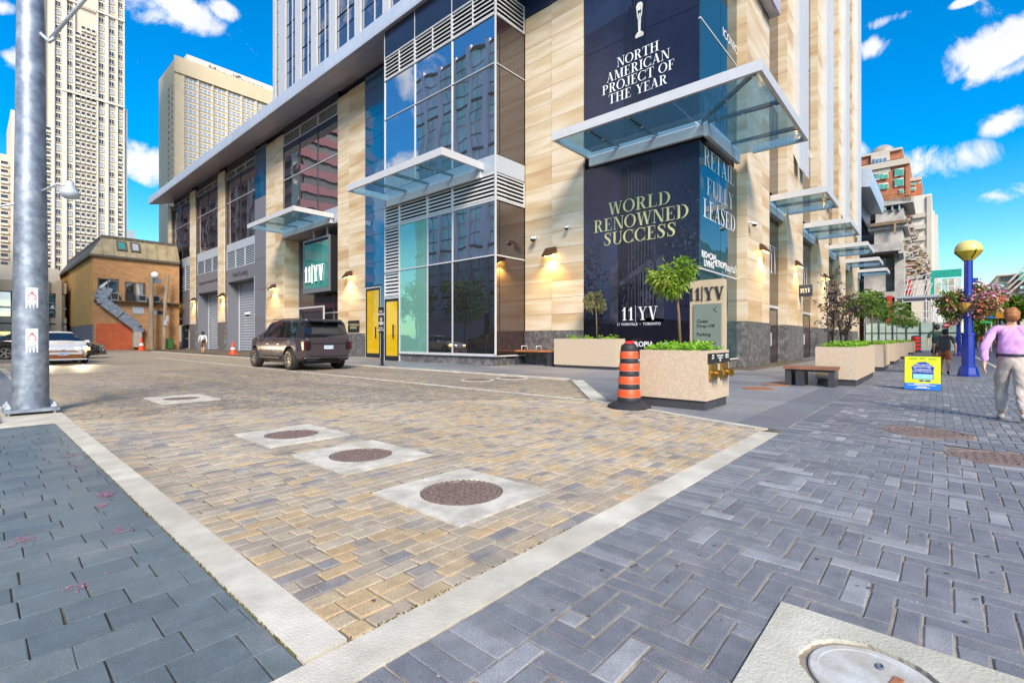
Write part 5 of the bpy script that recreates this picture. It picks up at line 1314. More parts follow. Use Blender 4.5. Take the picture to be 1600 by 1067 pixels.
for s, x_, sz in (('FIRE\nDEPT', 8.74, .05), ('Fire Department\nConnection', 9.11, .05), ('SIAMESE\nNORTH', 9.48, .05)): text_obj('lettering', s, sz, (x_, 2.995, .935), RY, ZUP, WHITE, pl)
MB().poly([(9.08, 2.996, .85), (9.14, 2.996, .85), (9.14, 2.996, .87), (9.16, 2.996, .87), (9.11, 2.996, .895), (9.06, 2.996, .87), (9.08, 2.996, .87)]).build('arrow', WHITE, pl)
for xx in (8.78, 9.36):
    pt = bx('hose_connection', xx - .17, 2.985, .53, xx + .17, 3.026, .81, BRONZE, pl)
    for dx in (-.055, .065):
        b = MB(); b.tube([(xx + dx, 2.985, .66), (xx + dx, 2.93, .655), (xx + dx + dx * .4, 2.87, .64)], [.052, .05, .055], 14); b.tube([(xx + dx * 1.4, 2.868, .64), (xx + dx * 1.48, 2.848, .637)], [.066, .066], 14)
        b.build('hose_cap', BRONZE, pt)
small_tree('standard_tree', 'small bright green tree with thin trunk in the planter with the brass connections', 9.15, 3.75, H0, 2.46, .46, .35, 1150, LEAFG, 5, 'small trees in planters', lean=(-.08, .05), L=.125, W=.05, tr=.03, clumps=26)
rg = random.Random(77)
# second planter in front of the poster
planter('tan granite planter against the wall beside the orange bench', 17.45, 9.85, 18.25, 12.95, 1.27, .12, 2, cover=False)
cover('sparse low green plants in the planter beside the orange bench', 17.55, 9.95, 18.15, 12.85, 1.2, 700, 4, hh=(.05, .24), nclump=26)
small_tree('standard_tree', 'small olive-toned ball tree on a thin stem in front of the dark poster edge', 17.9, 11.0, 1.25, 2.86, .47, .42, 1500, LEAFO, 6, 'small trees in planters', L=.12, W=.045, tr=.03, lean=(0, .05))
# the row along the street
row = [(15.6, 20.2, 2.58), (23.5, 26.8, 2.55), (30.0, 34.4, 2.6), (38.9, 43, 2.6), (51, 56, 2.6)]
names = ['long tan granite planter with the brown bench at its end, first in the street row', 'second tan granite planter of the street row', 'third tan granite planter of the street row', 'fourth tan granite planter of the street row', 'farthest tan granite planter of the street row']
for k, (x0, x1, y1) in enumerate(row):
    planter(names[k], x0, 1.63, x1, y1, 1.04, .17, 20 + k, cover=False, group='tan granite planters along the street')
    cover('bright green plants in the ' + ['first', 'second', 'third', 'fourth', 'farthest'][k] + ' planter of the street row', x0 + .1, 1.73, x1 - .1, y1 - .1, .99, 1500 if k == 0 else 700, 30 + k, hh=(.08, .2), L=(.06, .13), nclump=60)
def slender(label, x, y, z0, h, seed, n, lm, spread=.5, stems=4):
    rg = random.Random(seed); t = thing('slender_tree', label, 'tree', (x, y, z0), 0, 'purple-leaved trees'); b = MB(); cr = MB()
    for s in range(stems):
        a = rg.uniform(0, 6.28); q = rg.uniform(.15, .55) * spread; top = Vector((x + math.cos(a) * q, y + math.sin(a) * q, z0 + h * rg.uniform(.7, 1))); bot = Vector((x + math.cos(a) * .05, y + math.sin(a) * .05, z0 - .05))
        mid = bot.lerp(top, .5) + Vector((rg.uniform(-.06, .06), rg.uniform(-.06, .06), 0)); b.tube([tuple(bot), tuple(mid), tuple(top)], [.022, .016, .005], 6)
        for k in range(9):
            f = rg.uniform(.25, 1); p = bot.lerp(mid, f * 2) if f < .5 else mid.lerp(top, f * 2 - 1); e = p + Vector((rg.gauss(0, .22) * spread * 1.5, rg.gauss(0, .22) * spread * 1.5, rg.uniform(.1, .35)))
            b.tube([tuple(p), tuple(e)], [.007, .003], 4)
            for j in range(n // (stems * 9)):
                pp_ = p.lerp(e, rg.uniform(.1, 1.1)) + Vector((rg.gauss(0, .035), rg.gauss(0, .035), rg.gauss(0, .035))); leaf(cr, pp_, Vector((rg.gauss(0, 1), rg.gauss(0, 1), rg.gauss(-.3, .6))), rg.uniform(.07, .12), rg.uniform(.035, .06), rg.random(), rg)
    b.build('trunk', BARKD, t, smooth=True); cr.build('crown', lm, t, tone=True)
slender('tall sparse purple-leaved tree in the first planter of the street row', 16.5, 2.35, 1.0, 2.45, 41, 420, LEAFP, .55, 4)
slender('bushier purple-leaved tree further back in the first street planter', 18.6, 2.3, 1.0, 1.75, 42, 760, LEAFP, .95, 6)
for k, (x, y, s) in enumerate([(24.9, 2.1, 51), (31.8, 2.1, 52), (40.5, 2.1, 53), (53, 2.1, 54)]):
    small_tree('standard_tree', 'round green tree on a thin stem in the ' + ['second', 'third', 'fourth', 'farthest'][k] + ' planter of the street row', x, y, 1.0, 2.75, .95 if k < 2 else 1.1, .48, 900, LEAFT, s, 'round trees in the street planters', L=.17, W=.08, tr=.03)
# benches
def bench(label, x0, y0, x1, y1, h, top_mt, leg_mt, group=None, arms=False, along='Y', legs=None, nsl=3):
    t = thing('bench', label, 'bench', ((x0 + x1) / 2, (y0 + y1) / 2, 0), 0, group)
    for k in range(nsl):
        a, b_ = x0 + (x1 - x0) * k / nsl + .006, x0 + (x1 - x0) * (k + 1) / nsl - .006
        bx('slat', a, y0, h - .075, b_, y1, h, top_mt, t)
    for (a, b_) in legs: bx('leg', x0 + .05, a, 0, x1 - .05, b_, h - .08, leg_mt, t)
    bx('rail', x0 + .12, y0 + .08, h - .14, x1 - .12, y1 - .08, h - .079, leg_mt, t)
    if arms:
        for yy in arms: MB().tube([(x0 + .1, yy, h - .02), (x0 + .1, yy, h + .2), (x1 - .12, yy, h + .2), (x1 - .1, yy, h - .02)], .022, 8).build('armrest', SILVER, t, smooth=True)
    return t
bench('orange wooden bench with metal armrests against the stone wall', 17.75, 13.25, 18.38, 16.1, .72, WOOD, DKGRAN, None, (14.3, 15.2), legs=[(13.3, 13.62), (15.55, 16.0)])
bench('brown wooden bench on dark blocks at the end of the first street planter', 14.75, 1.98, 15.45, 3.2, .52, WOODB, DKGRAN, None, None, legs=[(2.02, 2.16), (2.72, 2.9), (3.02, 3.16)], nsl=4)

# ================================================================ STREET FURNITURE
# totem
tx, ty0, ty1 = 11.1, onX(1130, 11.1), onX(1078, 11.1); zt = zX(1100, 437.5, 11.1)
t = thing('totem_sign', 'tan stone 11|YV wayfinding totem with glass directory, behind the near planter', 'sign', (tx, (ty0 + ty1) / 2, 0)); tw = ty1 - ty0
bx('slab', tx, ty0, 0, tx + .24, ty1, zt, TOTEM, t)
TG2 = glass_mirror('directory_glass', (.20, .24, .21), 1.6, .01)
py = lambda p: zX(1100, p, 11.1)
bx('directory_panel', tx - .035, ty0 + .03, .3, tx - .003, ty1 - tw * .13, py(475), TG2, t)
serif('raised_lettering', '11|YV', (py(446) - py(470)) * .80, (tx - .001, (ty0 + ty1) / 2 - .0, py(468.5)), RX, ZUP, DKMETAL, t, wide=1.0, gap=.09, depth=.03)
for s, p_, sz in (('Guest', 502, .105), ('Drop Off', 509.5, .105), ('Parking', 522.5, .105), ('Deliveries', 535, .105)): text_obj('lettering', s, sz, (tx - .04, ty1 - tw * .23, py(p_)), RX, ZUP, BLACK, t, align='LEFT')
b = MB(); yy, zz = ty0 + .13, py(484); 
b.prism([(tx - .037, yy, zz + .065), (tx - .037, yy + .075, zz), (tx - .037, yy + .06, zz), (tx - .037, yy - .012, zz + .065)], (-.004, 0, 0)); b.prism([(tx - .037, yy, zz - .065), (tx - .037, yy + .075, zz), (tx - .037, yy + .06, zz), (tx - .037, yy - .012, zz - .065)], (-.004, 0, 0)); b.build('arrow', BLACK, t)
# traffic drum
dx, dy = 8.06, 4.27
t = thing('traffic_drum', 'orange and black striped traffic drum on a wide black rubber base', 'traffic drum', (dx, dy, 0))
MB().lathe([(.39, 0), (.395, .02), (.37, .05), (.30, .085), (.24, .12), (.01, .12)], 36, (dx, dy, 0)).build('rubber_base', RUBBER, t, smooth=True, angle=35)
lv = [(.10, .19, 0), (.19, .34, 1), (.34, .43, 0), (.43, .575, 1), (.575, .665, 0), (.665, .81, 1), (.81, .895, 0), (.895, 1.03, 1), (1.03, 1.12, 0)]
rad = lambda z: .212 - (z - .1) * .058
for z0, z1, o in lv:
    mt = PORANGE if o else RUBBER
    MB().lathe([(rad(z0) - (.008 if not o else .002), z0), (rad(z0) + (.004 if o else -.004), z0 + .008), (rad(z1) + (.004 if o else -.004), z1 - .008), (rad(z1) - (.008 if not o else .002), z1)], 32, (dx, dy, 0)).build('orange_band' if o else 'black_band', mt, t, smooth=True, angle=40)
    if o: 
        for zz in (z0 + .003, z1 - .012): MB().lathe([(rad(zz) + .0045, zz), (rad(zz) + .0055, zz + .004), (rad(zz) + .0045, zz + .009)], 32, (dx, dy, 0)).build('reflective_edge', MT.get('dull_reflective') or mk('dull_reflective', (.30, .25, .22), .4), t, smooth=True)
MB().lathe([(.145, 1.12), (.13, 1.15), (.10, 1.165), (.01, 1.165)], 28, (dx, dy, 0)).build('cap', RUBBER, t, smooth=True, angle=50)
b = MB(); MB().tube([(dx + .04, dy - .085, 1.16), (dx + .04, dy - .06, 1.205), (dx + .02, dy + .06, 1.205), (dx + .02, dy + .085, 1.16)], .016, 8).build('handle', SIGNRED, t, smooth=True)
MB().lathe([(.092, 1.166), (.085, 1.185), (.05, 1.198), (.01, 1.20)], 24, (dx, dy, 0)).build('red_lens', SIGNRED, t, smooth=True)
# orange cones
def cone(label, x, y, h, s=1):
    t = thing('traffic_cone', label, 'cone', (x, y, 0), 0, 'orange cones'); MB().box(x - .26 * s, y - .26 * s, 0, x + .26 * s, y + .26 * s, .05).build('foot', CONEOR, t)
    MB().lathe([(.20 * s, .05), (.10 * s, h * .55), (.04 * s, h), (.03 * s, h)], 20, (x, y, 0)).build('cone_body', CONEOR, t, smooth=True, angle=40); MB().lathe([(.137 * s, h * .36), (.103 * s, h * .55)], 20, (x, y, 0)).build('white_band', WHITE, t, smooth=True, angle=40)
x, y = gp(364, 554); cone('orange traffic cone before the left roller door', x, y, 1.05, 1.35)
x, y = gp(221, 547.5); x, y = x * .99, y * .99; cone('small orange traffic cone by the brick house duct', x, y, 1.5, 1.6)
# galvanised lamp pole on the left
px_, py_ = .70, 11.45
t = thing('lamp_pole', 'tall galvanised steel pole with two red warning stickers and a bolted base', 'pole', (px_, py_, 0))
b = MB(); b.lathe([(.232, .05), (.222, 1.6), (.205, 3.2), (.185, 5.2), (.165, 7.6), (.14, 11.2)], 32, (px_, py_, 0)); b.build('shaft', GALV, t, smooth=True, angle=50)
bp_ = bx('base_plate', px_ - .33, py_ - .33, .055, px_ + .33, py_ + .33, .105, GALV, t)
for sx in (-1, 1):
    for sy in (-1, 1): MB().lathe([(.022, .014), (.022, .12), (.045, .12), (.045, .16), (.02, .165), (.02, .2), (.005, .2)], 6, (px_ + sx * .27, py_ + sy * .27, 0)).build('anchor_bolt', SILVER, bp_)
def face_pole(px, z, w, h, name):     # a sticker wrapped on the shaft towards the street
    r = .232 - (z / 11.2) * .092 + .003; c = math.atan2(-py_, -px_) + R(4); b = MB(); n = 8; a = w / r
    for k in range(n):
        a0, a1 = c - a / 2 + a * k / n, c - a / 2 + a * (k + 1) / n
        b.quad((px_ + r * math.cos(a0), py_ + r * math.sin(a0), z - h / 2), (px_ + r * math.cos(a1), py_ + r * math.sin(a1), z - h / 2), (px_ + r * math.cos(a1), py_ + r * math.sin(a1), z + h / 2), (px_ + r * math.cos(a0), py_ + r * math.sin(a0), z + h / 2))
    o = b.build('warning_sticker', WHITE, t); 
    r += .003; P = lambda u, v: (px_ + r * math.cos(c + u / r), py_ + r * math.sin(c + u / r), z + v)
    MB().poly([P(-.055, .045), P(.055, .045), P(0, .14)]).build('red_triangle', SIGNRED, o)
    r += .001; MB().poly([P(-.02, .062), P(.02, .062), P(0, .105)]).build('white_mark', WHITE, o)
    b = MB()
    for k in range(5): b.quad(P(-.05, -.02 - .03 * k), P(.05 - .02 * (k % 2), -.02 - .03 * k), P(.05 - .02 * (k % 2), -.012 - .03 * k), P(-.05, -.012 - .03 * k))
    b.build('text_lines', GREYPANEL, o); b = MB()
    b.quad(P(-.05, .01), P(.05, .01), P(.05, .026), P(-.05, .026)); b.build('red_line', SIGNRED, o)
d_ = px_ / ray(47)[0]
face_pole(47, EYE + (530 - 470) / FPX * d_, .15, .40, 's'); face_pole(47, EYE + (530 - 532) / FPX * d_, .15, .40, 's')
# lamp bracket on the pole, and span wires
c = Vector((px_, py_, 0)); rt = Vector((SA, -CA, 0))
MB().tube([tuple(c + rt * .15 + Vector((0, 0, 3.72))), tuple(c + rt * .45 + Vector((0, 0, 3.86))), tuple(c + rt * .62 + Vector((0, 0, 3.84)))], .022, 8).build('bracket_arm', SILVER, t, smooth=True)
q = c + rt * .66; MB().lathe([(.01, 3.92), (.05, 3.9), (.06, 3.82), (.13, 3.72), (.135, 3.68), (.08, 3.62), (.01, 3.6)], 16, (q.x, q.y, 0)).build('bracket_lamp', SILVER, t, smooth=True, angle=50)
MB().tube([tuple(c + rt * .10 + Vector((0, 0, 6.45))), tuple(c + rt * .32 + Vector((0, 0, 6.25))), tuple(c + rt * .40 + Vector((0, 0, 6.32)))], .03, 8).build('hook', SILVER, t, smooth=True)
MB().tube([tuple(c + rt * .33 + Vector((0, 0, 6.3))), tuple(c + rt * 1.2 + Vector((0, .0, 7.3))), tuple(c + rt * 2.2 + Vector((0, 0, 8.3)))], .028, 8).build('stay_arm', SILVER, t, smooth=True)
MB().tube([tuple(c - rt * .15 + Vector((0, 0, 3.55))), tuple(c - rt * .7 + Vector((0, 0, 3.45))), tuple(c - rt * 1.6 + Vector((0, 0, 3.6)))], .018, 8).build('side_arm', SILVER, t, smooth=True)
# A-frame sign
SYEL = mk('sign_yellow', (.66, .72, .01), .4, var=.03); SBLUE = mk('sign_blue', (.015, .16, .62), .4, var=.03); SDBLUE = mk('sign_dark_blue', (.012, .05, .34), .4); SPALE = mk('sign_pale_green', (.30, .62, .60), .4)
ax, ay0, ay1, ah = 15.45, -.03, .66, .83
t = thing('sandwich_board', 'yellow and blue folding A-frame sign standing on the grey pavers', 'sign', (ax + .2, (ay0 + ay1) / 2, 0))
def board(xa, xb, name):
    b = MB(); b.prism([(xa, ay0, .01), (xa, ay1, .01), (xb, ay1, ah), (xb, ay0, ah)], (.03, 0, 0)); return b.build(name, BLACK, t)
fr = board(ax, ax + .17, 'front_board'); board(ax + .5, ax + .2, 'rear_board')
F = lambda u, v, e=.004: (ax + .17 * v - e, ay1 - (ay1 - ay0) * u, .01 + (ah - .01) * v)
MB().poly([F(.01, .20), F(.99, .20), F(.99, .99), F(.01, .99)]).build('yellow_print', SYEL, fr); MB().poly([F(.01, .01), F(.99, .01), F(.99, .20), F(.01, .20)]).build('blue_print', SBLUE, fr)
MB().poly([F(.22, .32, .006), F(.80, .32, .006), F(.80, .62, .006), F(.83, .66, .006), F(.66, .80, .006), F(.62, .80, .006), F(.60, .84, .006), F(.40, .82, .006), F(.32, .78, .006), F(.19, .66, .006), F(.22, .62, .006)]).build('house_print', SDBLUE, fr)
MB().poly([F(.25, .33, .008), F(.78, .33, .008), F(.78, .47, .008), F(.25, .47, .008)]).build('lawn_print', SPALE, fr)
up_ = (Vector(F(0, 1)) - Vector(F(0, 0))).normalized()
for s, u, v, sz in (('Windows', .50, .745, .075), ('eavestrough', .50, .69, .07), ('Treatment', .50, .605, .075), ('and Maintenance', .50, .55, .055)):
    text_obj('lettering', s, sz, F(u, v, .010), RX, up_, WHITE, fr, depth=.002)
OLV = mk('dull_green', (.30, .40, .02), .5)
for u0, u1, v, h_, mt in ((.14, .36, .91, .035, OLV), (.42, .58, .915, .04, OLV), (.66, .88, .905, .035, OLV), (.42, .54, .255, .045, SDBLUE), (.58, .72, .255, .045, SDBLUE), (.28, .70, .165, .018, WHITE), (.10, .86, .135, .014, WHITE), (.36, .62, .085, .02, WHITE), (.30, .70, .055, .016, WHITE)):
    MB().poly([F(u0, v, .010), F(u1, v, .010), F(u1, v + h_, .010), F(u0, v + h_, .010)]).build('printed_line', mt, fr)
# blue lamp posts with globe and flower baskets
FLOW = [leaf_mat('petal_pink', [(.66, .20, .36), (.76, .36, .48), (.82, .58, .66)], .25), leaf_mat('petal_red', [(.66, .10, .10), (.76, .26, .18), (.80, .45, .28)], .25), LEAFT]
WICK = mk('basket_straw', (.50, .27, .05), .8, var=.4, scale=14, stretch=(1, 1, .2))
GLOBE = mk('globe_amber', (.62, .46, .03), .3, var=.08); GLOBET = mk('globe_cream', (.74, .60, .20), .3)
def basket(label, cx, cy, cz, ry, rz, seed, px_=0.0, n=1.0, mixr=(1300, 900, 650)):
    """an overflowing basket: a rounded cloud of leaves and flowers over a straw bowl"""
    t = thing('flower_basket', label, 'flower basket', (cx, cy, cz), 0, 'hanging flower baskets'); rg = random.Random(seed); s = ry
    by = cy + px_; bz = cz - rz * .75
    MB().lathe([(.10 * s, bz - cz - .10), (.30 * s, bz - cz), (.42 * s, bz - cz + .16), (.44 * s, bz - cz + .26), (.02, bz - cz + .2)], 20, (cx, by, cz)).build('basket', WICK, t, smooth=True, angle=40)
    MB().box(cx - .03, by - .3, bz - .14, cx + .03, by + .3, bz - .10).build('bracket', DKMETAL, t)
    cl = []
    for k in range(34):
        while True:
            q = Vector((rg.uniform(-1, 1), rg.uniform(-1, 1), rg.uniform(-1, 1)))
            if .3 < q.length < 1: break
        cl.append((q, rg.random()))
    for nm, mt, m_, lo_, hi_ in (('foliage', FLOW[2], mixr[0], 0, 1), ('pink_flowers', FLOW[0], mixr[1], 0, .5), ('red_flowers', FLOW[1], mixr[2], .5, 1)):
        b = MB(); sel = [q for q, u_ in cl if lo_ <= u_ <= hi_]
        for k in range(int(m_ * n)):
            q = rg.choice(sel) + Vector((rg.gauss(0, .17), rg.gauss(0, .17), rg.gauss(0, .17)))
            if nm != 'foliage': q = q * 1.08
            p = Vector((cx + q.x * ry * .7, cy + q.y * ry, cz + q.z * rz))
            leaf(b, p, Vector((rg.gauss(0, 1), rg.gauss(0, 1), rg.gauss(.2, 1))), rg.uniform(.07, .12), rg.uniform(.06, .09), rg.random(), rg)
        b.build(nm, mt, t, tone=True, kind='stuff')
def lamp_post(label, x, y, s=1.0, bk=None):
    t = thing('lamp_post', label, 'lamp post', (x, y, 0), 0, 'blue lamp posts'); o = (x, y, 0)
    b = MB()
    def sq(r, z0, z1, n=8, r2=None): b.lathe([(r * s, z0 * s), ((r2 or r) * s, z1 * s)], n, o)
    sq(.28, 0, .08); sq(.27, .08, .30, r2=.225); sq(.23, .30, .34, r2=.19); sq(.172, .34, 1.37, r2=.165); sq(.188, 1.37, 1.47); b.build('base_column', BLUE, t)
    MB().lathe([(.128 * s, 1.47 * s), (.118 * s, 3.9 * s)], 10, o).build('shaft', BLUE, t); MB().box(x - .04, y - .24, 3.15, x + .04, y - .11, 3.3).build('outlet_box', BLUE, t)
    MB().lathe([(.14 * s, 3.9 * s), (.17 * s, 3.95 * s), (.33 * s, 4.14 * s), (.37 * s, 4.2 * s), (.36 * s, 4.22 * s)], 24, o).build('globe_bowl', GLOBE, t, smooth=True, angle=50)
    MB().lathe([(.36 * s, 4.221 * s), (.36 * s, 4.30 * s), (.31 * s, 4.44 * s), (.2 * s, 4.54 * s), (.1 * s, 4.575 * s), (.02 * s, 4.58 * s)], 24, o).build('globe_top', GLOBET, t, smooth=True, angle=60)
    b = MB()
    for k in range(4): a = k * math.pi / 2 + .5; b.tube([(x + .15 * s * math.cos(a), y + .15 * s * math.sin(a), 3.93 * s), (x + .35 * s * math.cos(a), y + .35 * s * math.sin(a), 4.12 * s), (x + .385 * s * math.cos(a), y + .385 * s * math.sin(a), 4.23 * s)], .014, 6)
    b.build('cage', DKMETAL, t)
    return t
x, y = gp(1513, 587)
x, y = x * .985, y * .985
lamp_post('tall blue lamp post with amber globe nearest the walking man', x, y)
dB = x * CA + y * SA
def bpos(px, py): return onX(px, x), EYE + (HORIZ - py) / FPX * (x / ray(px)[0])
by_, bz_ = bpos(1536, 468); basket('big pink and red flower basket on the right of the near blue lamp post', x, by_, bz_, .52, .47, 3, .42, 1.3)
by_, bz_ = bpos(1489, 476); basket('green and red flower basket on the left of the near blue lamp post', x + .1, by_, bz_, .40, .44, 4, -.3, .8, (2200, 60, 420))
x2, y2 = 50.0, onX(1497.5, 50.0)
lamp_post('distant blue lamp post half hidden behind the near one', x2, y2); basket('red flower basket on the distant blue lamp post', x2 - .2, onX(1493, 50), EYE + (530 - 494) / FPX * 36, .62, .62, 6, 0, .7)
# ================================================================ VEHICLES
def interp(tab, x):
    for k in range(len(tab) - 1):
        (a, va), (b, vb) = tab[k], tab[k + 1]
        if x <= b: 
            f = (x - a) / (b - a) if b > a else 0; f = min(max(f, 0), 1); return va + (vb - va) * f
    return tab[-1][1]
def smooth_tab(tab, x, w=.06): return (interp(tab, x - w) + interp(tab, x) * 2 + interp(tab, x + w)) / 4
TYRE = mk('tyre', (.02, .02, .021), .75, var=.2, scale=10); RIM = mk('rim_alloy', (.38, .37, .38), .3, .8, var=.1); CARGLASS = glass_mirror('car_glass', (.012, .013, .015), 1.75, .0); TRIM = mk('black_trim', (.02, .02, .022), .4)
TAIL = mk('tail_lamp', (.10, .012, .02), .2, coat=.5); CHROME = mk('chrome', (.6, .6, .62), .15, 1.0)
def wheel(t, x, y, r, w, side, rim=None, spokes=10):
    """axle along local y; side +1/-1 is the outer side"""
    n = 32; wh = MB(); i0 = 0
    prof = [(r * .66, -w / 2), (r * .93, -w / 2), (r, -w / 2 + .04), (r, w / 2 - .04), (r * .93, w / 2), (r * .66, w / 2)]
    def ring(b, prof, cap=False):
        i = len(b.v); K = len(prof)
        for rr, yy in prof:
            for j in range(n): a = 2 * math.pi * j / n; b.v.append((x + rr * math.cos(a), y + yy, r + rr * math.sin(a)))
        for k in range(K - 1):
            for j in range(n): b.f.append((i + k * n + j, i + k * n + (j + 1) % n, i + (k + 1) * n + (j + 1) % n, i + (k + 1) * n + j)); b.m.append(0); b.t.append(.5)
        return b
    hub = thing_part('wheel', t)
    o = ring(MB(), prof).build('tyre', TYRE, None, smooth=True, angle=40); o.parent = hub
    s = side; b = ring(MB(), [(r * .70, s * w * .5), (r * .66, s * w * .52), (r * .63, s * w * .44), (r * .60, s * w * .1), (.02, s * w * .08)])
    o2 = b.build('rim_well', TRIM, None, smooth=True, angle=40); o2.parent = hub
    b = MB()
    for k in range(spokes):
        a = 2 * math.pi * k / spokes; d = Vector((math.cos(a), 0, math.sin(a))); p = Vector((-math.sin(a), 0, math.cos(a))); c = Vector((x, y, r))
        hw = r * (.05 if spokes > 6 else .09)
        q0 = c + d * r * .10 - p * hw * .8 + Vector((0, s * w * .42, 0)); q1 = c + d * r * .10 + p * hw * .8 + Vector((0, s * w * .42, 0)); q2 = c + d * r * .67 + p * hw * 1.2 + Vector((0, s * w * .47, 0)); q3 = c + d * r * .67 - p * hw * 1.2 + Vector((0, s * w * .47, 0))
        b.prism([q0, q1, q2, q3], (0, -s * .05, 0))
    o3 = b.build('spokes', rim or RIM, None); o3.parent = hub
    b = ring(MB(), [(r * .69, s * w * .5), (r * .69, s * w * .53), (r * .64, s * w * .53), (r * .63, s * w * .46)]); b = ring(b, [(r * .13, s * w * .40), (r * .12, s * w * .48), (.01, s * w * .49)])
    o4 = b.build('rim', rim or RIM, None, smooth=True, angle=40); o4.parent = hub
    return hub
def thing_part(name, t):
    o = bpy.data.objects.new(name, None); COL.objects.link(o); o.parent = t; o.empty_display_size = .2; return o
def car_body(t, S, paint, glass=CARGLASS):
    """lofted shell. S: dict of station tables along the car (x forward)"""
    L = S['L']; step = .045; n = int(L / step); R0 = S['arch']; xs = [L * i / n for i in range(n + 1)]
    rows = []
    for x in xs:
        zt = smooth_tab(S['top'], x); zb = S['sill'](x)
        for xc in S['axles']:
            if abs(x - xc) < R0: zb = max(zb, S['wr'] + math.sqrt(R0 * R0 - (x - xc) ** 2) - .0)
        belt = smooth_tab(S['belt'], x); hw = smooth_tab(S['hw'], x); hr = smooth_tab(S['hr'], x)
        gh = max(zt - belt, .02); cab = min(1, max(0, (gh - .06) / .25))
        p = []
        low = S['sill'](x); H_ = belt - low
        def side(z):           # half width of the flank at height z
            f = (z - low) / H_; return hw * (1 - .10 * (1 - f) ** 3 - .045 * max(0, f - .72) / .28 - .012 * math.cos(f * 9))
        for f in (0, .12, .3, .5, .7, .86, 1.0): z = zb + (belt - zb) * f; p.append((side(z), z))
        if cab > .02:
            b0 = side(belt)
            for f, q in ((.06, .02), (.5, .45), (.88, .93), (.97, 1.03)): p.append((b0 * .985 + (hr - b0 * .985) * q * cab + (0) , belt + gh * f))
            p.append((hr * .90, zt + .0)); p.append((hr * .55, zt + .018)); p.append((0, zt + .024))
        else:
            b0 = side(belt)
            for f, q in ((.3, .985), (.6, .96), (.85, .92), (.97, .86)): p.append((b0 * q, belt + gh * f))
            p.append((b0 * .72, zt + .008)); p.append((b0 * .4, zt + .02)); p.append((0, zt + .024))
        rows.append(p)
    K = len(rows[0]); verts = []; 
    for i, x in enumerate(xs):
        for (y, z) in rows[i]: verts.append((x, y, z))
        for (y, z) in rows[i]: verts.append((x, -y, z))
    groups = {}
    def add(name, f): groups.setdefault(name, []).append(f)
    for i in range(len(xs) - 1):
        xm = (xs[i] + xs[i + 1]) / 2
        for k in range(K - 1):
            for sd in (0, 1):
                a = i * 2 * K + sd * K + k; b = a + 1; c = b + 2 * K; d = a + 2 * K
                f = (a, d, c, b) if sd == 0 else (a, b, c, d)
                add(S['zone'](xm, k, sd, rows[i][k]), f)
    caps = {0: [], len(xs) - 1: []}
    for i in caps:
        base = i * 2 * K
        for k in range(K - 1):
            f = (base + k, base + k + 1, base + K + k + 1, base + K + k)
            nm = S['cap'](i == 0, k); add(nm, f if i == 0 else tuple(reversed(f)))
    out = {}
    for nm, fs in groups.items():
        part, mt = S['mats'][nm]; used = sorted({v for f in fs for v in f}); ix = {v: q for q, v in enumerate(used)}
        b = MB(); b.v = [verts[v] for v in used]; b.f = [tuple(ix[v] for v in f) for f in fs]; b.m = [0] * len(fs); b.t = [.5] * len(fs)
        o = b.build(part, mt, None, smooth=True, angle=42, kind='stuff' if part == 'pillar' else None); o.parent = t; out[nm] = o
    for xq in S.get('seams', ()):           # shut lines between the panels
        i = min(range(len(xs)), key=lambda q: abs(xs[q] - xq))
        for sd in (1, -1):
            b = MB(); pts = [Vector((xs[i], sd * (rows[i][k][0] + .002), rows[i][k][1])) for k in range(1, 7)]
            for p, q in zip(pts, pts[1:]): b.quad(p - Vector((.006, 0, 0)), p + Vector((.006, 0, 0)), q + Vector((.006, 0, 0)), q - Vector((.006, 0, 0)))
            o = b.build('shut_line', TRIM, None); o.parent = t
    return out, rows, xs
# --- the parked dark SUV, seen from behind
SX, SY = 8.50, 18.40
suv = thing('parked_suv', 'dark plum-coloured SUV parked in the lay-by, seen from behind', 'car', (SX + 1.13, SY, 0), R(90))
PAINT = mk('suv_paint', (.105, .082, .095), .22, .5, var=.03, coat=1.0, obj=True)
wr = .44; ax_ = (1.12, 4.62)
def zone_suv(x, k, sd, p):
    z = p[1]
    if k >= 7 and k <= 8 and z > 1.05:
        if .62 < x < 1.55: return 'qg' + 'lr'[sd]
        if 1.62 < x < 2.72: return 'rg' + 'lr'[sd]
        if 2.80 < x < 3.80 - (0 if k == 7 else .18): return 'fg' + 'lr'[sd]
        return 'pillar'
    if k >= 9 and .06 < x < .50: return 'rear_window'
    if k >= 9 and 3.45 < x < 4.12: return 'windscreen'
    if k <= 0: return 'sill'
    if k >= 10 and .9 < x < 3.2: return 'roof'
    return 'body'
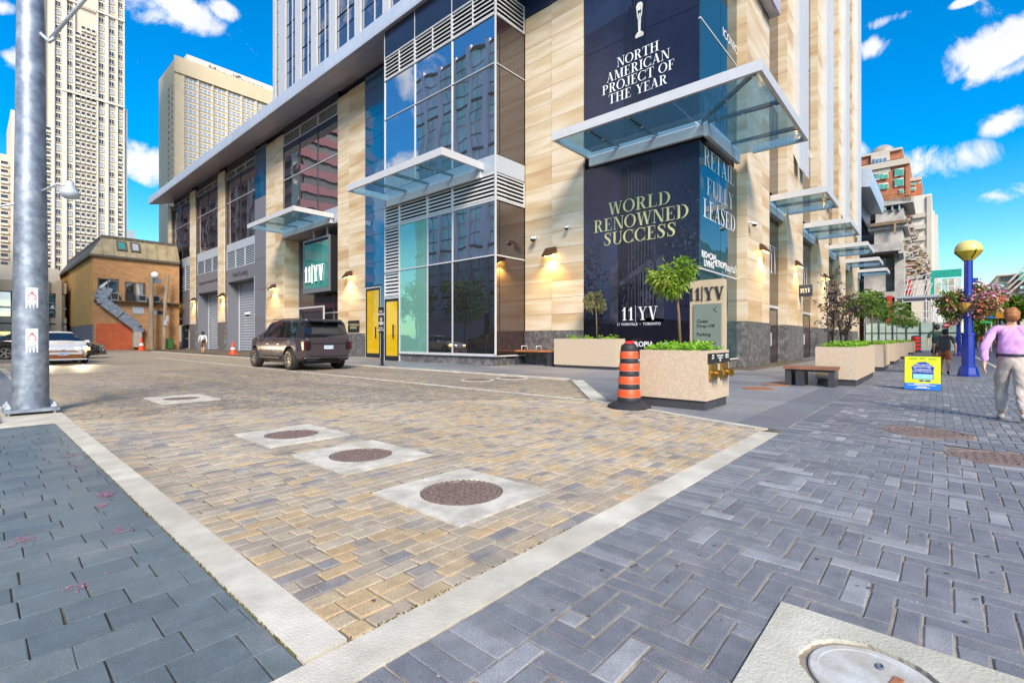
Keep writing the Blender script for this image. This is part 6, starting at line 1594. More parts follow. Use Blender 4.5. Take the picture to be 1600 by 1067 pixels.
S = dict(seams=(.62, 1.72, 2.76, 3.92), L=5.55, arch=.53, wr=wr, axles=ax_, sill=lambda x: .34 + (.16 * (1 - x / .5) if x < .5 else 0) + (.1 * (x - 5.0) / .55 if x > 5 else 0),
         top=[(0, 1.24), (.03, 1.26), (.06, 1.30), (.40, 1.93), (.52, 2.0), (1.0, 2.05), (2.4, 2.06), (3.1, 2.0), (3.4, 1.92), (4.25, 1.42), (4.3, 1.38), (5.2, 1.29), (5.42, 1.16), (5.55, .95)],
         belt=[(0, 1.20), (.1, 1.24), (2.5, 1.27), (4.2, 1.28), (5.2, 1.19), (5.55, .86)], hw=[(0, .93), (.10, 1.02), (.5, 1.10), (1.2, 1.13), (4.4, 1.13), (5.1, 1.05), (5.4, .93), (5.55, .80)],
         hr=[(0, .90), (.5, .92), (2, .97), (3.4, .92), (4.2, .92), (5.55, .8)], zone=zone_suv, cap=lambda rear, k: 'tailgate' if rear else 'nose',
         mats={'body': ('body', PAINT), 'pillar': ('pillar', TRIM), 'roof': ('roof_panel', TRIM), 'sill': ('sill', TRIM), 'tailgate': ('tailgate', PAINT), 'nose': ('front_panel', PAINT), 'rear_window': ('rear_window', CARGLASS), 'windscreen': ('windscreen', CARGLASS),
               **{a + s: ('side_window', CARGLASS) for a in ('qg', 'rg', 'fg') for s in 'lr'}})
car_body(suv, S, PAINT)
def lb(name, x0, y0, z0, x1, y1, z1, mt, t):
    o = bpy.data.objects.new(name, unit_box(mt)); COL.objects.link(o); o.parent = t; o.location = ((x0 + x1) / 2, (y0 + y1) / 2, (z0 + z1) / 2); o.scale = (abs(x1 - x0), abs(y1 - y0), abs(z1 - z0)); return o
RIMS = mk('dark_alloy', (.26, .24, .23), .28, .85, var=.15)
for xc in ax_:
    for s in (1, -1): wheel(suv, xc, s * .98, wr, .30, s, RIMS, 10)
lb('underbody', .5, -.85, .26, 5.2, .85, .62, TRIM, suv)
for s in (1, -1):
    lb('tail_lamp', .0, s * .73, .82, .22, s * 1.02, 1.16, TAIL, suv); lb('bumper_trim', -.03, s * .35, .50, .12, s * .93, .53, CHROME, suv); lb('exhaust_trim', -.02, s * .45, .40, .10, s * .85, .46, TRIM, suv)
    b = MB(); b.box(3.62, s * 1.08, 1.26, 3.75, s * 1.30, 1.44); o = b.build('wing_mirror', PAINT, None); o.parent = suv
    for xx in (2.55, 3.62): lb('door_handle', xx - .62, s * 1.115, 1.03, xx - .38, s * 1.145, 1.06, PAINT, suv)
    lb('roof_rail', .8, s * .80, 2.07, 3.2, s * .84, 2.105, TRIM, suv); lb('side_trim', 1.9, s * 1.06, .46, 3.9, s * 1.15, .52, TRIM, suv)
lb('trim_bar', -.012, -.70, 1.06, .05, .70, 1.10, TRIM, suv); lb('lower_trim', -.02, -.80, .54, .1, .80, .60, TRIM, suv)
pl_ = lb('number_plate', -.022, -.19, .86, .01, .19, 1.0, LTBLUE, suv)
def local_text(name, s, size, loc, right, up, mt, t):
    o = text_obj(name, s, size, (0, 0, 0), right, up, mt); o.parent = t; o.location = loc; return o
local_text('plate_number', 'CYKF 482', .085, (-.026, 0, .93), (0, -1, 0), ZUP, BLUE, suv)
b = MB(); b.prism([(.40, -.72, 2.03), (.12, -.66, 1.96), (.12, .66, 1.96), (.40, .72, 2.03)], (0, 0, .035)); o = b.build('roof_spoiler', TRIM, None); o.parent = suv
# --- oncoming white car with lit headlights
WPAINT = mk('white_car_paint', (.72, .70, .70), .25, .0, var=.02, coat=1.0, obj=True)
HEAD = emis('headlight_lit', (1.0, .83, .52), 9); HEADO = emis('turn_lamp_lit', (1.0, .42, .05), 4)
def zone_sed(x, k, sd, p):
    if 7 <= k <= 8 and p[1] > .9:
        if 1.05 < x < 2.1: return 'rg' + 'lr'[sd]
        if 2.2 < x < 3.1: return 'fg' + 'lr'[sd]
        return 'pillar' if 0.9 < x < 3.3 else 'body'
    if k >= 9 and 2.65 < x < 3.5: return 'windscreen'
    if k >= 9 and .55 < x < 1.15: return 'rear_window'
    if k <= 0: return 'sill'
    return 'body'
def sedan(label, x, y, rz, paint, s=1.0, lit=False, group=None, name='car'):
    t = thing(name, label, 'car', (x, y, 0), rz, group)
    S = dict(seams=(2.14, 3.1, 1.3), L=4.7, arch=.39, wr=.33, axles=(1.0, 3.75), sill=lambda x: .22 + (.12 * (x - 4.3) / .4 if x > 4.3 else 0) + (.14 * (1 - x / .4) if x < .4 else 0),
             top=[(0, .98), (.1, 1.04), (.5, 1.08), (1.2, 1.40), (1.7, 1.47), (2.3, 1.47), (2.7, 1.40), (3.5, 1.02), (4.3, .86), (4.6, .74), (4.7, .62)], belt=[(0, .92), (.6, .98), (3.4, .95), (4.3, .80), (4.7, .56)],
             hw=[(0, .76), (.2, .86), (1, .93), (3.8, .93), (4.3, .86), (4.6, .72), (4.7, .62)], hr=[(0, .6), (1.2, .56), (2, .58), (3, .56), (3.5, .6), (4.7, .6)], zone=zone_sed, cap=lambda rear, k: 'tail' if rear else 'nose',
             mats={'body': ('body', paint), 'pillar': ('pillar', paint), 'sill': ('sill', TRIM), 'tail': ('tail_panel', paint), 'nose': ('front_panel', paint), 'windscreen': ('windscreen', CARGLASS), 'rear_window': ('rear_window', CARGLASS), **{a + q: ('side_window', CARGLASS) for a in ('rg', 'fg') for q in 'lr'}})
    car_body(t, S, paint)
    for xc in (1.0, 3.75):
        for q in (1, -1): wheel(t, xc, q * .82, .33, .22, q, RIM, 5)
    lb('underbody', .4, -.7, .16, 4.4, .7, .45, TRIM, t)
    for q in (1, -1):
        b = MB(); b.prism([(4.40, q * .84, .66), (4.66, q * .46, .62), (4.60, q * .46, .74), (4.34, q * .86, .78)], (.045, 0, 0)); o = b.build('headlight', HEAD if lit else CHROME, None); o.parent = t
        if lit: lb('turn_lamp', 4.28, q * .86, .62, 4.44, q * .93, .74, HEADO, t)
        b = MB(); b.box(3.0, q * .92, .96, 3.14, q * 1.08, 1.08); o = b.build('wing_mirror', paint, None); o.parent = t
        lb('tail_lamp', -.01, q * .45, .72, .12, q * .8, .86, TAIL, t)
    b = MB(); b.prism([(4.69, -.50, .56), (4.69, .50, .56), (4.64, .46, .68), (4.64, -.46, .68)], (.03, 0, 0)); o = b.build('grille', TRIM, None); o.parent = t
    b = MB(); b.prism([(4.71, -.62, .26), (4.71, .62, .26), (4.71, .70, .44), (4.71, -.70, .44)], (.03, 0, 0)); o = b.build('lower_grille', TRIM, None); o.parent = t
    b = MB(); b.box(4.70, -.80, .20, 4.78, .80, .25); o = b.build('front_lip', WHITE if lit else TRIM, None); o.parent = t
    lb('badge', 4.70, -.05, .60, 4.73, .05, .66, CHROME, t); lb('number_plate', 4.73, -.17, .40, 4.76, .17, .52, LTBLUE, t)
    t.scale = (s, s, s); return t
x0_, y0_ = 3.25, 32.6
c1 = sedan('white car driving towards the camera with glowing headlights', x0_ - .12, y0_ + 5.2, R(-90), WPAINT, 1.12, True, name='oncoming_car')
ORGP = mk('bronze_grille', (.30, .10, .03), .35, .3)
for o in c1.children:
    if o.name.startswith('grille') or o.name.startswith('lower_grille'): o.data.materials[0] = ORGP
local = local_text('plate_number', 'BDRT 107', .07, (4.775, 0, .46), (0, 1, 0), ZUP, BLUE, c1)
for q in (1, -1):
    ld = bpy.data.lights.new('headlight_beam', 'SPOT'); ld.energy = 110; ld.color = (1, .80, .5); ld.spot_size = R(70); ld.spot_blend = .9; ld.shadow_soft_size = .1
    lo = bpy.data.objects.new('headlight_beam', ld); COL.objects.link(lo); lo.parent = c1; lo.location = (4.85, q * .62, .68); lo.rotation_euler = Vector((-1, 0, .10)).to_track_quat('Z', 'Y').to_euler()
DP = mk('dark_car_paint', (.03, .025, .03), .2, .4, coat=1.0, obj=True); RP = mk('red_car_paint', (.45, .015, .03), .25, .2, coat=1.0, obj=True)
sedan('dark car crossing behind the white car, its nose past the brick house corner', 0.75, 43.9, R(-20), DP, 1.18, name='passing_car')
sedan('red car parked at the far left edge before the low beige building', -1.6, 47.0, R(-38), RP, 1.15, name='parked_car')
sedan('second red car half hidden behind the galvanised pole', -1.2, 58.0, R(-30), RP, 1.15, name='parked_car')

# ================================================================ PEOPLE
def skin_body(name, chains, mt, parent=None, sub=2, root=0, crumple=0.0):
    """chains: lists of (point, radius); grows one smooth skin over them"""
    vs, es, rs, ix = [], [], [], {}
    for ch in chains:
        prev = None
        for p, r in ch:
            k = tuple(round(c, 4) for c in p)
            if k not in ix: ix[k] = len(vs); vs.append(p); rs.append(r if hasattr(r, '__len__') else (r, r))
            i = ix[k]
            if prev is not None and prev != i: es.append((prev, i))
            prev = i
    me = bpy.data.meshes.new('tmp'); me.from_pydata(vs, es, []); o = bpy.data.objects.new('tmp', me); COL.objects.link(o)
    m = o.modifiers.new('s', 'SKIN'); m.use_smooth_shade = True; m.branch_smoothing = .4
    for i, v in enumerate(me.skin_vertices[0].data): v.radius = rs[i]; v.use_root = (i == root); v.use_loose = False
    m2 = o.modifiers.new('u', 'SUBSURF'); m2.levels = sub; m2.render_levels = sub
    dg = bpy.context.evaluated_depsgraph_get(); nm = bpy.data.meshes.new_from_object(o.evaluated_get(dg)); bpy.data.objects.remove(o)
    if crumple:         # folds pressed into the cloth
        import mathutils.noise as mn
        co = [(v.co.copy(), v.normal.copy()) for v in nm.vertices]
        for v, (c, n_) in zip(nm.vertices, co):
            q = Vector((c.x * 7, c.y * 7, c.z * 11 + abs(c.y) * 14)); v.co = c + n_ * crumple * (mn.noise(q) * 1.1 + .6 * mn.noise(q * 2.3) - .5 * abs(mn.noise(q * .8)))
        nm.update()
    nm.name = name; nm.materials.clear(); nm.materials.append(mt)
    nm.polygons.foreach_set('use_smooth', [True] * len(nm.polygons))
    r = bpy.data.objects.new(name, nm); COL.objects.link(r)
    if parent: r.parent = parent
    return r
def blob(b, c, r, n=16, sc=(1, 1, 1)):
    pr = []
    for k in range(n + 1): a = -math.pi / 2 + math.pi * k / n; pr.append((max(.001, r * math.cos(a)) * sc[0], r * math.sin(a) * sc[2]))
    b.lathe(pr, 20, c, sy=sc[1] / sc[0]); return b
def person(label, x, y, rz, H, skin, hair, top, bottom, shoe, build=1.0, stride=.22, arm=(.2, -.2), sleeve='long', legs='long', hat=None, cat='person', bag=None, long_hair=False, belt=None, group=None, hem=0.0, spread=.0):
    """local x is forward; built 1.75 tall and scaled"""
    t = thing('person', label, cat, (x, y, 0), rz, group); B = build; V = lambda a, b, c: (a, b, c)
    hipz, shz = .93, 1.44; fw = {1: stride, -1: -stride}
    def leg(s):
        hip = V(0, s * .095 * B, hipz - .02); f = fw[s]; knee = V(f * .55 + .05, s * .10, .50); ank = V(f * 1.0 - (.06 if f < 0 else .0), s * .095, .09 + (.07 if f < 0 else 0)); heel = ank
        toe = V(ank[0] + .15, ank[1] + s * .02, .035 if f >= 0 else .03); return hip, knee, ank, toe
    def armj(s):
        a = arm[0] if s > 0 else arm[1]; sh = V(0, s * .185 * B, shz); el = V(a * .45 - .03, s * (.235 * B + .03 + spread), 1.14); wr_ = V(a * 1.0 + .02, s * (.245 * B + .02 + spread), .89 + abs(a) * .18); return sh, el, wr_
    ch = [[((0, 0, hipz), (.09 * B, .125 * B)), ((0, 0, 1.10), (.088 * B, .12 * B)), ((.0, 0, 1.28), (.098 * B, .14 * B)), ((0, 0, 1.43), (.062, .10 * B)), ((0, 0, 1.51), .055), ((.02, 0, 1.56), .056), ((.035, 0, 1.60), (.085, .070)), ((.03, 0, 1.68), (.098, .080)), ((.02, 0, 1.74), (.06, .05))]]
    for s in (1, -1):
        hip, knee, ank, toe = leg(s); th_, sn_ = (.066, .042) if legs == 'long' else (.078, .056)
        ch.append([((0, 0, hipz), (.09 * B, .125 * B)), (hip, .072 * B), (((hip[0] + knee[0]) / 2, (hip[1] + knee[1]) / 2, (hip[2] + knee[2]) / 2), th_ * B), (knee, (.046 if legs == 'long' else .056) * B), (((knee[0] + ank[0]) / 2 - .02, (knee[1] + ank[1]) / 2, (knee[2] + ank[2]) / 2 + .05), sn_ * B), (ank, .038), (toe, (.035, .03))])
        sh, el, wr_ = armj(s); d = Vector(wr_) - Vector(el); d.normalize(); palm = Vector(wr_) + d * .06
        ch.append([((0, 0, 1.43), (.062, .10 * B)), (sh, .046 * B), (((sh[0] + el[0]) / 2, (sh[1] + el[1]) / 2, (sh[2] + el[2]) / 2), .040 * B), (el, .036 * B), (wr_, .027), (tuple(palm), (.022, .036))])
        f_ = Vector((1, 0, 0)); kn = palm + d * .035
        for q in range(4):
            off = f_ * (.033 - .022 * q); L_ = (.070, .08, .075, .058)[q]; p0 = kn + off * .9; p1 = p0 + d * L_ * .55 + Vector((0, -s * .004, 0)); p2 = p1 + d * L_ * .45 + Vector((0, -s * .018, 0)); ch.append([(tuple(palm), (.022, .036)), (tuple(p0), .0105), (tuple(p1), .0095), (tuple(p2), .0075)])
        th0 = Vector(wr_) + d * .03 + f_ * .03; ch.append([(tuple(palm), (.022, .036)), (tuple(th0 + d * .02), .0115), (tuple(th0 + f_ * .02 + d * .055), .0095), (tuple(th0 + f_ * .025 + d * .08), .0075)])
    body = skin_body('body', ch, skin, t)
    # face
    fb = MB(); blob(fb, (.118, 0, 1.635), .018, 8, (1, .7, 1.4)); fb.build('nose', skin, None, smooth=True).parent = t
    for s in (1, -1):
        b = MB(); blob(b, (.108, s * .034, 1.665), .011, 8); b.build('eye', WHITE, None, smooth=True).parent = t
        b = MB(); blob(b, (.01, s * .082, 1.645), .032, 8, (.7, .35, 1.1)); b.build('ear', skin, None, smooth=True).parent = t
    b = MB(); blob(b, (.105, 0, 1.592), .02, 8, (.4, 1.2, .3)); b.build('mouth', MT.get('lip') or mk('lip', (.35, .12, .10), .5), None, smooth=True).parent = t
    if hair:
        b = MB(); blob(b, (.012, 0, 1.69), .108, 14, (1.0, .88, .92)); 
        if long_hair: blob(b, (-.06, 0, 1.60), .085, 12, (.8, 1.05, 1.3))
        else: blob(b, (-.03, 0, 1.645), .088, 12, (.85, .95, 1.0))
        import mathutils.noise as mn
        b.v = [tuple(Vector(v) + (Vector(v) - Vector((0, 0, 1.66))) * (.14 * mn.noise(Vector(v) * 22) + .10 * mn.noise(Vector(v) * 50))) for v in b.v]
        b.build('hair', hair, None, smooth=True).parent = t
    if hat:
        b = MB(); b.lathe([(.115, 1.70), (.118, 1.74), (.10, 1.80), (.05, 1.825), (.01, 1.83)], 24, (.01, 0, 0)); b.lathe([(.12, 1.70), (.165, 1.695), (.165, 1.705), (.12, 1.715)], 24, (.02, 0, 0)); b.build('cap', hat, None, smooth=True, angle=50).parent = t
    # shirt
    e = .022; sc = [[((0, 0, hipz - .05 - hem), (.118 * B + hem * .2, .155 * B + hem * .2)), ((0, 0, 1.10), (.122 * B, .16 * B)), ((.0, 0, 1.28), (.130 * B, .178 * B)), ((0, 0, 1.43), (.088, .135 * B)), ((0, 0, 1.50), .068)]]
    for s in (1, -1):
        sh, el, wr_ = armj(s); m_ = tuple((Vector(sh) + Vector(el)) / 2); c_ = [((0, 0, 1.43), (.088, .135 * B)), (sh, .066 * B), (m_, .058 * B)]
        if sleeve == 'long': c_ += [(el, .053 * B), (tuple(Vector(el).lerp(Vector(wr_), .6)), .048 * B), (tuple(Vector(el).lerp(Vector(wr_), .97)), .043)]
        else: c_ += [(tuple(Vector(m_).lerp(Vector(el), .55)), .058 * B)]
        sc.append(c_)
    skin_body('shirt', sc, top, t, 3, crumple=.016)
    # trousers or shorts
    lc = [[((0, 0, hipz + .16), (.118 * B, .156 * B)), ((0, 0, hipz + .10), (.124 * B, .163 * B)), ((0, 0, hipz), (.130 * B, .170 * B))]]
    for s in (1, -1):
        hip, knee, ank, toe = leg(s); m_ = Vector(hip).lerp(Vector(knee), .5); c_ = [((0, 0, hipz), (.130 * B, .170 * B)), ((hip[0], hip[1], hip[2]), .108 * B), (tuple(m_), .098 * B)]
        if legs == 'long': c_ += [(knee, .078 * B), (tuple(Vector(knee).lerp(Vector(ank), .55) + Vector((-.01, 0, 0))), .072 * B), (tuple(Vector(knee).lerp(Vector(ank), .96)), .062)]
        else: c_ += [(tuple(Vector(m_).lerp(Vector(knee), legs)), .094 * B)]
        lc.append(c_)
    skin_body('trousers' if legs == 'long' else 'shorts', lc, bottom, t, 3, crumple=.014)
    if belt:
        b = MB(); b.lathe([(.121 * B, 1.022), (.126 * B, 1.028), (.126 * B, 1.052), (.121 * B, 1.058)], 24, (0, 0, 0), sy=1.31); b.build('belt', belt, None, smooth=True).parent = t
    for s in (1, -1):
        _, _, ank, toe = leg(s); a = Vector(ank); q = Vector(toe); skin_body('shoe', [[(tuple(a + Vector((-.035, 0, -.035))), (.045, .042)), (tuple(a.lerp(q, .5) + Vector((0, 0, -.01))), (.042, .046)), (tuple(q + Vector((.03, 0, 0))), (.032, .044))]], shoe, t, 2)
    if bag:
        b = MB(); blob(b, (-.19, -.10, 1.06), .15, 12, (.55, 1.0, .85)); b.build('shoulder_bag', bag, None, smooth=True).parent = t
        MB().tube([(-.17, -.2, 1.15), (-.10, -.05, 1.38), (.05, .12, 1.47), (.14, .05, 1.30)], .012, 6).build('bag_strap', bag, None, smooth=True).parent = t
    t.scale = (H / 1.75,) * 3
    return t
SK1 = mk('skin_fair', (.66, .37, .27), .5, var=.08); SK2 = mk('skin_tan', (.50, .26, .15), .5, var=.05); SK3 = mk('skin_brown', (.20, .095, .055), .5, var=.05)
HB = mk('hair_ginger', (.33, .13, .04), .6, var=.3, scale=60, obj=True); HD = mk('hair_black', (.012, .010, .010), .5, var=.3, scale=60, obj=True)
CLOTH = lambda n, c: mk(n, c, .85, var=.14, scale=9, bump=.35, bscale=16, obj=True)
x, y = gp(1581, 658)
person('man in a lilac shirt and pale trousers walking away along the grey pavers', x, y, R(3), 1.70, SK1, HB, CLOTH('lilac_cotton', (.64, .34, .66)), CLOTH('stone_chino', (.52, .45, .39)), mk('pale_shoe', (.55, .52, .46), .6), build=1.12, stride=.17, arm=(-.14, .12), belt=BLACK, spread=.03)
x, y = gp(1476, 585)
person('woman in a grey top and orange shorts walking away beside her companion', x, y, R(-1), 1.58, SK2, HD, CLOTH('grey_jersey', (.055, .05, .055)), CLOTH('orange_shorts', (.34, .10, .03)), mk('dark_shoe', (.05, .02, .025), .6), build=1.22, stride=.20, arm=(.12, -.10), sleeve='short', legs=.75, long_hair=False, hem=.10)
person('man in dark green shirt and black shorts walking on the left of the woman', 27.5, onX(1464, 27.5), R(-2), 1.86, SK2, HD, CLOTH('dark_green_jersey', (.018, .05, .04)), CLOTH('black_shorts', (.02, .02, .025)), mk('white_shoe', (.5, .5, .5), .6), build=1.08, stride=.16, arm=(-.1, .14), sleeve='short', legs=.6)
x, y = gp(317, 552.5)
person('pedestrian in white top with dark shoulder bag walking by the roller doors', x, y, R(60), 1.85, SK2, HD, CLOTH('white_top', (.60, .58, .56)), CLOTH('brown_skirt', (.17, .09, .06)), mk('sandal', (.3, .16, .09), .6), build=1.12, stride=.16, arm=(.1, -.1), sleeve='long', legs=.9, bag=mk('navy_bag', (.02, .02, .035), .6), hat=BLACK)
rgp = random.Random(91)
shirts = [('red_tee', (.5, .03, .03)), ('white_tee', (.65, .65, .65)), ('black_tee', (.03, .03, .035)), ('orange_tee', (.6, .2, .05)), ('blue_tee', (.05, .12, .4))]
for k, (px, d_, lab_) in enumerate([(1537, 60, 'distant walker in a red shirt left of the man in lilac'), (1543, 52, 'distant walker in a white shirt beside the walker in red'), (1549, 66, 'distant walker in black among the far crowd'), (1533, 75, 'distant walker in an orange shirt nearest the second lamp post'), (1555, 80, 'distant walker in a blue shirt far down the street')]):
    x, y = d_, onX(px, d_)
    person(lab_, x, y, R(rgp.choice((0, 180)) + rgp.uniform(-20, 20)), 1.75, SK2, HD, mk(*shirts[k], .8), mk('far_trousers', (.08, .08, .1), .8), BLACK, stride=.15, arm=(.1, -.1), sleeve='short')
# ================================================================ BUILDINGS BEYOND
BEIGE = mk('beige_precast', (.66, .58, .46), .8, var=.06, scale=.2); BEIGE2 = mk('pale_precast', (.72, .66, .56), .8, var=.05, scale=.2)
WPANE = glass_mirror('far_pane', (.05, .055, .07), 1.6, .0); WPANE2 = glass_mirror('far_pane_pale', (.40, .42, .44), 1.5, .0)
def win_mesh(name, nx, fr, mts, rail=False):
    """a framed window seen from -Y, unit size, panes set back in the frame"""
    b = MB(); f = fr
    b.box(-.5, 0, -.5, -.5 + f, .1, .5, 0).box(.5 - f, 0, -.5, .5, .1, .5, 0).box(-.5 + f, 0, -.5, .5 - f, .1, -.5 + f, 0).box(-.5 + f, 0, .5 - f, .5 - f, .1, .5, 0)
    for k in range(1, nx): x = -.5 + k / nx; b.box(x - f * .4, .01, -.5 + f, x + f * .4, .1, .5 - f, 0)
    b.quad((-.5 + f, .07, -.5 + f), (.5 - f, .07, -.5 + f), (.5 - f, .07, .5 - f), (-.5 + f, .07, .5 - f), 1)
    if rail: b.box(-.5, -.12, -.5, .5, -.04, -.12, 2)
    return b.mesh(name, mts)
WM = [win_mesh('window', 2, .07, [BEIGE2, WPANE]), win_mesh('window', 3, .05, [WHITE, WPANE2]), win_mesh('balcony', 1, .06, [BEIGE2, WPANE, BEIGE2], True), win_mesh('window', 2, .06, [BEIGE2, WPANE2])]
RECESS = mk('balcony_shade', (.22, .19, .16), .8)
def put_win(me, name, x, y, z, w, h, parent, d=3.0, rz=0):
    o = bpy.data.objects.new(name, me); put(o, parent, (x, y, z)); o.scale = (w, d, h); o.rotation_euler = (0, 0, rz); return o
def merge_win(lst, name, parent, mts_of):
    """windows past the limit: joined, same geometry"""
    by = {}
    for me, x, y, z, w, h, d in lst: by.setdefault(me.name, (me, []))[1].append((x, y, z, w, h, d))
    for me, L_ in by.values():
        b = MB(); vs = [v.co for v in me.vertices]; fs = [(tuple(p.vertices), p.material_index) for p in me.polygons]
        for (x, y, z, w, h, d) in L_:
            i = len(b.v); b.v += [(x + v.x * w, y + v.y * d, z + v.z * h) for v in vs]
            for f, m in fs: b.f.append(tuple(i + q for q in f)); b.m.append(m); b.t.append(.5)
        b.build(name, list(me.materials), parent, kind='stuff')
# --- tall beige residential tower
TY = 260.0
tw_ = thing('apartment_tower', 'very tall beige apartment tower with columns of balconies behind the galvanised pole', 'building', (onY(120, TY), TY, 0))
fx_ = lambda px: onY(px, TY); fz = lambda px, py: zY(px, py, TY)
def slab_(name, a, b_, ytop, dy, mt, dep=30, pxz=None): bx(name, fx_(a), TY + dy, 0, fx_(b_), TY + dy + dep, fz(pxz or b_, ytop), mt, tw_)
slab_('wall', 40, 194, -160, 0, BEIGE); slab_('side_wing', 17, 40.0, 176, .6, BEIGE); slab_('side_wing', 194.05, 199.2, 171, .5, BEIGE2); slab_('side_wing', -40, 16.9, 240, 3, BEIGE)
for a, b_, yt in ((40, 44, -160), (60, 70, -160), (80, 85, -160), (96, 104, -160), (113.5, 117, -160), (150.5, 153, -160), (163.5, 169, -160), (180, 183.5, -160), (192, 194, -160), (18, 26, 176), (38, 40, 176)):
    bx('pilaster', fx_(a), TY - .9, 0, fx_(b_), TY - .002, fz(b_, yt), BEIGE2, tw_)
for yy in (-40, 20, 158): bx('cornice', fx_(96), TY - 1.2, fz(150, yy), fx_(194), TY - .901, fz(150, yy) + .8, BEIGE2, tw_)
cols = [(27.5, 36.5, 0, 186), (71, 79.5, 2, 205), (86.5, 94.5, 0, -99), (105, 112.5, 3, -99), (118, 125, 2, 40), (126.8, 133, 2, 40), (135, 141, 2, 40), (143, 149.3, 2, 40), (154, 162, 3, -99), (170.2, 178.3, 3, -99), (184.5, 191, 3, -99), (1, 14, 2, 250)]
lst = []; rgw = random.Random(44)
for a, b_, kind, y0 in cols:
    x = (fx_(a) + fx_(b_)) / 2; w = fx_(b_) - fx_(a); pm = (a + b_) / 2; rz0 = fz(133, 156); st = 12.1 / FPX * TY / ray(133)[1]
    for k in range(-26, 30):
        z = rz0 + k * st; py_ = HORIZ - (z - EYE) * FPX / (TY / ray(pm)[1])
        if py_ < -30 or z < 4 or py_ < y0 - 6: continue
        kd = kind
        if kind in (0, 3): kd = rgw.choice((0, 3, 3, 0, 3) if kind == 3 else (0, 0, 3))
        if a == 184.5 and py_ > 228: kd = 2
        if kind == 2 and y0 == 40 and py_ < 44: continue
        lst.append((WM[kd], x, TY - .35 if a not in (1, 27.5) else TY + .3 if a == 27.5 else TY + 2.7, z, w, st * .70, 3.0))
    if kind == 2:
        pass
lst.sort(key=lambda q: abs(HORIZ - (q[3] - EYE) * 3.9 - 230))
for q in lst[:290]: put_win(q[0], 'balcony' if q[0] is WM[2] else 'window', q[1], q[2], q[3], q[4], q[5], tw_)
merge_win(lst[290:], 'windows_high', tw_, None)
# --- the hotel slab
HY = 300.0
ho = thing('office_slab', 'broad beige slab tower with rows of white windows and rooftop lettering', 'building', (onY(350, HY), HY, 0))
hx = lambda px: onY(px, HY); hz = lambda px, py: zY(px, py, HY); X0 = hx(274); ztop = hz(274, 90)
HOT = mk('hotel_precast', (.66, .54, .36), .8, var=.06, scale=.2); bx('wall', X0, HY, 0, hx(470), HY + 33, ztop, HOT, ho); bx('roof_block', hx(297), HY + 6, ztop, hx(470), HY + 28, ztop + 7, BEIGE2, ho)
bx('corner_pier', X0 - .4, HY - .6, 0, hx(286), HY - .01, ztop - 3, HOT, ho); bx('top_band', X0 - .8, HY - 1.4, ztop - 8, hx(470), HY - .61, ztop + .5, HOT, ho)
sp_ = 22.4
nrow = 0; rows_z = []
z = hz(298, 118)
st = 9.6 / FPX * HY / ray(298)[1]
wl_ = []
for r_ in range(24):
    for c in range(8):
        a, b_ = 287.5 + 22.6 * c, 308 + 22.6 * c; wl_.append((WM[1], (hx(a) + hx(b_)) / 2, HY - .35, z - r_ * st, hx(b_) - hx(a), st * .62, 3))
for q in wl_: put_win(q[0], 'window', *q[1:6], ho)
for c in range(9): a = 286.2 + 22.6 * c; bx('mullion_pier', hx(a) - .2, HY - .9, 10, hx(a + 1.2), HY - .02, ztop - 8, HOT, ho)
def winX(n_, y0, y1, z0, dz, X, par):
    for k in range(n_): 
        for q in range(2): put_win(WM[0], 'window', X - .25, y0 + (y1 - y0) * (q + .5) / 2, z0 - k * dz, (y1 - y0) * .36, dz * .5, par, 3, R(-90))
winX(24, onX(272, X0), onX(262, X0), ztop - 13, st, X0, ho)
text_obj('roof_lettering', 'Manulife', 5.6, (hx(360), HY + 5.9, ztop + 3.6), RY, ZUP, GREYPANEL, ho, depth=.4); text_obj('roof_lettering', 'Centre', 5.6, (hx(396), HY + 5.9, ztop + 3.6), RY, ZUP, GREYPANEL, ho, depth=.4)
o_ = thing('distant_tower', 'small pale glass tower low behind the brick house roof', 'building', (onY(207, 420), 420, 0))
bx('wall', onY(199, 420), 420, 0, onY(216, 420), 440, zY(207, 372, 420), LTPANEL, o_); bx('roof_block', onY(201, 420), 421, zY(207, 372, 420), onY(211, 420), 430, zY(207, 360, 420), LTPANEL, o_)
# --- low beige building at the left edge
LY = 90.0
lo_ = thing('low_building', 'low beige building with columns and dark openings at the left edge', 'building', (onY(50, LY), LY, 0)); q_ = lambda px: onY(px, LY); z_ = lambda py, px=60: zY(px, py, LY)
CREAM = mk('cream_render', (.55, .45, .31), .8, var=.08, scale=.8); bx('wall', q_(-60), LY + 1.2, 0, q_(104), LY + 14, z_(440), CREAM, lo_)
MB().prism([(q_(-60), LY + .2, z_(441)), (q_(-60), LY + 3.2, z_(414)), (q_(-60), LY + 12, z_(414)), (q_(-60), LY + 12, z_(441))], (q_(96) - q_(-60), 0, 0)).build('sloped_parapet', CREAM, lo_)
for a, b_ in ((-20, -8), (19, 29), (66, 76), (87, 96)): bx('column', q_(a), LY - .3, 0, q_(b_), LY + 1.19, z_(437), CREAM, lo_)
for y0, y1 in ((457, 440), (505, 496), (517, 507)): bx('beam', q_(-60), LY + .1, z_(y0), q_(104), LY + 1.18, z_(y1), CREAM, lo_)
for a, b_ in ((-8, 19), (29, 66), (76, 87), (96, 104)):
    bx('window', q_(a) + .1, LY + 1.1, z_(495), q_(b_) - .1, LY + 1.19, z_(458), DARKGLASS, lo_); bx('window', q_(a) + .1, LY + 1.1, .2, q_(b_) - .1, LY + 1.19, z_(518), DARKGLASS, lo_)
    bx('rail', q_(a), LY + .3, z_(482), q_(b_), LY + .34, z_(480), SILVER, lo_)
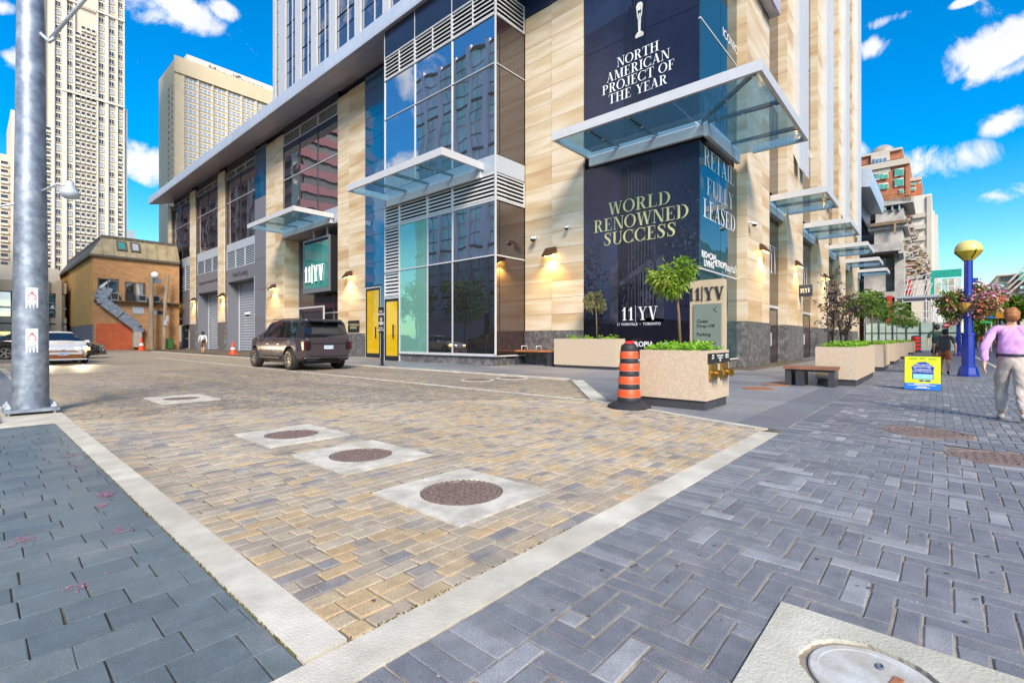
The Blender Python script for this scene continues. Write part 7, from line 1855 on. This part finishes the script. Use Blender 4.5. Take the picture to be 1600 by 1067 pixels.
# --- brick house
BY, BXX = 72.8, 9.5
br_ = thing('brick_house', 'orange brick house with mansard roof, skylights and a red painted base', 'building', (BXX, BY, 0)); k_ = lambda px: onY(px, BY); v_ = lambda py, px=150: zY(px, py, BY)
BR = brick_mat('brown_brick', (.58, .27, .085), (.42, .185, .065), (.45, .32, .19), .42, .15, .85, msize=.022); BR2 = brick_mat('ochre_brick', (.66, .36, .09), (.58, .30, .075), (.52, .32, .12), .42, .15, .85, msize=.02)
REDP = brick_mat('red_painted_brick', (.66, .14, .045), (.58, .115, .04), (.50, .12, .05), .42, .15, .7, msize=.018)
yb1_ = onX(101, BXX); xr = k_(280); ze = v_(397, 145)
bx('wall', BXX + .06, BY + .05, 0, xr, yb1_ + 6, ze - .02, BR, br_); bx('side_wall', BXX, BY + .02, v_(507), BXX + .058, yb1_ + 6, ze - .03, BR2, br_); bx('side_base', BXX - .03, BY + .01, 0, BXX + .055, yb1_ + 6, v_(508), GREYPANEL, br_)
bx('front_wall', BXX + .059, BY - .02, 0, xr, BY + .048, ze - .03, BR, br_); bx('painted_base', BXX + .3, BY - .06, 0, k_(206), BY - .022, v_(505), REDP, br_)
# mansard of standing-seam sheets
ROOFM = mk('weathered_roof_metal', (.38, .31, .19), .6, .3, var=.25, scale=1.2); ROOFD = mk('dark_roof_edge', (.11, .095, .075), .6, var=.3)
zr = ze + 2.25
MB().quad((BXX - .3, BY - .3, ze), (xr, BY - .3, ze), (xr, BY + 1.0, zr), (BXX + 1.0, BY + 1.0, zr)).quad((BXX - .3, yb1_ + 6, ze), (BXX - .3, BY - .3, ze), (BXX + 1.0, BY + 1.0, zr), (BXX + 1.0, yb1_ + 6, zr), 1).build('mansard_roof', [ROOFM, ROOFD], br_)
bx('roof_cap', BXX + .9, BY + .9, zr - .1, xr, yb1_ + 6, zr + .25, ROOFD, br_); bx('eave', BXX - .35, BY - .35, ze - .25, xr, BY + .0, ze, ROOFD, br_); bx('eave', BXX - .351, BY + .001, ze - .25, BXX, yb1_ + 6, ze - .001, ROOFD, br_)
x = BXX + .8
while x < xr: MB().prism([(x, BY - .33, ze + .02), (x, BY - .40, ze + .02), (x + .0, BY + .90, zr), (x, BY + .97, zr)], (.07, 0, 0)).build('roof_seam', ROOFM, br_); x += 1.05
for a, b_, mt in ((183, 199, TEALGLASS), (205, 220, WPANE2)):
    zz0, zz1 = ze + .75, ze + 1.95; P = lambda x, z, e=0: (x, BY - .3 + (z - ze) / 2.25 * 1.3 - e, z)
    f = MB().prism([P(k_(a), zz0, .02), P(k_(b_), zz0, .02), P(k_(b_), zz1, .02), P(k_(a), zz1, .02)], (0, -.16, .05)).build('skylight', ROOFD, br_)
    xm0, xm1 = k_(a) + .18, k_(b_) - .18; MB().poly([P(xm0, zz0 + .2, .22), P(xm1, zz0 + .2, .22), P(xm1, zz1 - .15, .22), P(xm0, zz1 - .15, .22)]).build('pane', mt, f)
for a, b_, y0, y1 in ((152.5, 185, 466, 434), (195, 227, 467, 437)):
    f = MB(); xa, xb, za, zb = k_(a), k_(b_), v_(y0), v_(y1); f.box(xa, BY - .08, za, xa + .12, BY - .022, zb).box(xb - .12, BY - .08, za, xb, BY - .022, zb).box(xa, BY - .08, zb - .12, xb, BY - .0221, zb).box((xa + xb) / 2 - .05, BY - .07, za, (xa + xb) / 2 + .05, BY - .023, zb)
    o = f.build('window', ROOFD, br_); bx('pane', xa + .1, BY - .05, za, xb - .1, BY - .03, zb - .1, DARKGLASS, o)
bx('ledge', k_(145.5), BY - .7, v_(470), xr, BY - .022, v_(468.6), ROOFD, br_)
for k, (a, b_, y1) in enumerate(((171, 184, 456), (195.5, 208.5, 455.5), (214, 227, 457.5), (236, 248.5, 457.5))):
    t = thing('air_conditioner', ['first air conditioner from the duct on the brick house ledge', 'black air conditioner, second from the duct on the ledge', 'third air conditioner from the duct on the ledge', 'last air conditioner on the ledge, behind the wooden poles'][k], 'air conditioner', ((k_(a) + k_(b_)) / 2, BY - .4, v_(468.6)), 0, 'air conditioners on the ledge')
    bx('case', k_(a), BY - .64, v_(468.6) + .002, k_(b_), BY - .15, v_(y1), BLACK if k == 1 else GALV, t); bx('grille', k_(a) + .1, BY - .66, v_(468.6) + .15, k_(b_) - .1, BY - .641, v_(y1) - .12, DKMETAL, t)
t = thing('exhaust_duct', 'galvanised square duct slanting down the brick wall from the ledge', 'duct', (k_(180), BY - .6, v_(500)))
def duct(pts, w): 
    for k in range(len(pts) - 1):
        p, q = Vector(pts[k]), Vector(pts[k + 1]); d = (q - p).normalized(); n = Vector((-d.z, 0, d.x)) * w * .5; n2 = max(1, int((q - p).length / 1.5))
        for j in range(n2):
            gap_ = .012 if n2 > 1 else -.10; a, b_ = p.lerp(q, j / n2 + gap_), p.lerp(q, (j + 1) / n2 - gap_); e_ = Vector((0, -.006 * (k % 4), 0)); MB().prism([a - n + e_, b_ - n + e_, b_ + n + e_, a + n + e_], (0, .62, 0)).build('duct_section', GALV, t)
Y_ = BY - .80
duct([(k_(171), Y_, v_(457.5)), (k_(164.5), Y_, v_(455.5)), (k_(159), Y_, v_(456.5)), (k_(156), Y_, v_(460.5)), (k_(156), Y_, v_(465)), (k_(160), Y_, v_(471)), (k_(214), Y_, v_(511)), (k_(213.5), Y_, v_(517))], 1.05)
bx('outlet_box', k_(207), Y_, .3, k_(219.5), BY - .08, v_(516), CONC, t)
for k, (a, b_, y0, y1, lab_) in enumerate(((207, 225, 488, 477.5, 'blank pale board on the brick wall above the duct outlet'), (235, 245, 488.5, 482, 'small pale street plate behind the wooden poles'), (246, 259, 488.5, 482, 'small dark plate behind the wooden poles'), (237, 248, 437, 430, 'blue and white street name plate on the wooden pole'))):
    t = thing('wall_plate', lab_, 'sign', (k_(a), BY - .1, v_(y0))); bx('plate', k_(a), BY - (.06 if k < 3 else 1.15), v_(y0), k_(b_), BY - (.03 if k < 3 else 1.1), v_(y1), (LTPANEL, LTPANEL, DKMETAL, LTBLUE)[k], t)
    bx('plate_edge', k_(a) - .05, BY - (.029 if k < 3 else 1.099), v_(y0) - .05, k_(b_) + .05, BY - (.0225 if k < 3 else 1.07), v_(y1) + .05, GALV, t)
OLDW = mk('old_pole_wood', (.30, .25, .19), .85, var=.3, scale=3, stretch=(1, 1, .2))
t = thing('utility_pole', 'straight weathered wooden pole with round lamp before the brick house', 'pole', (k_(231.5), BY - 1.6, 0)); MB().tube([(k_(231.5), BY - 1.6, 0), (k_(231.3), BY - 1.6, v_(424))], [.26, .2], 12).build('shaft', OLDW, t); b = MB(); blob(b, (k_(236.5), BY - 1.7, v_(425)), .42, 10); b.build('lamp_globe', WHITE, t, smooth=True); bx('arm', k_(231.5), BY - 1.72, v_(427), k_(237), BY - 1.62, v_(425.8), GALV, t)
t = thing('utility_pole', 'leaning weathered wooden pole with meter boxes and stays', 'pole', (k_(251), BY - 1.5, 0)); MB().tube([(k_(251), BY - 1.5, 0), (k_(253), BY - 1.5, v_(470)), (k_(258), BY - 1.4, v_(422))], [.22, .2, .14], 10).build('shaft', OLDW, t)
bx('meter_box', k_(249.5), BY - 1.85, v_(507), k_(254.5), BY - 1.7, v_(498), LTPANEL, t); bx('meter_box', k_(253), BY - 1.85, v_(500), k_(257), BY - 1.71, v_(491), LTPANEL, t); MB().tube([(k_(236), BY - .2, v_(480)), (k_(252), BY - 1.5, v_(462)), (k_(266), BY - .2, v_(474))], .04, 5).build('stay', DKMETAL, t)
t = thing('green_bin', 'green wheeled bin beside the far end of the lane front', 'bin', (k_(261), BY - 1, 0)); bx('bin_body', k_(257), BY - 1.4, .1, k_(266), BY - .5, 1.25, mk('bin_green', (.03, .14, .03), .5), t); bx('lid', k_(256.7), BY - 1.45, 1.255, k_(266.3), BY - .45, 1.36, MT['bin_green'], t)
t = thing('back_house', 'second house with mansard roof behind the brick house, beside the stone end pier', 'building', (k_(258), BY + 8, 0)); 
bx('wall', k_(250), BY + 8.5, 0, k_(300), BY + 20, v_(424) * 1.08, BR, t); MB().quad((k_(250), BY + 8, v_(430) * 1.1), (k_(300), BY + 8, v_(430) * 1.1), (k_(300), BY + 9.6, v_(384) * 1.1), (k_(252), BY + 9.6, v_(384) * 1.1)).build('mansard_roof', ROOFM, t)

# ================================================================ FAR END OF THE STREET
CON = mk('raw_concrete', (.46, .43, .39), .85, var=.2, scale=1.2, col2=(.56, .53, .48), bump=.2, bscale=12); TIMB = mk('formwork_timber', (.34, .24, .14), .8, var=.35, scale=2, rv=.3); RTARP = mk('red_tarp', (.62, .03, .02), .6); TERR = brick_mat('terracotta_brick', (.50, .15, .055), (.42, .12, .05), (.42, .26, .17), .5, .2, .85, msize=.02)
def near_box(name, X, a, b_, y0, y1, dep, mt, par): return bx(name, X, onX(b_, X), max(zX((a + b_) / 2, y0, X), -.0), X + dep, onX(a, X), zX((a + b_) / 2, y1, X), mt, par)
CX = 85.0
cb = thing('construction_building', 'raw concrete building under construction with timber formwork and red tarpaulins', 'building', (CX, 6, 0))
for nm, a, b_, y0, y1, dx, dep, mt in (('floor_slab', 1350, 1427, 321, 313, 0, 9, CON), ('wall', 1368, 1412, 346, 328, .6, 30, CON), ('back_wall', 1335, 1412, 328, 320, 5, 26, DKMETAL), ('timber_edge', 1358, 1418, 351, 346.5, -.4, 9, TIMB), ('floor_slab', 1356, 1418, 357, 351.5, 0, 9, CON), ('wall', 1366, 1410, 381, 357.5, .5, 30, CON),
    ('floor_slab', 1330, 1409, 394, 381.5, -.6, 9, CON), ('wall', 1350, 1384, 456, 405, 2, 20, CON), ('column', 1398, 1413, 545, 394.5, 1.2, 3, CON), ('column', 1384.5, 1397, 545, 404, 3.5, 3, CON), ('floor_slab', 1352, 1398, 465, 456.5, 1, 26, CON), ('wall', 1350, 1380, 545, 466, 3, 20, CON), ('infill', 1384, 1400, 545, 405, 8, 1, DKMETAL), ('red_tarp', 1386, 1394, 510, 462, .95, .1, RTARP), ('red_tarp', 1415, 1424, 460, 412, 12, .2, RTARP), ('wall', 1412, 1430, 420, 395, 14, 30, CON)):
    near_box(nm, CX + dx, a, b_, y0, y1, dep, mt, cb)
for px in (1371, 1382, 1393, 1404): near_box('prop', CX + .2, px, px + 2.5, 329, 313, .4, LTPANEL, cb)
near_box('hanging_timber', CX - .5, 1396.5, 1400, 364, 349, .3, TIMB, cb)
rg = random.Random(61)
for k in range(20): near_box('guard_post', CX - .1, 1358 + k * 3.4, 1358.7 + k * 3.4, 313, 303 - (k % 3), .2, TIMB, cb)
for yy in (303.5, 308): near_box('guard_rail', CX - .2, 1356, 1425, yy + .9, yy, .12, mk('orange_net', (.55, .24, .06), .8) if 'orange_net' not in MT else MT['orange_net'], cb)
for k in range(120):         # planks and forms stacked out over the street
    px = 1410 + 46 * rg.random() ** .8; py = rg.uniform(314 + (px - 1410) * 2.1, 436); X = 86 + (px - 1410) * .5
    yf, zz = onX(px, X), zX(px, py, X); bx('form_plank', X, yf, zz, X + rg.uniform(.6, 2.2), yf + rg.uniform(1.0, 2.6), zz + rg.uniform(.18, .55), TIMB if k % 3 == 0 else CON, cb)
for fl in range(5):
    zz = 7 + fl * 3.4; bx('floor_slab', CX + 9, 5.2, zz, CX + 50, 16, zz + .45, CON, cb)
bx('raking_brace', CX + 1, 4.2, 4, CX + 1.4, 4.6, 4.1, CON, cb); MB().prism([(CX - .5, 3.7, 14.2), (CX + 16, 3.7, 8.2), (CX + 16, 3.7, 7.4), (CX - .5, 3.7, 13.0)], (0, .5, 0)).build('concrete_ramp', CON, cb)
# gantry, hoarding and fence across the pavement
GX = 74.0
gt_ = thing('scaffold_gantry', 'white scaffold gantry with tubes over the pavement by the concrete building', 'scaffold', (GX, 2, 0))
def gtube(a, b_, r=.06): MB().tube([a, b_], r, 6).build('scaffold_tube', WHITE, gt_)
gy = lambda px: onX(px, GX); gz = lambda py, px=1460: zX(px, py, GX)
bx('deck', GX, gy(1510), gz(464), GX + 8, gy(1400), gz(461), LTPANEL, gt_)
for px in (1410, 1447, 1455, 1466, 1474, 1487, 1502):
    gtube((GX + .2, gy(px), 0), (GX + .2, gy(px), gz(462))); gtube((GX + 6, gy(px) , 0), (GX + 6, gy(px), gz(462)))
for yy in (470, 486, 497): gtube((GX + .2, gy(1410), gz(yy)), (GX + .2, gy(1505), gz(yy)), .05)
for a, b_ in ((1447, 1466), (1466, 1455), (1474, 1487), (1487, 1474), (1487, 1502)): gtube((GX + .15, gy(a), gz(503)), (GX + .15, gy(b_), gz(472)), .045)
for k in range(9): gtube((GX + .1, gy(1412 + k * 4.6), gz(462)), (GX + .1, gy(1420 + k * 4.6), gz(430 + (k % 3) * 6)), .045)
for yy in (452, 444, 436): gtube((GX + .05, gy(1412), gz(yy)), (GX + .05, gy(1456), gz(yy - 10)), .045)
hd = thing('green_hoarding', 'bright green netted hoarding above the scaffold gantry with pale printed panels', 'hoarding', (GX, gy(1480), gz(462)))
GNET = mk('green_net', (.01, .36, .27), .7, var=.15, scale=2); bx('net_panel', GX + .5, gy(1503), gz(434), GX + .62, gy(1454), gz(422), GNET, hd); bx('net_panel', GX + .5, gy(1460), gz(460), GX + .62, gy(1454), gz(434.1), GNET, hd)
cols_ = [(.62, .55, .5), (.35, .5, .42), (.5, .42, .3), (.66, .62, .6), (.4, .55, .5), (.55, .45, .40)]
for r_ in range(2):
    for c in range(4):
        m_ = mk('printed_panel_%d_%d' % (r_, c), cols_[(r_ * 3 + c) % 6], .6, var=.5, scale=1.4, col2=cols_[(r_ + c * 2 + 1) % 6]); bx('printed_panel', GX + .52, gy(1460 + (c + 1) * 10.5), gz(447 + r_ * 12), GX + .6, gy(1460 + c * 10.5) - .05, gz(435.5 + r_ * 12), m_, hd)
fn = thing('site_fence', 'pale green site fence across the pavement behind the walking couple', 'fence', (64, 2, 0)); fX = 64.0; fy_ = lambda px: onX(px, fX); fzz = lambda py: zX(1440, py, fX)
FEN = mk('fence_mesh_green', (.40, .52, .46), .7, var=.2, scale=1.5)
for k in range(7):
    a, b_ = 1352 + k * 21.5, 1352 + (k + 1) * 21.5; bx('fence_panel', fX, fy_(b_) + .04, .12, fX + .05, fy_(a) - .04, fzz(504), FEN, fn); MB().tube([(fX - .05, fy_(a), 0), (fX - .05, fy_(a), fzz(503))], .05, 8).build('fence_post', DKMETAL, fn); MB().tube([(fX - .05, fy_(a), fzz(520)), (fX - .05, fy_(b_), fzz(520))], .03, 6).build('fence_rail', DKMETAL, fn)
for k, (a, b_, y0, y1, mt, lab_) in enumerate(((1474, 1485, 511.5, 506, SIGNRED, 'small red notice on the pale green site fence'), (1412, 1421, 511, 505.5, mk('sign_green', (.02, .3, .12), .5), 'small green notice on the pale green site fence'))):
    t = thing('fence_notice', lab_, 'sign', (fX - .1, fy_(a), fzz(y0)), 0, 'notices on the site fence'); bx('plate', fX - .12, fy_(b_), fzz(y0), fX - .09, fy_(a), fzz(y1), mt, t); bx('stripe', fX - .13, fy_(b_ - 1.5), fzz(y0 - 2.4), fX - .121, fy_(a + 1.5), fzz(y1 + 1.8), WHITE, t)
x, y = 60.0, onX(1430.5, 60); t = thing('traffic_drum', 'distant red and black traffic drum before the site fence', 'traffic drum', (x, y, 0)); MB().lathe([(.5, 0), (.5, .1), (.36, .12), (.33, 1.5), (.2, 1.6), (.01, 1.6)], 20, (x, y, 0)).build('drum_body', RUBBER, t); 
for z0 in (.25, .6, .95, 1.25): MB().lathe([(.365 - z0 * .02, z0), (.36 - z0 * .02, z0 + .22)], 20, (x, y, 0)).build('red_band', SIGNRED, t)
# red brick building with a dome
DX = 125.0
db = thing('domed_building', 'red brick apartment building with a grey dome on top', 'building', (DX, 9, 0))
LIME = mk('limestone_trim', (.58, .52, .43), .8, var=.08)
for nm, a, b_, y0, y1, dx, mt in (('wall', 1335, 1421, 560, 262, 0, TERR), ('cornice', 1344, 1421.5, 262, 253, -.6, LIME), ('upper_wall', 1344, 1409.5, 253, 239.5, 1.5, TERR), ('centre_bay', 1361, 1390, 253, 240, .9, LIME), ('cornice', 1346, 1410, 239.4, 236, 1, LIME), ('corner_pier', 1415, 1421.3, 305, 262.2, -.3, TERR), ('spandrel', 1362, 1391, 271, 262.1, -.2, LIME), ('side_wing', 1421.6, 1441, 560, 288, 4, TERR), ('wing_cornice', 1421, 1440, 282, 277, 3.4, LIME), ('wing_wall', 1421.5, 1439, 288, 282, 4, LIME)):
    near_box(nm, DX + dx, a, b_, y0, y1, 26, mt, db)
GRW = glass_mirror('green_pane', (.10, .42, .32), 1.6, 0)
for a, b_, y0, y1, dx in ((1365, 1368.3, 261, 247, .8), (1370.5, 1373.8, 261, 247, .8), (1376, 1379.3, 261, 246, .8), (1382.5, 1386, 259, 245, .8), (1397.5, 1412, 275, 263.5, -.1), (1397.5, 1412, 291, 279, -.1), (1405, 1412, 303, 296, -.1), (1367, 1388, 280, 271.5, -.2), (1423, 1431, 290, 286, 3.9), (1423, 1431, 298, 293, 3.9), (1367, 1388, 296, 287, -.1)):
    f = near_box('window', DX + dx - .15, a, b_, y0, y1, .1, WHITE, db); 
    n_ = 3 if b_ - a > 8 else 1
    for q in range(n_): aa, bb = a + (b_ - a) * (q + .08) / n_, a + (b_ - a) * (q + .92) / n_; near_box('pane', DX + dx - .22, aa, bb, y0 - .8, y1 + .8, .05, GRW if y0 > 262 else DARKGLASS, f)
yc_ = onX(1379, DX + 5); rr_ = abs(onX(1399, DX + 5) - onX(1359, DX + 5)) / 2; zc_ = zX(1379, 242, DX + 3 + rr_)
MB().lathe([(rr_ * 1.02, 0), (rr_, .6), (rr_ * .92, rr_ * .34), (rr_ * .75, rr_ * .58), (rr_ * .5, rr_ * .78), (rr_ * .22, rr_ * .88), (.02, rr_ * .9)], 28, (DX + 3 + rr_, onX(1379, DX + 3 + rr_), zc_)).build('dome', mk('dome_lead', (.33, .30, .26), .6, var=.2, scale=.8), db, smooth=True, angle=50)
for k, (X, a, b_, y1, lab_) in enumerate(((112, 1424, 1456, 305, 'plain pale concrete tower beyond the construction site'), (200, 1452, 1465.5, 336, 'narrower pale tower with a strip of windows, furthest along the left side of the street'))):
    t = thing('pale_tower', lab_, 'building', (X, onX(b_, X), 0), 0); near_box('wall', X, a, b_, 545, y1, 60, BEIGE2, t); near_box('roof_block', X + 6, a + 2, b_ - 5, y1 + 1, y1 - 6, 20, BEIGE2, t) if k else None
    near_box('edge_strip', X - .3, b_ - 8 if k == 0 else b_ - 9.5, b_ - .5 if k == 0 else b_ - 7.5, 545, y1 + .5, .29, LIME if k == 0 else WPANE2, t); 
    for q in range(5): near_box('balcony', X - .6, a + 2, b_ - 10, 340 + q * 18, 333 + q * 18, .5, LIME, t) if k == 0 else near_box('window', X - .25, b_ - 9.4, b_ - 7.6, 352 + q * 14, 344 + q * 14, .2, DARKGLASS, t)
# right side of the street, far off
RXX = 150.0
t = thing('terraced_building', 'stepped building with sloping balconies and green glass at the far right', 'building', (RXX, onX(1575, RXX), 0))
for nm, a, b_, y0, y1, dx, mt in (('wall', 1548, 1640, 545, 452, 6, LTPANEL), ('glass_block', 1552, 1580, 452, 442, 5, GRW), ('upper_wall', 1560, 1590, 442, 430.5, 5, LIME), ('glass_top', 1592, 1640, 437, 423.5, 2, GRW), ('roof_slab', 1558, 1592, 430.4, 428, 4, LIME), ('wall', 1592, 1640, 545, 437.2, 4, LIME)): near_box(nm, RXX + dx, a, b_, y0, y1, 30, mt, t)
near_box('wall', RXX + 4.5, 1573, 1592, 545, 441, 20, LIME, t)
for q in range(3):
    z0 = zX(1575, 462 - q * 9.5, RXX); MB().prism([(RXX - 1, onX(1574 + q * 1, RXX), z0), (RXX - 1, onX(1604, RXX), z0 + 3.4), (RXX - 1, onX(1604, RXX), z0 + 3.9), (RXX - 1, onX(1574 + q, RXX), z0 + .5)], (5, 0, 0)).build('sloping_balcony', CON, t)
    near_box('window', RXX + 3.5, 1594, 1605, 470 - q * 9, 465 - q * 9, .3, DARKGLASS, t)
for k in range(5): near_box('window', RXX + 5.6, 1550 + k * 6, 1554.5 + k * 6, 466, 456, .3, WPANE, t); near_box('window', RXX + 4.6, 1562 + k * 5.2, 1566 + k * 5.2, 439, 433, .3, WPANE, t)
rgt = random.Random(71)
def street_tree(label, x, y, zc, r, rz, n, seed, group='street trees', L=.35, lm=None, tr=.14, z0=0):
    return small_tree('street_tree', label, x, y, z0, zc, r, rz, n, lm or LEAFT, seed, group, L=L, W=L * .5, tr=tr, clumps=26)
for k, (px, X, py, rw, rh, lab_) in enumerate([(1533, 70, 500, 13, 14, 'leafy street tree directly right of the near blue lamp post'), (1562, 82, 488, 26, 13, 'broad green street tree above the head of the man in lilac'), (1592, 74, 478, 14, 14, 'street tree with orange-tinged leaves at the right edge of the photo'), (1525, 95, 512, 10, 16, 'yellow-green bush beside the far lamp post')]):
    d = X / ray(px)[0]; street_tree(lab_, X, onX(px, X), EYE + (530 - py) / FPX * d, rw / FPX * d, rh / FPX * d, 1500, 80 + k, 'far street trees', L=.5, lm=LEAFG)
# parasols and banner over the far crowd
def parasol(label, px, X, py, w, mt):
    d = X / ray(px)[0]; y = onX(px, X); z = EYE + (530 - py) / FPX * d; r = w / FPX * d; t = thing('parasol', label, 'parasol', (X, y, 0), 0); MB().lathe([(r, 0), (r * .5, r * .25), (.03, r * .42), (.02, r * .45)], 8, (X, y, z)).build('canopy', mt, t); MB().tube([(X, y, 0), (X, y, z + r * .4)], .05, 8).build('pole', WHITE, t)
parasol('green market parasol in the distance left of the man in lilac', 1541, 56, 505, 9, mk('parasol_green', (.02, .42, .06), .6)); parasol('blue parasol in the distance behind the green one', 1549, 68, 497, 8, mk('parasol_blue', (.04, .15, .45), .6))
ob = thing('orange_banner', 'orange banner board in the distance behind the head of the man in lilac', 'banner', (46, onX(1575, 46), 0)); bx('board', 46, onX(1594, 46), zX(1575, 497, 46), 46.06, onX(1556, 46), zX(1575, 486, 46), mk('banner_orange', (.75, .27, .01), .6), ob)
for px in (1558, 1592): MB().tube([(46.1, onX(px, 46), 0), (46.1, onX(px, 46), zX(1575, 486, 46))], .05, 6).build('banner_pole', DKMETAL, ob)

# ================================================================ ACROSS THE LANE AND THE STREET (what the glass mirrors)
street_tree('leafy tree at the left edge of the photo beside the beige tower', -1.55, 25.0, 5.5, 1.85, 2.1, 1700, 91, 'trees along the left of the lane', L=.30, lm=LEAFG)
for k, (x, y) in enumerate([(-4.2, 32.5), (-4.5, 40), (-4.0, 18.5), (-5, 50)]): street_tree(['tree across the lane', 'second tree across the lane', 'tree across the lane nearest the camera', 'farther tree across the lane'][k] + ', mirrored in the bay glass', x, y, 6.0, 2.7, 2.6, 1300, 95 + k, 'trees along the left of the lane', L=.42)
ot = thing('glass_tower', 'glass tower with pale lilac fins across the lane, mirrored in the bay', 'building', (-14, 50, 0)); LIL = mk('lilac_fin', (.80, .74, .84), .5, var=.05); 
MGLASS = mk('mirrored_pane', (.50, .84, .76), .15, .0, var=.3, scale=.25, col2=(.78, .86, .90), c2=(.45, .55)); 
bx('wall', -34, 36, 0, -14.3, 62, 42, LIL, ot)
for k in range(8):
    y = 36.2 + k * 3.2; bx('fin', -14.29, y, 4, -13.75, y + .75, 42, LIL, ot)
    for f in range(11): bx('window_pane', -14.28, y + .80, 4.2 + f * 3.4, -14.1, y + 1.98, 7.2 + f * 3.4, MGLASS, ot), bx('window_pane', -14.28, y + 2.12, 4.2 + f * 3.4, -14.1, y + 3.18, 7.2 + f * 3.4, MGLASS, ot)
for f in range(11): 
    bx('mullion_rail', -14.27, 36, 5.6 + f * 3.4, -14.05, 62, 5.72 + f * 3.4, DKMETAL, ot)
    if f % 2 == 0: bx('floor_band', -14.27, 36, 7.25 + f * 3.4, -13.9, 62, 7.55 + f * 3.4, DKMETAL, ot)
mo = thing('maroon_building', 'maroon banded office block across the lane, mirrored in the loading bays', 'building', (-14, 140, 0)); MAR = mk('maroon_brick', (.27, .10, .11), .8, var=.1)
bx('wall', -34, 112, 0, -15, 240, 60, DKMETAL, mo)
for f in range(15): bx('brick_band', -34, 111.4, f * 4, -13.8, 240, f * 4 + 2.0, MAR, mo)
for k in range(14): bx('beige_pier', -14.9, 113 + k * 9, 0, -13.6, 114.4 + k * 9, 60, BEIGE, mo)
so_ = thing('low_shopfront', 'pale low shopfront row across the lane, mirrored low in the bay glass', 'building', (-9, 20, 0)); bx('wall', -18, 8, 0, -9, 31, 7, CREAM, so_)
for k in range(6): bx('shop_window', -8.98, 9 + k * 3.7, .6, -8.9, 11.8 + k * 3.7, 3.2, DARKGLASS, so_)
ac = thing('teal_apartments', 'teal glass apartment block across the street, mirrored in the corner glass', 'building', (40, -24, 0)); TEALW = mk('teal_wall', (.05, .25, .25), .3, var=.3, scale=.3, col2=(.10, .38, .36))
bx('wall', 14, -44, 0, 120, -24, 22, TEALW, ac)
for f in range(6): bx('balcony', 14, -24 + .01, 3 + f * 3.1, 120, -22.4, 3.35 + f * 3.1, WHITE, ac)
for k, x in enumerate((24, 34, 46, 60)): street_tree(['street tree across the street, mirrored low in the corner glass', 'second street tree across the street', 'third street tree across the street', 'fourth street tree across the street'][k], x, -14, 5.2, 2.6, 2.2, 900, 110 + k, 'trees across the street', L=.45)
